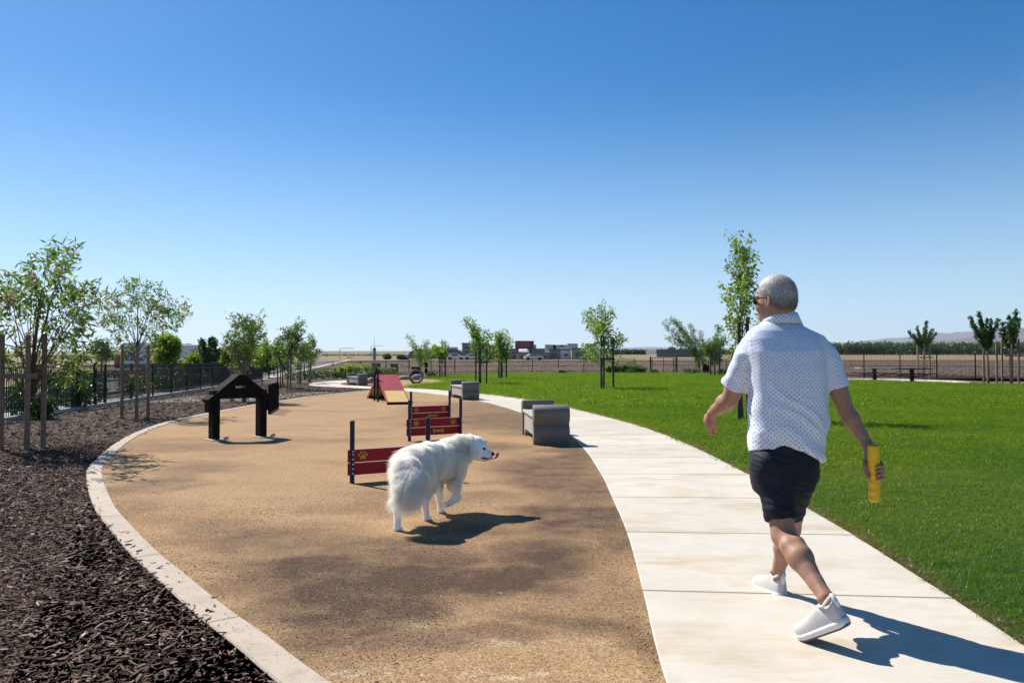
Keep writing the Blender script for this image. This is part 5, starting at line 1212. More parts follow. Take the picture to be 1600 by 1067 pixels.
stakes('three tan stakes with a pale crossbar behind the right picnic table', [1436, 1443, 1455], 593, 538, 558.5, gRS, r=.055)
stakes('three tan stakes with a wide crossbar, left of the pair at the right', [1534, 1545, 1562], 600, 532, 553.5, gRS, r=.055, dys=[-.2, .1, .25])
stakes('three tan stakes with a crossbar at the right edge', [1569, 1579, 1595], 600, 530, 556, gRS, r=.055)

def shrub(name, label, px, py, r, hgt, lm, seed, grp, n=900, L=.09, W=.03, dens=1, cat='shrub'):
    rg = np.random.default_rng(seed); g = G(px, py); d = rg.normal(0, 1, (n, 3)); d /= np.linalg.norm(d, axis=1)[:, None]; rr = rg.random(n) ** .4
    rr *= 1 + .22 * vnoise(d * 2.5 + seed, seed); C = d * rr[:, None] * np.array([r, r, hgt / 2]); C[:, 2] += hgt / 2
    V, F = leaves(C, d, 1, L, W, -.2, .01, rg); me = np_mesh(name, V, F, MT[lm], False); o = link(name, me); o.location = g; tag(o, label, cat, grp); return o
gH = 'shrubs in the verge between fence and road'
for i, (x, y, r_, lab) in enumerate(((94, 633, .35, 'small round dark shrub beyond the fence left of the first gate post'), (121, 638, .42, 'round dark shrub right behind a fence post'), (147.5, 629, .40, 'round dark shrub in the open between two fence posts'), (205, 622, .45, 'dark shrub behind the second tree stakes'), (30, 650, .4, 'low shrub seen through the pickets under the large tree'), (65, 655, .3, 'small low shrub beside the widest fence post'))):
    p = G(x, y); shrub('round_shrub', lab, x, y, r_, r_ * 1.9, 'leaf_dark', 70 + i, gH)
for i, (x, y, r_, lab) in enumerate(((254, 612, .95, 'dark clipped hedge beyond the fence below the yellow green tree'), (272, 610, .8, 'second dark clipped hedge beyond the fence'), (295, 606, .8, 'low rough hedge beyond the fence'), (345, 600, 1.0, 'dark hedge mass behind the grazing fence pickets'))):
    shrub('hedge', lab, x, y, r_, .8, 'leaf_dark', 80 + i, 'dark hedges beyond the fence', n=1500)
gF = 'bushes on the far side of the road'
wh = ['seen above the leftmost round shrub', 'at the end of the row beside the wide fence post', 'above the middle round shrub', 'between two pickets posts right of the round shrubs', 'behind the stakes of the second tree', 'just right of the second tree trunk', 'below the left side of the yellow green tree', 'below the right side of the yellow green tree', 'nearest to the large blossoming tree', 'rightmost, under the low yellow green tree']
for i, (x, y, r_) in enumerate(((110, 597, 1.1), (96, 600, .9), (125, 594, 1.0), (150, 597, .9), (190, 592, 1.4), (215, 590, 1.2), (235, 588, 1.2), (260, 587, 1.6), (70, 606, .8), (285, 586, 1.3))):
    o = shrub('roadside_bush', 'olive bush across the road, ' + wh[i], x, y, r_ * .8, .65, 'leaf_dark', 90 + i, gF, n=500, L=.16, W=.05)
def bunch(label, px, py, r, h, seed, mat='pale_grass', n=420, grp='ornamental grass clumps', name='grass_clump'):
    rg = np.random.default_rng(seed); g = G(px, py); V = []; F = []
    a = rg.random(n) * 2 * PI; d = np.sqrt(rg.random(n)) * r * .6; x = d * np.cos(a); y = d * np.sin(a); ln = (.25 + .6 * rg.random(n)) * h * .7; hh = h * (.6 + .5 * rg.random(n)); ww = .012 + .014 * rg.random(n)
    V = np.stack([np.stack([x - ww, y, x * 0], 1), np.stack([x + ww, y, x * 0], 1), np.stack([x + np.cos(a) * ln * .4 + ww * .7, y + np.sin(a) * ln * .4, hh * .7], 1), np.stack([x + np.cos(a) * ln, y + np.sin(a) * ln, hh], 1)], 1).reshape(-1, 3)
    i = np.arange(n)[:, None] * 4; F = np.concatenate([i + [[0, 1, 2]], i + [[0, 2, 3]]]); me = np_mesh(name, V, F, MT[mat], False); o = link(name, me); o.location = g; tag(o, label, 'plant', grp); return o
wh = ['just above the left end of the farthest bench', 'tallest, above the middle of the farthest bench', 'above the right end of the farthest bench', 'left of the left tapered slab', 'leftmost and smallest of the row', 'between the two tapered slabs, left', 'between the two tapered slabs, right']
for i, (x, y, r_, h) in enumerate(((545, 590, .9, .9), (556, 589.5, 1.0, 1.1), (566, 588.5, .9, 1.0), (575, 590, .9, 1.0), (534, 589, .7, .8), (602, 590, .8, .8), (606, 588.5, .7, .7))):
    bunch('pale grass clump, ' + wh[i], x, y, r_, h, 120 + i, grp='pale grass clumps behind the farthest bench')
wh = ['just right of the lone middle lawn tree', 'tallest, right of the lone middle lawn tree', 'widest, third right of the lone lawn tree', 'fourth right of the lone lawn tree', 'low, last before the far gate', 'right under the crown of the lone lawn tree', 'small, alone left of the lone lawn tree']
for i, (x, y, r_, h) in enumerate(((962, 582.5, .9, .9), (972, 582, 1.0, 1.1), (982, 582.3, 1.0, .9), (992, 582, 1.0, .8), (1000, 582.2, .8, .6), (953, 582.4, .7, .7), (878, 583, .5, .4))):
    bunch('pale grass clump at the lawn end, ' + wh[i], x, y, r_, h, 140 + i, grp='pale grass clumps at the lawn end')
wh = ['right of the last slender tree', 'second right of the last slender tree', 'third right of the last slender tree', 'farther back beside the last slender tree', 'behind the right arm of the farthest bench', 'left below the left tapered slab', 'between the tapered slabs', 'behind the left arm of the farthest bench', 'at the foot of the last slender tree', 'at the foot of the leaning young tree', 'just left of the right tapered slab']
for i, (x, y, r_) in enumerate(((490, 593, .45), (508, 592.5, .45), (521, 592, .5), (497, 590, .4), (560, 592.5, .6), (572, 592, .6), (605, 591.5, .5), (540, 592, .4), (474, 593.5, .4), (455, 594, .5), (612, 590.5, .5))):
    shrub('small_shrub', 'small dark green shrub ' + wh[i], x, y, r_, r_ * 1.4, 'leaf_dark', 160 + i, 'small shrubs in the soil bed', n=320, L=.12, W=.04)
wh = ['right beside the red sign post', 'second right of the red sign post', 'below the pale grass clumps', 'left of the far gate', 'right of the far gate', 'below the wind-blown tree', 'right of the fuller tree at the lawn end']
for i, (x, y, r_) in enumerate(((672, 587.5, .4), (676, 586.6, .4), (985, 583.4, .5), (1022, 583, .4), (1075, 583.6, .5), (1085, 583.4, .4), (1130, 584, .5))):
    shrub('small_shrub', 'low shrub at the far lawn edge, ' + wh[i], x, y, r_, r_ * .9, 'leaf_dark', 180 + i, 'low shrubs along the far lawn edge', n=260, L=.12, W=.04)
# far trees
gX = 'single trees far across the field'
for i, (x, y0, y1, hw, Y, lab) in enumerate(((605, 554, 567, 6.5, 190, 'dark round tree right of the storage tower'), (626, 555, 567, 5.5, 185, 'dark round tree left of the weeping tree'), (633, 558, 567, 4, 186, 'smaller dark tree beside the weeping tree'),
                                            (546, 561, 568, 4.5, 230, 'small dark tree far behind the farthest bench'), (1050, 541.5, 553, 7, 300, 'round tree rising above the far orchard'))):
    rg = np.random.default_rng(200 + i); p = P(x, y1, Y); z0 = H(0, Y); h = P(x, y0, Y).z - z0; w = hw * Y / FPX
    t = thing('far_tree', lab, 'tree', (p.x, Y, z0), 0, gX); mb = MB(); mb.tube([(0, 0, 0), (0, 0, h * .5)], [.14, .08], 6); mb.build('trunk', MT['bark'], t)
    n = 1500; d = rg.normal(0, 1, (n, 3)); d /= np.linalg.norm(d, axis=1)[:, None]; C = d * (rg.random(n) ** .4 * (1 + .3 * vnoise(d * 2 + i, i)))[:, None] * np.array([w, w, h * .42]); C[:, 2] += h * .56
    V, F = leaves(C, d, 1, .35, .13, 0, .05, rg); me = np_mesh('crown', V, F, MT['leaf_far'], False); c = link('crown', me, t); c['kind'] = 'stuff'
def wood(name, px0, px1, ytop, Y, n, seed, lm='leaf_dark', rows=3, dz=8):
    rg = np.random.default_rng(seed); Cs = []; Ds = []
    for k in range(n):
        x = px0 + (px1 - px0) * (k + rg.random()) / n; Yk = Y + rg.integers(0, rows) * dz + rg.normal(); p = P(x, 550, Yk); z0 = H(0, Yk)
        h = (P(x, ytop, Y).z - H(0, Y)) * (.82 + .25 * rg.random()); w = h * .62; m = 300
        d = rg.normal(0, 1, (m, 3)); d /= np.linalg.norm(d, axis=1)[:, None]; C = d * (rg.random(m) ** .35 * (1 + .3 * vnoise(d * 2 + k, k)))[:, None] * np.array([w, w, h * .46]); C += np.array([p.x, Yk, z0 + h * .52]); Cs.append(C); Ds.append(d)
    V, F = leaves(np.concatenate(Cs), np.concatenate(Ds), 1, .95, .34, 0, .1, rg); me = np_mesh(name, V, F, MT[lm], False); o = link(name, me); tag(o, 'dark green orchard rows far across the field', 'orchard', kind='stuff'); return o
wood('orchard', 1225, 1640, 534.5, 400, 120, 301)
wood('orchard', 955, 1235, 547.2, 430, 80, 302)['label'] = 'lower dark orchard strip behind the park gate'
wood('tree_belt', 430, 640, 560.5, 330, 70, 303, 'leaf_far')['label'] = 'low hazy belt of trees along the left horizon'
wood('tree_belt', -60, 440, 563, 260, 90, 304, 'leaf_far')['label'] = 'hazy tree belt beyond the road on the left'

# =================================================================== THE WALKING MAN
def skin_mat():
    m, t, b, o = nt('skin'); r = ramp(t, [(0.3, (0.33, 0.165, 0.105)), (0.55, (0.39, 0.21, 0.14)), (0.75, (0.29, 0.135, 0.085))]); t.links.new(noise(t, 16, 6, 0.6), r.inputs[0])
    g = ramp(t, [(0.35, 0.86), (0.6, 1.06)]); t.links.new(noise(t, 160, 3, 0.7), g.inputs[0])
    t.links.new(mixc(t, 1.0, r.outputs[0], g.outputs[0], 'MULTIPLY'), b.inputs['Base Color']); b.inputs['Roughness'].default_value = 0.58; b.inputs['Specular IOR Level'].default_value = .35
    b.inputs['Subsurface Weight'].default_value = 0.06; b.inputs['Subsurface Radius'].default_value = (.012, .005, .003)
    bump(t, b, noise(t, 120, 4, 0.6), 0.25, 0.002); return m
MT['skin'] = skin_mat()
man0 = Vector((1.44, 4.15, 0.030)); BZ = man0.z
man = thing('person', 'grey-haired man walking away on the path in a dotted shirt and navy shorts', 'person', tuple(man0))
def pp(px, py, Y): return np.array(P(px, py, Y)) - np.array(man0)
def unit(v): v = np.array(v, float); return v / np.linalg.norm(v)
# head frame: facing left and away
yaw = math.radians(47); f = np.array([-math.cos(yaw), math.sin(yaw), -.03]); f = unit(f); l = unit(np.cross([0, 0, 1], f)); u = np.cross(f, l)   # l = his left
hc = pp(1211, 464, 4.20)                                   # cranium centre
A3 = [f, l, u]
S = SDF((-.60, -.75, -.06), (.60, .75, 1.82), .0048)
def hp_(a, b_, c): return hc + f * a + l * b_ + u * c
# cranium, face
S.ell(hp_(-.008, 0, .012), (.098, .076, .098), A3, .0)
S.ell(hp_(.022, 0, -.045), (.074, .066, .082), A3, .02)     # face
S.ell(hp_(.045, 0, -.095), (.046, .050, .038), A3, .02)     # jaw
S.ell(hp_(.072, 0, -.112), (.022, .026, .018), A3, .015)    # chin
S.cap(hp_(.086, 0, -.012), hp_(.106, 0, -.046), .010, .015, .012)   # nose
for s in (-1, 1):
    S.ell(hp_(.100, s * .011, -.050), (.010, .009, .008), A3, .006)
    S.ell(hp_(.060, s * .040, -.052), (.030, .024, .026), A3, .02)   # cheek
    S.ell(hp_(.092, s * .032, -.014), (.014, .018, .010), A3, .008, op='s')   # eye socket
    S.ell(hp_(.078, s * .032, -.015), (.013, .013, .012), A3, .004)  # eye ball / lid
    S.cap(hp_(.088, s * .015, .008), hp_(.078, s * .052, .005), .008, .007, .010)   # brow
    # ear: rim, lobe and hollow
    e = hp_(-.004, s * .079, -.028); ea = unit(l * s * .5 - f * .85); ax_ = [unit(np.cross(u, ea)), ea, u]
    S.ell(e, (.008, .021, .031), [unit(l * s * .86 + f * .5), unit(-f * .86 + l * s * .5), u], .006)
    S.ell(e + l * s * .012 + f * .006, (.008, .010, .016), [unit(l * s * .86 + f * .5), unit(-f * .86 + l * s * .5), u], .004, op='s')
S.cap(hp_(.088, -.018, -.082), hp_(.088, .018, -.082), .0075, .0075, .006)   # lips
S.cap(hp_(.094, -.020, -.0775), hp_(.094, .020, -.0775), .0018, .0018, .003, op='s')
# neck
nb = pp(1222, 515, 4.20)
S.cap(hp_(-.034, 0, -.06), nb, .064, .070, .03)
S.cap(hp_(.0, 0, -.085), nb + np.array([0, .02, 0]), .054, .06, .03)
# trunk under the clothes (same body)
def st(py, x0, x1, yc, b_):
    a = pp(x0, py, 4.17); c = pp(x1, py, 4.17); return (a[2], (a[0] + c[0]) / 2, (c[0] - a[0]) / 2, yc, b_)
S.stack([st(520, 1180, 1268, .04, .07), st(545, 1170, 1288, .03, .10), st(600, 1174, 1288, .02, .12), st(660, 1176, 1284, .02, .13), st(700, 1184, 1270, .01, .11), st(760, 1192, 1252, .0, .09)], .03)
# arms
Ls = pp(1172, 552, 4.20); Le = pp(1140, 624, 4.30); Lw = pp(1112, 646, 4.50)
Rs = pp(1290, 556, 4.14); Re = pp(1322, 641, 4.10); Rw = pp(1357, 697, 4.02)
for a, b_, c, k in ((Ls, Le, Lw, 1), (Rs, Re, Rw, -1)):
    w_ = 1.0 if k > 0 else .86
    S.cap(a, b_, .056 * w_, .043 * w_, .025); m_ = a + (b_ - a) * .45; S.cap(m_, a + (b_ - a) * .8, .052 * w_, .046 * w_, .02)
    q = b_ + (c - b_) * .25; S.cap(b_, q, .042 * w_, .047 * w_, .02); S.cap(q, b_ + (c - b_) * .72, .047 * w_, .033 * w_, .02); S.cap(b_ + (c - b_) * .7, c, .033 * w_, .026, .015)
    e_ = unit(np.cross(c - b_, [0, 0, 1.])); S.ell(b_ - unit(c - b_) * .022 + unit(b_ - a) * .012, (.024, .024, .024), None, .014)      # elbow
    for s_ in (-1, 1): S.cap(b_ + (c - b_) * .1 + e_ * s_ * .018, b_ + (c - b_) * .6 + e_ * s_ * .010, .026 * w_, .020 * w_, .010)
# legs: his left leg trails towards the camera, his right leg leads
def shoe_frame(heel, toe): fx = unit(toe - heel); uz = unit(np.array([0, 0, 1.]) - fx * fx[2]); return fx, uz, np.linalg.norm(toe - heel)
SH_L = (pp(1322, 966, 3.56), np.array(G(1246, 1004)) - np.array(man0) + np.array([0, 0, .034])); SH_R = (np.array(G(1224, 937)) - np.array(man0) + np.array([0, -.01, .034]), pp(1181, 908, 4.72))
def ankle_of(s): fx, uz, L_ = shoe_frame(*s); return s[0] + fx * L_ * .19 + uz * .112
Lh = pp(1206, 735, 4.12); Lk = pp(1225, 836, 4.00); Lc = pp(1240, 868, 3.90); La = ankle_of(SH_L)
Rh = pp(1250, 735, 4.22); Rk = pp(1233, 826, 4.40); Rc = pp(1226, 862, 4.42); Ra = ankle_of(SH_R)
for h_, k_, c_, a_, s in ((Lh, Lk, Lc, La, 1), (Rh, Rk, Rc, Ra, -1)):
    S.cap(h_, k_, .076, .058, .03)
    S.ell(k_, (.060, .060, .062), None, .02)
    d_ = unit(a_ - k_); back = unit(np.array([0, -1, 0]) - d_ * (np.array([0, -1, 0]) @ d_)); side = np.cross(d_, back)
    L_ = np.linalg.norm(a_ - k_)
    S.cap(k_ + d_ * .05 + back * .004, k_ + d_ * L_ * .42 + back * .014, .056, .061, .02)          # calf
    S.cap(k_ + d_ * L_ * .24 + back * .028 + side * .020, k_ + d_ * L_ * .46 + back * .020 + side * .014, .040, .034, .016)
    S.cap(k_ + d_ * L_ * .24 + back * .028 - side * .022, k_ + d_ * L_ * .42 + back * .020 - side * .016, .038, .032, .016)
    S.cap(k_ + d_ * L_ * .42 + back * .012, k_ + d_ * L_ * .80, .057, .036, .02); S.cap(k_ + d_ * L_ * .78, a_, .037, .035, .012)
    S.cap(k_ + d_ * L_ * .6 + back * .026, a_ + back * .036 + np.array([0, 0, -.02]), .014, .013, .010)   # tendon
    for q in (-1, 1): S.ell(a_ + side * q * .030 + d_ * .005, (.014, .014, .014), None, .008)            # ankle bones
# feet inside the shoes
for (h0, t0_), a_ in ((SH_L, La), (SH_R, Ra)):
    fx, uz, L_ = shoe_frame(h0, t0_); S.cap(a_ - uz * .01, h0 + fx * L_ * .17 + uz * .045, .032, .028, .015); S.cap(h0 + fx * L_ * .2 + uz * .04, h0 + fx * L_ * .72 + uz * .022, .026, .016, .02)
# ---- hands
def finger(p0, dirs, lens, r0, r1, k=.003):
    p = np.array(p0, float); n_ = len(lens); 
    for i, (d, L_) in enumerate(zip(dirs, lens)):
        q = p + unit(d) * L_; ra = r0 + (r1 - r0) * i / n_; rb = r0 + (r1 - r0) * (i + 1) / n_; S.cap(p, q, ra, rb, k); p = q
    return p
# right hand closed round the toy: palm behind it, fingers coming round its right side
tA = pp(1365, 695, 3.93); tB = pp(1367, 783, 3.95); TR = .029
tax = unit(tA - tB)
grip = tB + tax * .155                                       # middle of the grip
away = np.array([.12, .99, 0]); away = unit(away - tax * (away @ tax)); right = np.cross(away, tax); right = right if right[0] > 0 else -right
palm = grip + away * (TR + .020) + right * .006
S.cap(Rw, palm + tax * .035, .028, .030, .015)
S.cap(palm + tax * .035 - right * .016, palm - tax * .035 - right * .012, .022, .020, .012, sq=(away, .72))
S.cap(palm + tax * .038 + right * .018, palm - tax * .036 + right * .022, .021, .019, .012, sq=(away, .72))
for i, (off, ln) in enumerate(((.030, 1.0), (.009, 1.08), (-.012, 1.02), (-.032, .84))):
    r_ = .0098 if i < 3 else .0086
    kn = palm + tax * off + right * .036 - away * .002
    S.cap(palm + tax * off * .9 + right * .012, kn, .012, r_ * 1.08, .008)
    p1 = grip + tax * off + right * (TR + r_ * .95) - away * .004
    p2 = grip + tax * (off - .003) + right * (TR * .62 + r_ * .6) * ln - away * (TR * .85 + r_)
    p3 = grip + tax * (off - .006) - right * (.002) * ln - away * (TR + r_ * .85)
    S.cap(kn, p1, r_ * 1.08, r_, .003); S.cap(p1, p2, r_, r_ * .93, .002); S.cap(p2, p3, r_ * .93, r_ * .82, .002)
th0 = palm + tax * .035 - right * .026; th1 = grip + tax * .018 - right * (TR + .012) + away * .006; th2 = grip - tax * .014 - right * (TR + .010) - away * .010; th3 = grip - tax * .036 - right * (TR + .004) - away * .018
S.cap(palm + tax * .045 - right * .008, th0, .019, .016, .010); S.cap(th0, th1, .016, .0125, .008); S.cap(th1, th2, .0118, .0112, .002); S.cap(th2, th3, .0112, .0090, .002)
# left hand, relaxed, thumb towards the body
d0 = unit(Lw - Le); hd_ = unit(np.array([-.10, .50, -.60])); bk = unit(np.array([-.85, -.35, -.1])); bk = unit(bk - hd_ * (bk @ hd_)); wd_ = np.cross(hd_, bk)   # bk: back of the hand
wd_ = wd_ if wd_[1] < 0 else -wd_
pm_ = Lw + hd_ * .052
S.cap(Lw, pm_, .027, .030, .012, sq=(bk, .75)); S.cap(pm_ + wd_ * .018, pm_ - wd_ * .020, .026, .024, .012, sq=(bk, .62))
for i, (off, ln) in enumerate(((.033, .92), (.011, 1.0), (-.011, .95), (-.032, .78))):
    b0 = pm_ + hd_ * .036 + wd_ * off; r_ = .0096 if i < 3 else .0084; c1 = .55 + .12 * i
    dirs = [hd_ - bk * .35 * (1 + .2 * i), hd_ - bk * (1.0 + .25 * i), -bk + hd_ * .05]
    S.cap(pm_ + wd_ * off * .8, b0, .013, r_ * 1.1, .008); finger(b0, dirs, [.042 * ln, .027 * ln, .021 * ln], r_, r_ * .8)
S.cap(Lw + hd_ * .018 + wd_ * .018, pm_ + wd_ * .042 - bk * .014, .016, .013, .010); finger(pm_ + wd_ * .042 - bk * .014, [hd_ + wd_ * .15 - bk * .25, hd_ - bk * .5], [.032, .026], .0118, .0095)
V, F = S.mesh(2); bodyD = None
me = np_mesh('body', V, F, MT['skin']); link('body', me, man)

# ---- hair: cap grown from the cranium + short strands
HS = SDF(hc - .16, hc + .16, .0036)
HS.ell(hp_(-.008, 0, .014), (.106, .083, .105), A3, .0); HS.ell(hp_(-.045, 0, -.035), (.058, .071, .058), A3, .03)
def hair_cut(X, Y, Z):
    a = (X - hc[0]) * f[0] + (Y - hc[1]) * f[1] + (Z - hc[2]) * f[2]; b_ = (X - hc[0]) * l[0] + (Y - hc[1]) * l[1] + (Z - hc[2]) * l[2]; c = (X - hc[0]) * u[0] + (Y - hc[1]) * u[1] + (Z - hc[2]) * u[2]
    front = (a - .070) * .8 - (c - .060) * .55 + np.abs(b_) * .10          # keeps the forehead free
    side = -.012 - c - np.clip(-a, 0, .05) * 1.35 ; nape = -.090 - c
    low = np.where(a > -.03, side, np.maximum(nape, side))
    ear = .018 - np.sqrt((a + .000) ** 2 + (c + .034) ** 2) + 0 * b_
    return np.maximum(np.maximum(front, low), ear)
HS.cut(hair_cut); HV, HF = HS.mesh(2); HN = vnormals(HV, HF)
HV = HV + HN * (vnoise(HV * 60, 3) * .0010)[:, None]
def nape_mix(t, col, b):
    sz = node(t, 'ShaderNodeSeparateXYZ'); t.links.new(objco(t), sz.inputs[0]); mr = node(t, 'ShaderNodeMapRange', interpolation_type='SMOOTHSTEP'); t.links.new(sz.outputs['Z'], mr.inputs[0])
    mr.inputs[1].default_value = hc[2] - .075; mr.inputs[2].default_value = hc[2] + .02; mr.inputs[3].default_value = .75; mr.inputs[4].default_value = 0
    t.links.new(mixc(t, mr.outputs[0], col, (.075, .062, .055)), b.inputs['Base Color'])
m, t, b, o = nt('grey_hair'); r = ramp(t, [(0.25, (0.16, 0.145, 0.13)), (0.5, (0.42, 0.395, 0.375)), (0.75, (0.78, 0.76, 0.73))]); t.links.new(noise(t, 1, 4, 0.7, mapped(t, (190, 190, 70))), r.inputs[0]); nape_mix(t, r.outputs[0], b)
b.inputs['Roughness'].default_value = 0.6; bump(t, b, noise(t, 1, 3, 0.7, mapped(t, (420, 420, 160))), 0.5, 0.002); m_hair = m
link('hair', np_mesh('hair', HV, HF, m_hair), man)
def strands(name, root, nrm, direc, length, mat, parent, seg=4, r0=.0008, bend=.5, seed=1, rtip=.2, zmin=None):
    """hair curves; each strand leaves along nrm and turns towards direc"""
    N = len(root); hcv = bpy.data.hair_curves.new(name); hcv.add_curves([seg] * N); q = np.linspace(0, 1, seg)
    d0 = nrm / (np.linalg.norm(nrm, axis=1)[:, None] + 1e-9); d1 = direc / (np.linalg.norm(direc, axis=1)[:, None] + 1e-9)
    pts = np.zeros((N, seg, 3)); pts[:, 0] = root
    for i in range(1, seg):
        w = min(1, q[i] ** .6 * (.4 + bend)); d = d0 * (1 - w) + d1 * w; d /= np.linalg.norm(d, axis=1)[:, None] + 1e-9
        pts[:, i] = pts[:, i - 1] + d * (length / (seg - 1))[:, None]
    if zmin is not None: pts[:, :, 2] = np.maximum(pts[:, :, 2], zmin)
    hcv.points.foreach_set('position', pts.astype(np.float32).ravel())
    rr = np.tile(r0 * (1 - (1 - rtip) * q), N).astype(np.float32); hcv.points.foreach_set('radius', rr)
    hcv.materials.append(mat); o = bpy.data.objects.new(name, hcv); COL.objects.link(o); o.parent = parent; return o
ii = rng.integers(0, len(HV), 9000); gd = -f * .5 + np.array([0, 0, -.6]) 
m, t, b, o = nt('grey_hair_strand'); ci = t.nodes.new('ShaderNodeHairInfo'); r = ramp(t, [(0, (0.22, 0.20, 0.185)), (.5, (0.42, 0.395, 0.375)), (1, (0.66, 0.64, 0.61))]); t.links.new(ci.outputs['Random'], r.inputs[0]); nape_mix(t, r.outputs[0], b); b.inputs['Roughness'].default_value = .5
so = strands('hair_strands', HV[ii] - HN[ii] * .001, HN[ii] + rng.normal(0, .2, (9000, 3)), np.repeat(gd[None], 9000, 0) + rng.normal(0, .2, (9000, 3)), .007 + .007 * rng.random(9000), m, man, 3, .0007, .5); so['kind'] = 'stuff'
# ---- sunglasses
sg_ = bpy.data.objects.new('sunglasses', None); COL.objects.link(sg_); sg_.parent = man
for s in (-1, 1):
    mb = MB(); V_ = []; c = hp_(.108, s * .034, -.014); n_ = 14
    for dz in (0, 1):
        for k in range(n_):
            a = 2 * PI * k / n_; ca, sa = math.cos(a), math.sin(a); wx = .030 * np.sign(ca) * abs(ca) ** .7; wz = .021 * np.sign(sa) * abs(sa) ** .7
            wrap = -.016 * ((s * wx + .03) / .06) ** 2
            V_.append(c + l * wx + u * wz + f * (wrap - dz * .003))
    F_ = [tuple(range(n_)), tuple(reversed(range(n_, 2 * n_)))] + [(k, (k + 1) % n_, n_ + (k + 1) % n_, n_ + k) for k in range(n_)]
    mb.add(V_, F_); mb.build('lens', MT['glass_dark'], sg_)
    mb = MB(); mb.tube([hp_(.098, s * .063, -.004), hp_(.055, s * .078, -.004), hp_(.0, s * .084, -.010), hp_(-.02, s * .084, -.028)], .0028, 6); mb.build('temple', MT['black_metal'], sg_)
mb = MB(); mb.tube([hp_(.110, -.008, -.006), hp_(.114, 0, -.003), hp_(.110, .008, -.006)], .0025, 6); mb.tube([hp_(.112, .006, .008), hp_(.108, .040, .009), hp_(.094, .066, .006)], .0025, 6); mb.tube([hp_(.112, -.006, .008), hp_(.108, -.040, .009), hp_(.094, -.066, .006)], .0025, 6); mb.build('frame', MT['black_metal'], sg_)

# ---- shirt
C = SDF((-.50, -.42, .70), (.52, .42, 1.66), .0052)
C.stack([st(500, 1200, 1244, .045, .062), st(508, 1186, 1256, .04, .082), st(517, 1172, 1270, .03, .100), st(530, 1164, 1280, .02, .118), st(550, 1161, 1288, .005, .138), st(580, 1164, 1290, .0, .150), st(612, 1167, 1290, .0, .155),
         st(650, 1169, 1288, .0, .160), st(690, 1170, 1284, .0, .160), st(720, 1172, 1281, -.005, .158), st(745, 1173, 1279, -.005, .158)], 0)
Lse = pp(1146, 606, 4.27); Rse = pp(1309, 606, 4.12); ld = unit(Lse - Ls); rd = unit(Rse - Rs)
C.cap(pp(1182, 538, 4.20), Ls + ld * .01, .060, .072, .035); C.cap(pp(1277, 538, 4.16), Rs + rd * .01, .060, .066, .035)
C2 = SDF((-.50, -.42, .70), (.52, .42, 1.66), .0052); C2.cap(Ls, Lse + ld * .05, .074, .068, .0); C2.cap(Rs, Rse + rd * .05, .066, .055, .0)
def hem(X, Y, Z):
    px_ = X / .003352; side = np.clip((X + .26) / .43, 0, 1)
    h = .955 - .035 * 0 - .075 * np.clip((X - .02) / .12, 0, 1) ** 1.2 + .020 * np.exp(-((X + .06) / .05) ** 2) - .012 * np.exp(-((X + .2) / .04) ** 2) + .035 * np.clip((X - .135) / .04, 0, 1)
    h = h - .015 * np.clip(Y / .1, -1, 1)
    return h - Z - man0.z + .0
zl = pp(1170, 708, 4.0)[2]
def hemcut(X, Y, Z):
    return (hem(X, Y, Z) - hem(np.array(-.24), np.array(0.), np.array(0.))) + zl - 0 * Z
C.cut(lambda X, Y, Z: hemcut(X, Y, Z))
for q0, dd in ():
    def sc(X, Y, Z, q0=q0, dd=dd):
        d = (X - q0[0]) * dd[0] + (Y - q0[1]) * dd[1] + (Z - q0[2]) * dd[2]; r2 = (X - q0[0]) ** 2 + (Y - q0[1]) ** 2 + (Z - q0[2]) ** 2
        return np.where((r2 < .145 ** 2) & (np.abs(X - q0[0]) < .12) & ((X < -.222) if q0[0] < 0 else (X > .205)), d, -1)
    C.cut(sc)
C2.cut(lambda X, Y, Z: np.where(X < 0, (X - Lse[0]) * ld[0] + (Y - Lse[1]) * ld[1] + (Z - Lse[2]) * ld[2], (X - Rse[0]) * rd[0] + (Y - Rse[1]) * rd[1] + (Z - Rse[2]) * rd[2]))
hh = np.clip(.5 + .5 * (C.D - C2.D) / .022, 0, 1); C.D = C.D * (1 - hh) + C2.D * hh - .022 * hh * (1 - hh)
V, F = C.mesh(2); N = vnormals(V, F)
# folds: diagonal drag lines over the lower back, gathers at the armpits
x, y, z = V[:, 0], V[:, 1], V[:, 2]; low = np.clip((1.30 - z) / .35, 0, 1)
d1 = x * .62 + z * .80; d2 = x * .8 - z * .6
wob = vnoise(V * 5, 8) * .05
w1 = vnoise(np.stack([(d1 + wob) * 17, d2 * 3.2, y * 4], 1), 31); w2 = vnoise(np.stack([(d1 + wob) * 34, d2 * 5, y * 6], 1), 32); w3 = vnoise(np.stack([x * 9, z * 3.0, y * 9], 1), 33)
w1 = 1 - np.abs(w1) * 2
disp = (.0085 * w1 + .0034 * w2) * low * (.45 + .55 * np.clip((x + .25) / .3, 0, 1)) + .006 * w3 * (1 - low * .6)
sl_ = np.clip((np.abs(x + .02) - .19) / .04, 0, 1) * np.clip((z - 1.1) / .1, 0, 1); disp = disp * (1 - sl_) + sl_ * .0065 * vnoise(np.stack([x * 8, z * 26 + x * 10, y * 8], 1), 34)
am = np.exp(-((np.abs(x + .02) - .19) / .03) ** 2) * np.clip((z - 1.05) / .08, 0, 1) * np.clip((1.42 - z) / .08, 0, 1); disp -= .007 * am
top_ = np.clip((z - 1.52) / .03, 0, 1); disp *= 1 - top_ * .8
disp *= 1.6; V = V + N * disp[:, None]
me = np_mesh('shirt', V, F, [])
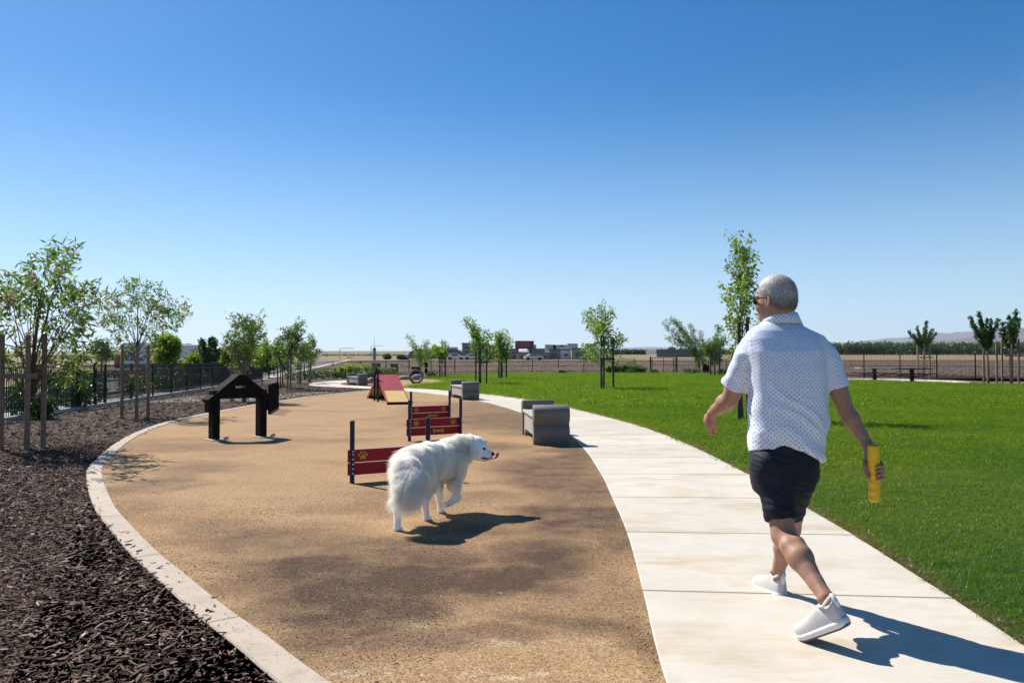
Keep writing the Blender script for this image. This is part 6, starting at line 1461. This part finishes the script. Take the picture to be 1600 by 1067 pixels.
uv = me.uv_layers.new(name='cloth'); ang = np.arctan2(x + .015, -(y)) ; uu = np.where(y < 0, .21 * np.arcsin(np.clip((x + .01) / .235, -1, 1)), .66 - .21 * np.arcsin(np.clip((x + .01) / .235, -1, 1))); vv = z.copy()
vv = z + .75 * np.maximum(0, .165 - np.abs(y)) * np.clip((z - 1.15) / .15, 0, 1) * np.clip(1.3 - (x / .2) ** 4, 0, 1); fu = np.zeros(len(V), int); U2 = [uu.copy(), None, None]; V2 = [vv.copy(), None, None]
for n_i, (q0, dd) in enumerate(((Ls, ld), (Rs, rd))):
    k_ = slice(None); rel = V - q0; al = rel @ dd; pr_ = rel - al[:, None] * dd; e1 = unit(np.array([1, 0, 0]) - dd * dd[0]); e2 = np.cross(dd, e1)
    U2[n_i + 1] = np.arctan2(pr_ @ e1, -(pr_ @ e2)) * .068 + 2; V2[n_i + 1] = al
    fu[(np.linalg.norm(pr_, axis=1) < .092) & (al > -.02) & ((x < -.205) if n_i == 0 else (x > .205))] = n_i + 1
li = np.zeros(len(me.loops), np.int32); me.loops.foreach_get('vertex_index', li)
ff = np.repeat(np.max(fu[F], axis=1), 4); uvs = np.stack([np.choose(ff, [U2[0][li], U2[1][li], U2[2][li]]), np.choose(ff, [V2[0][li], V2[1][li], V2[2][li]])], 1); uv.data.foreach_set('uv', uvs.astype(np.float32).ravel())
m, t, b, o = nt('dotted_shirt'); un = t.nodes.new('ShaderNodeUVMap'); un.uv_map = 'cloth'
vo = node(t, 'ShaderNodeTexVoronoi', voronoi_dimensions='2D'); vo.inputs['Scale'].default_value = 62; vo.inputs['Randomness'].default_value = 0.30
rt = node(t, 'ShaderNodeMapping'); rt.inputs['Rotation'].default_value = (0, 0, .78); t.links.new(un.outputs[0], rt.inputs[0]); t.links.new(rt.outputs[0], vo.inputs['Vector'])
dr = ramp(t, [(0.15, 1.0), (0.21, 0.0)]); t.links.new(vo.outputs['Distance'], dr.inputs[0])
sc_ = node(t, 'ShaderNodeSeparateColor'); t.links.new(vo.outputs['Color'], sc_.inputs[0]); dc = ramp(t, [(0, (0.045, 0.13, 0.42)), (0.55, (0.02, 0.05, 0.22)), (0.75, (0.42, 0.12, 0.14)), (.9, (0.08, 0.2, 0.5))], 'CONSTANT'); t.links.new(sc_.outputs[0], dc.inputs[0])
bc = ramp(t, [(0.3, (0.68, 0.73, 0.84)), (0.7, (0.73, 0.77, 0.87))]); t.links.new(noise(t, 20, 3), bc.inputs[0])
t.links.new(mixc(t, dr.outputs[0], bc.outputs[0], dc.outputs[0]), b.inputs['Base Color']); b.inputs['Roughness'].default_value = 0.75; b.inputs['Specular IOR Level'].default_value = .25; b.inputs['Sheen Weight'].default_value = .15
bump(t, b, noise(t, 350, 2, .6), .12, .001)
tr = t.nodes.new('ShaderNodeBsdfTranslucent'); tr.inputs[0].default_value = (.7, .72, .8, 1); m_shirt = m
me.materials.append(m_shirt); link('shirt', me, man)
# collar: stand and turned-down leaf, open ring round the neck
def ring_strip(name, c, rx, ry, z0, z1, fl, tilt, th, mat, parent, a0=-.0, a1=2 * PI, n_=40, yawc=0):
    mb = MB(); V_ = []; F_ = []
    for i in range(n_ + 1):
        a = a0 + (a1 - a0) * i / n_; ca, sa = math.cos(a), math.sin(a)
        for (q, zz, o_) in ((0, z0, 0), (1, z1, 0), (1, z1, th), (0, z0, th)):
            r_ = 1 + (fl * (1 - q) + o_) / rx
            V_.append((c[0] + rx * ca * r_, c[1] + ry * sa * r_, c[2] + zz + tilt * sa))
    for i in range(n_):
        for k in range(4): a = i * 4; F_.append((a + k, a + (k + 1) % 4, a + 4 + (k + 1) % 4, a + 4 + k))
    F_ += [(0, 1, 2, 3), (n_ * 4 + 3, n_ * 4 + 2, n_ * 4 + 1, n_ * 4)]
    mb.add(V_, F_); return mb.build(name, mat, parent, smooth='all')
cc = pp(1221, 497, 4.20); m_col = M('collar_cloth', (0.70, 0.73, 0.80), (0.62, 0.66, 0.76), .75, 60, 300, .15)
ring_strip('collar', cc + np.array([0, .0, 0]), .079, .076, -.042, .020, .026, -.012, .004, m_shirt, man, PI * .62, PI * 2.38)
cn = bpy.data.objects[[o_.name for o_ in man.children if o_.name.startswith('collar')][0]]
uvl = cn.data.uv_layers.new(name='cloth'); co = [v.co for v in cn.data.vertices]
for lp in cn.data.loops: p_ = co[lp.vertex_index]; uvl.data[lp.index].uv = (math.atan2(p_.x - cc[0], -(p_.y - cc[1])) * .09, p_.z + .4)
# ---- shorts
D = SDF((-.42, -.45, .35), (.36, .50, 1.05), .005)
D.stack([st(690, 1176, 1276, .0, .135), st(720, 1171, 1274, .0, .145), st(745, 1172, 1271, .0, .140), st(765, 1176, 1266, .0, .12)], 0)
Lhem = pp(1220, 813, 4.03); Rhem = pp(1231, 802, 4.36); l1 = unit(Lhem - Lh); r1 = unit(Rhem - Rh)
D.cap(Lh + np.array([.01, -.01, .0]), Lhem + l1 * .08, .098, .071, .04); D.cap(Rh + np.array([.0, 0, .0]), Rhem + r1 * .08, .098, .077, .03)
D.ell(pp(1205, 728, 4.08), (.085, .085, .10), None, .04); D.ell(pp(1247, 728, 4.12), (.08, .085, .10), None, .04)
def sdl(X, Y, Z, a, b_):
    d = b_ - a; t_ = np.clip(((X - a[0]) * d[0] + (Y - a[1]) * d[1] + (Z - a[2]) * d[2]) / (d @ d), 0, 1.3); return (X - a[0] - t_ * d[0]) ** 2 + (Y - a[1] - t_ * d[1]) ** 2 + (Z - a[2] - t_ * d[2]) ** 2
D.cut(lambda X, Y, Z: np.where(sdl(X, Y, Z, Lh, Lhem) < sdl(X, Y, Z, Rh, Rhem), (X - Lhem[0]) * l1[0] + (Y - Lhem[1]) * l1[1] + (Z - Lhem[2]) * l1[2], (X - Rhem[0]) * r1[0] + (Y - Rhem[1]) * r1[1] + (Z - Rhem[2]) * r1[2]))
V, F = D.mesh(2); N = vnormals(V, F); x, y, z = V.T
disp = .005 * vnoise(np.stack([x * 9 + z * 4, y * 8, z * 14 - x * 10], 1), 41) + .0022 * (1 - 2 * np.abs(vnoise(np.stack([x * 12, y * 12, z * 38 + x * 14], 1), 42))) + .004 * np.clip((.62 - z) / .1, 0, 1) * vnoise(np.stack([x * 20, y * 20, z * 45], 1), 43)
V = V + N * disp[:, None]
m_shorts = M('navy_shorts', (0.008, 0.010, 0.020), (0.011, 0.014, 0.026), .7, 12, 400, .1, spec=.25)
link('shorts', np_mesh('shorts', V, F, m_shorts), man)
# ---- shoes
MT['shoe'] = M('knit_upper', (0.60, 0.57, 0.54), (0.50, 0.475, 0.45), .85, 90, 420, .5, .002); MT['sole'] = M('white_sole', (0.74, 0.73, 0.72), (0.64, 0.63, 0.62), .6, 40, 90, .3); MT['outsole'] = M('tan_outsole', (0.20, 0.13, 0.08), (0.12, 0.08, 0.055), .8, 30, 90, .4)
def shoe(heel, toe, upv, ankle, bend, side_s, lacey):
    heel = np.array(heel, float); toe = np.array(toe, float); fx = unit(toe - heel); uz = unit(np.array(upv) - fx * (np.array(upv) @ fx)); sy = np.cross(uz, fx); L_ = np.linalg.norm(toe - heel)
    def pt(a, b_, c):                                  # a along (0..1), b side, c up; the toe part flattens when bent
        p = heel + fx * a * L_ + sy * b_ + uz * c
        if bend and a > .68: k = (a - .68) / .32; p = p + np.array([0, 0, bend * k * k])
        return p
    root = bpy.data.objects.new('shoe', None); COL.objects.link(root); root.parent = man
    na = 26; nr = 20
    def half(a): return .030 + .018 * math.sin(min(1, a * 1.15) * PI * .5) ** 1.0 * (1) + .004 * math.sin(a * PI) - .030 * max(0, (a - .80) / .20) ** 2.2 - .012 * max(0, (.10 - a) / .10) ** 2
    # sole: rocker with a flared edge
    def sole(z0f, z1f, ex, nm, mat):
        mb = MB(); V_ = []; F_ = []
        for i in range(na + 1):
            a = i / na; w = max(.004, half(a)) + ex; z0 = z0f(a); z1 = z1f(a)
            for k in range(12):
                t_ = 2 * PI * k / 12; c_, s_ = math.cos(t_), math.sin(t_)
                V_.append(pt(a, w * np.sign(c_) * abs(c_) ** .5, (z0 + z1) / 2 + (z1 - z0) / 2 * np.sign(s_) * abs(s_) ** .6))
        for i in range(na):
            for k in range(12): F_.append((i * 12 + k, i * 12 + (k + 1) % 12, (i + 1) * 12 + (k + 1) % 12, (i + 1) * 12 + k))
        F_ += [tuple(range(12)), tuple(reversed(range(na * 12, na * 12 + 12)))]
        mb.add(V_, F_); return mb.build(nm, mat, root, smooth='all')
    rock_ = lambda a: .012 * max(0, (a - .75) / .25) ** 2 + .010 * max(0, (.12 - a) / .12) ** 2
    sole(lambda a: -.030 + rock_(a), lambda a: .006 + .006 * (1 - a), .005, 'sole', MT['sole'])
    so_ = sole(lambda a: -.0345 + rock_(a), lambda a: -.026 + rock_(a), .001, 'outsole', MT['outsole'])
    # upper
    def ht(a):
        if a < .34: return .092 + .012 * max(0, 1 - a / .10) 
        if a < .60: return .092 - (a - .34) / .26 * .030
        return .062 - (a - .60) / .40 * .030 - .012 * max(0, (a - .9) / .1)
    mb = MB(); V_ = []; F_ = []
    for i in range(na + 1):
        a = .012 + i / na * .97; w = max(.006, half(a)) * .98; h_ = ht(a); op = .72 if a < .34 else 0.0
        for k in range(nr + 1):
            t_ = PI * k / nr; c_, s_ = math.cos(t_), math.sin(t_); prof_ = np.sign(c_) * abs(c_) ** .62; zz = h_ * s_ ** .75
            lean = 1 - .38 * (s_ ** 2) if a < .34 else 1 - .12 * s_
            if a < .34 and s_ > .72: zz = h_ * (.72 ** .75 + .0) + h_ * .10 * (s_ - .72) / .28 ; lean = .60
            V_.append(pt(a, w * prof_ * lean, .004 + zz))
    for i in range(na):
        for k in range(nr): F_.append((i * (nr + 1) + k, i * (nr + 1) + k + 1, (i + 1) * (nr + 1) + k + 1, (i + 1) * (nr + 1) + k))
    F_ += [tuple(range(nr + 1)), tuple(reversed(range(na * (nr + 1), (na + 1) * (nr + 1))))]
    mb.add(V_, F_); mb.build('upper', MT['shoe'], root, smooth='all')
    # padded collar round the ankle with a heel tab
    mb = MB(); pts = []
    for k in range(25):
        t_ = 2 * PI * k / 24; a = .180 + .140 * math.cos(t_); pts.append(pt(a, .034 * math.sin(t_), .080 + .026 * max(0, -math.cos(t_)) + .010 * max(0, math.cos(t_))))
    mb.tube(pts, .0065, 8, cap=False); mb.tube([pt(.035, 0, .055), pt(.030, 0, .085), pt(.022, 0, .118)], [.014, .015, .009], 10); mb.build('ankle_collar', MT['sole'], root, smooth='all')
    if lacey:
        mb = MB()
        for q in range(4):
            a = .40 + q * .055; h_ = ht(a) + .006; mb.tube([pt(a, -.026, h_ * .80), pt(a + .02, 0, h_ + .003), pt(a, .026, h_ * .80)], .0028, 6)
        mb.tube([pt(.38, -.01, .088), pt(.34, -.035, .105), pt(.38, -.05, .085), pt(.40, -.01, .088)], .0022, 5); mb.build('laces', MT['shoe'], root, smooth='all')
shoe(SH_L[0], SH_L[1], (-.22, .1, 1), La, .016, 1, True)
shoe(SH_R[0], SH_R[1], (0, 0, 1), Ra, 0, -1, True)

# ---- yellow fetch toy held in his right hand
m, t, b, o = nt('yellow_rubber'); r = ramp(t, [(.3, (0.90, 0.55, 0.01)), (.7, (0.85, 0.46, 0.01))]); t.links.new(noise(t, 30, 3), r.inputs[0]); t.links.new(r.outputs[0], b.inputs['Base Color']); b.inputs['Roughness'].default_value = .5
b.inputs['Subsurface Weight'].default_value = .35; b.inputs['Subsurface Radius'].default_value = (.03, .015, .003); b.inputs['Subsurface Scale'].default_value = .5
bump(t, b, noise(t, 90, 3, .6), .5, .004)
mb = MB(); V_ = []; F_ = []; nA = 20; nB = 44; e1 = unit(np.cross(tax, [1, 0, 0])); e2 = np.cross(tax, e1); TA = tA + np.array(man0); TB = tB + np.array(man0); L_ = np.linalg.norm(TA - TB)
for i in range(nB + 1):
    s = i / nB; rr = TR * (.97 + .075 * math.sin(s * L_ / .020 * PI) * (s < .62)) * (1 if s > .5 else .96); inn = 0
    if i in (0, nB): rr *= .88
    for k in range(nA):
        a = 2 * PI * k / nA; V_.append(TB + (TA - TB) * s + (e1 * math.cos(a) + e2 * math.sin(a)) * rr * (1 + .09 * vnoise(np.array([[s * 22, math.cos(a) * 2, math.sin(a) * 2]]), 5)[0]))
for i in range(nB):
    for k in range(nA): F_.append((i * nA + k, i * nA + (k + 1) % nA, (i + 1) * nA + (k + 1) % nA, (i + 1) * nA + k))
o_ = len(V_)
for ring, s in ((0, .02), (nB, .98)):
    base_ = len(V_)
    for k in range(nA): a = 2 * PI * k / nA; V_.append(TB + (TA - TB) * s + (e1 * math.cos(a) + e2 * math.sin(a)) * TR * .62)
    for k in range(nA): F_.append((ring * nA + k, ring * nA + (k + 1) % nA, base_ + (k + 1) % nA, base_ + k))
    F_.append(tuple(range(base_, base_ + nA)))
org = Vector((TA + TB) / 2); mb.add([Vector(v) - org for v in V_], F_); toy = mb.build('fetch_stick', m, None, smooth='all'); toy.location = org
tag(toy, 'yellow ribbed rubber tube toy held in the man\'s right hand', 'dog toy')

# =================================================================== THE WHITE DOG
dog0 = Vector((-.70, 6.55, .016)); dog = thing('dog', 'fluffy white dog turning its head right and licking its nose, one front paw lifted', 'dog', tuple(dog0))
def q3(x, y, z): return np.array([x, y, z]) - np.array(dog0)
K = SDF((-.42, -.62, -.02), (.66, .62, .74), .0058)
rump = q3(-.795, 6.40, .505); mid = q3(-.69, 6.66, .50); chest = q3(-.575, 6.93, .475); neck = q3(-.455, 7.00, .565); head = q3(-.325, 7.02, .560); 
K.cap(rump, mid, .132, .128, .05); K.cap(mid, chest, .130, .148, .05); K.cap(chest, neck, .125, .092, .05); K.cap(neck, head, .096, .082, .04)
K.ell(chest + np.array([.03, .03, -.04]), (.13, .14, .15), None, .05); K.ell(q3(-.50, 7.0, .40), (.09, .10, .12), None, .04)
# head frame: nose to the right, a touch towards the camera
hf = unit([.97, -.20, -.22]); hl_ = unit(np.cross([0, 0, 1], hf)); hu = np.cross(hf, hl_); HA = [hf, hl_, hu]
HZ = 1.15
def hd(a, b_, c): return head + hf * a * HZ * .97 + hl_ * b_ * HZ + hu * (c * HZ - .008)
def HEL(c, r, ax_, k, op='u'): K.ell(c, np.array(r) * HZ, ax_, k, op)
def HCA(a, b_, ra, rb, k): K.cap(a, b_, ra * HZ, rb * HZ, k)
HEL(hd(.0, 0, .016), (.092, .080, .084), HA, .02); HEL(hd(.045, 0, .030), (.048, .054, .046), HA, .02)
HCA(hd(.060, 0, -.012), hd(.110, 0, -.022), .058, .042, .02); HEL(hd(.122, 0, -.006), (.014, .017, .012), HA, .008)
HCA(hd(.045, 0, -.052), hd(.100, 0, -.056), .030, .020, .010)
for s in (-1, 1):
    HEL(hd(.025, s * .052, -.022), (.050, .028, .048), HA, .02)
    HEL(hd(.084, s * .040, .026), (.010, .010, .008), HA, .005, op='s')
    HEL(hd(.070, s * .034, .044), (.018, .014, .010), HA, .010)
    e0 = hd(-.028, s * .070, .052); K.cap(e0, e0 + hl_ * s * .032 - hu * .040 - hf * .004, .027, .019, .008, sq=(hl_, .5)); K.cap(e0 + hl_ * s * .026 - hu * .03, e0 + hl_ * s * .030 - hu * .070 + hf * .006, .018, .008, .006, sq=(hl_, .5))
# legs
def leg(pts, rs, k=.025):
    for a, b_, ra, rb in zip(pts, pts[1:], rs, rs[1:]): K.cap(a, b_, ra, rb, k)
def pawm(c, d, s=1.0):
    d = unit(d); sd = unit(np.cross([0, 0, 1], d)); K.ell(c + d * .012, (.036 * s, .031 * s, .024 * s), [d, sd, np.array([0, 0, 1.])], .012)
    for i in (-1.5, -.5, .5, 1.5): K.ell(c + d * (.036 - abs(i) * .005) * s + sd * i * .0155 * s - np.array([0, 0, .004]), (.017 * s, .0098 * s, .014 * s), [d, sd, np.array([0, 0, 1.])], .004)
walk = unit([.30, .95, 0])
leg([q3(-.868, 6.36, .44), q3(-.838, 6.45, .31), q3(-.885, 6.19, .185), q3(-.882, 6.155, .05)], [.092, .056, .030, .026]); pawm(q3(-.882, 6.150, .040), walk)
leg([q3(-.715, 6.42, .44), q3(-.672, 6.62, .31), q3(-.712, 6.52, .180), q3(-.700, 6.545, .05)], [.088, .052, .029, .025]); pawm(q3(-.700, 6.55, .040), walk)
leg([q3(-.655, 6.92, .40), q3(-.645, 6.84, .27), q3(-.618, 6.865, .14), q3(-.612, 6.86, .05)], [.066, .042, .028, .025]); pawm(q3(-.612, 6.87, .040), unit([.5, .85, 0]))
leg([q3(-.500, 6.95, .38), q3(-.492, 6.86, .265), q3(-.478, 6.90, .150)], [.066, .046, .034]); leg([q3(-.478, 6.90, .150), q3(-.530, 6.84, .112)], [.034, .028]); pawm(q3(-.548, 6.825, .108), [-.75, -.55, -.1], .92)
tail = [q3(-.815, 6.30, .55), q3(-.790, 6.17, .50), q3(-.755, 6.09, .42), q3(-.775, 6.05, .34), q3(-.830, 6.05, .28)]
leg(tail, [.055, .070, .076, .064, .036], .03)
V, F = K.mesh(2); N = vnormals(V, F)
x, y, z = V.T; V = V + N * (.006 * vnoise(V * 13, 51) + .004 * vnoise(V * 28, 52))[:, None] * np.clip((z - .2) / .1, 0, 1)[:, None] * (1 - np.clip((x - (head[0] - .03)) / .05, 0, 1))[:, None]
def segd(Pn, a, b_):
    d = b_ - a; t_ = np.clip(((Pn - a) @ d) / (d @ d), 0, 1); return np.linalg.norm(Pn - a - t_[:, None] * d, axis=1), t_
m, t, b, o = nt('dog_skin'); r = ramp(t, [(.3, (0.93, 0.91, 0.88)), (.7, (0.88, 0.85, 0.80))]); t.links.new(noise(t, 14, 5, .6), r.inputs[0]); t.links.new(r.outputs[0], b.inputs['Base Color']); b.inputs['Roughness'].default_value = .9; bump(t, b, noise(t, 1, 4, .7, mapped(t, (160, 160, 50))), .6, .004)
link('body', np_mesh('body', V, F, m), dog)
# fur
NF = 78000; tri = rng.integers(0, len(F), NF); wts = rng.dirichlet([1, 1, 1, 1], NF); R_ = (V[F[tri]] * wts[:, :, None]).sum(1); NN = (N[F[tri]] * wts[:, :, None]).sum(1); NN /= np.linalg.norm(NN, axis=1)[:, None]
tailA = np.array(tail); dt = np.min([segd(R_, tailA[i], tailA[i + 1])[0] for i in range(4)], 0); isT = dt < .095
bd_ = unit(rump - chest); isH = np.linalg.norm((R_ - head), axis=1) < .17; isHead = ((R_ - head) @ unit(head - neck) > -.02) & (np.linalg.norm(R_ - head, axis=1) < .2); face = ((R_ - head) @ hf > .045) & isHead
ln = np.full(NF, .042); ln[R_[:, 2] < .30] = .030; ln[R_[:, 2] < .20] = .011; ln[R_[:, 2] < .07] = .007
belly = (R_[:, 2] > .24) & (R_[:, 2] < .44) & ~isHead; ln[belly] = .045
thigh = (R_[:, 1] < 6.42 - dog0.y) & (R_[:, 2] > .24) & (R_[:, 2] < .48); ln[thigh] = .05
ruff = (np.linalg.norm(R_ - neck, axis=1) < .17) & ~isHead; ln[ruff] = .055
ln[isHead] = .018; ln[face] = .006; ln[isT] = .100
ln *= .7 + .6 * rng.random(NF)
dirn = np.repeat((bd_ * .75 + np.array([0, 0, -.75]))[None], NF, 0); topm = NN[:, 2] > .5; dirn[topm] = bd_ * 1 + np.array([0, 0, -.25])
dirn[belly] = np.array([-.1, -.3, -1.0]); dirn[thigh] = np.array([-.2, -.55, -.8]); dirn[isHead] = -hf * 1.0 + np.array([0, 0, -.25]); dirn[isT] = np.array([-.12, -.30, -1.0])
dirn[isT & (NN[:, 0] < -.3)] = np.array([-.75, -.25, -.75])
clump = np.stack([vnoise(R_ * 22, 60), vnoise(R_ * 22, 61), vnoise(R_ * 22, 62)], 1) * .55; clump[isHead] *= .3
dirn = dirn + clump + rng.normal(0, .16, (NF, 3)); NN2 = NN + rng.normal(0, .25, (NF, 3)) + clump * .5
pad = (R_[:, 2] < .018); keep = ~pad; R_, NN2, dirn, ln = R_[keep], NN2[keep], dirn[keep], ln[keep]
m, t, b, o = nt('white_fur'); ci = t.nodes.new('ShaderNodeHairInfo'); r = ramp(t, [(0, (0.90, 0.86, 0.78)), (.5, (0.95, 0.935, 0.89)), (1, (0.97, 0.965, 0.94))]); t.links.new(ci.outputs['Random'], r.inputs[0])
yl = ramp(t, [(.52, (1, 1, 1)), (.70, (.96, .86, .70))]); t.links.new(noise(t, 4.5, 3), yl.inputs[0]); t.links.new(mixc(t, 1, r.outputs[0], yl.outputs[0], 'MULTIPLY'), b.inputs['Base Color']); b.inputs['Roughness'].default_value = .7; b.inputs['Specular IOR Level'].default_value = .25
tr = t.nodes.new('ShaderNodeBsdfTranslucent'); tr.inputs[0].default_value = (.97, .95, .90, 1); mx = t.nodes.new('ShaderNodeMixShader'); mx.inputs[0].default_value = .5; t.links.new(b.outputs[0], mx.inputs[1]); t.links.new(tr.outputs[0], mx.inputs[2]); t.links.new(mx.outputs[0], o.inputs[0])
fo = strands('fur', R_ - NN[keep] * .003, NN2, dirn, ln, m, dog, 5, .00095, .62, rtip=.12, zmin=.002); fo['kind'] = 'stuff'
# eyes, nose, tongue, mouth, ears, pads
MT['dog_black'] = M('dog_nose', (0.012, 0.010, 0.010), None, .35, bstr=0); MT['tongue'] = M('tongue', (0.40, 0.07, 0.085), (0.33, 0.055, 0.07), .35, 40, bstr=.1); MT['ear_in'] = M('ear_inside', (0.42, 0.32, 0.26), (0.5, 0.4, 0.33), .8, 40)
for s in (-1, 1):
    mb = MB(); mb.ball(hd(.083, s * .0435, .026), .0135, 12, 8); mb.build('eye', MT['dog_black'], dog, smooth='all')
    mb = MB(); e0 = hd(-.018, s * .112, .010); mb.ball(e0, (.017, .014, .026), 10, 7); mb.build('ear_inside', MT['ear_in'], dog, smooth='all')
mb = MB(); mb.ball(hd(.148, 0, -.004), (.019, .023, .018), 12, 8); mb.build('nose', MT['dog_black'], dog, smooth='all')
for s in (-1, 1): mb = MB(); mb.tube([hd(.062, s * .046, -.036), hd(.090, s * .042, -.046), hd(.116, s * .038, -.044), hd(.142, s * .018, -.034)], [.004, .007, .008, .006], 6); mb.build('lip', MT['dog_black'], dog, smooth='all')
mb = MB(); V_ = []; F_ = []
for i in range(11):
    s = i / 10; c = hd(.126 + .062 * math.sin(s * PI * .62), 0, -.042 + .058 * s * s); w = .044 * math.sin(PI * (.22 + .78 * s * .8) * .9) ** .6
    for k in range(8): a = 2 * PI * k / 8; V_.append(c + hl_ * w * math.cos(a) + hf * .012 * math.sin(a) + hu * .002 * math.sin(a))
for i in range(10):
    for k in range(8): F_.append((i * 8 + k, i * 8 + (k + 1) % 8, i * 8 + 8 + (k + 1) % 8, i * 8 + 8 + k))
F_ += [tuple(range(8)), tuple(range(80, 88))]; mb.add(V_, F_); mb.build('tongue', MT['tongue'], dog, smooth='all')
for c, d in ((q3(-.552, 6.800, .100), None),):
    mb = MB(); mb.ball(c, (.017, .011, .012), 10, 7); mb.build('paw_pad', MT['dog_black'], dog, smooth='all')
for c in (q3(-.878, 6.18, .008), q3(-.695, 6.58, .008), q3(-.60, 6.90, .008)):
    mb = MB(); mb.ball(c, (.030, .034, .010), 10, 6); mb.build('paw_pad', MT['dog_black'], dog, smooth='all')
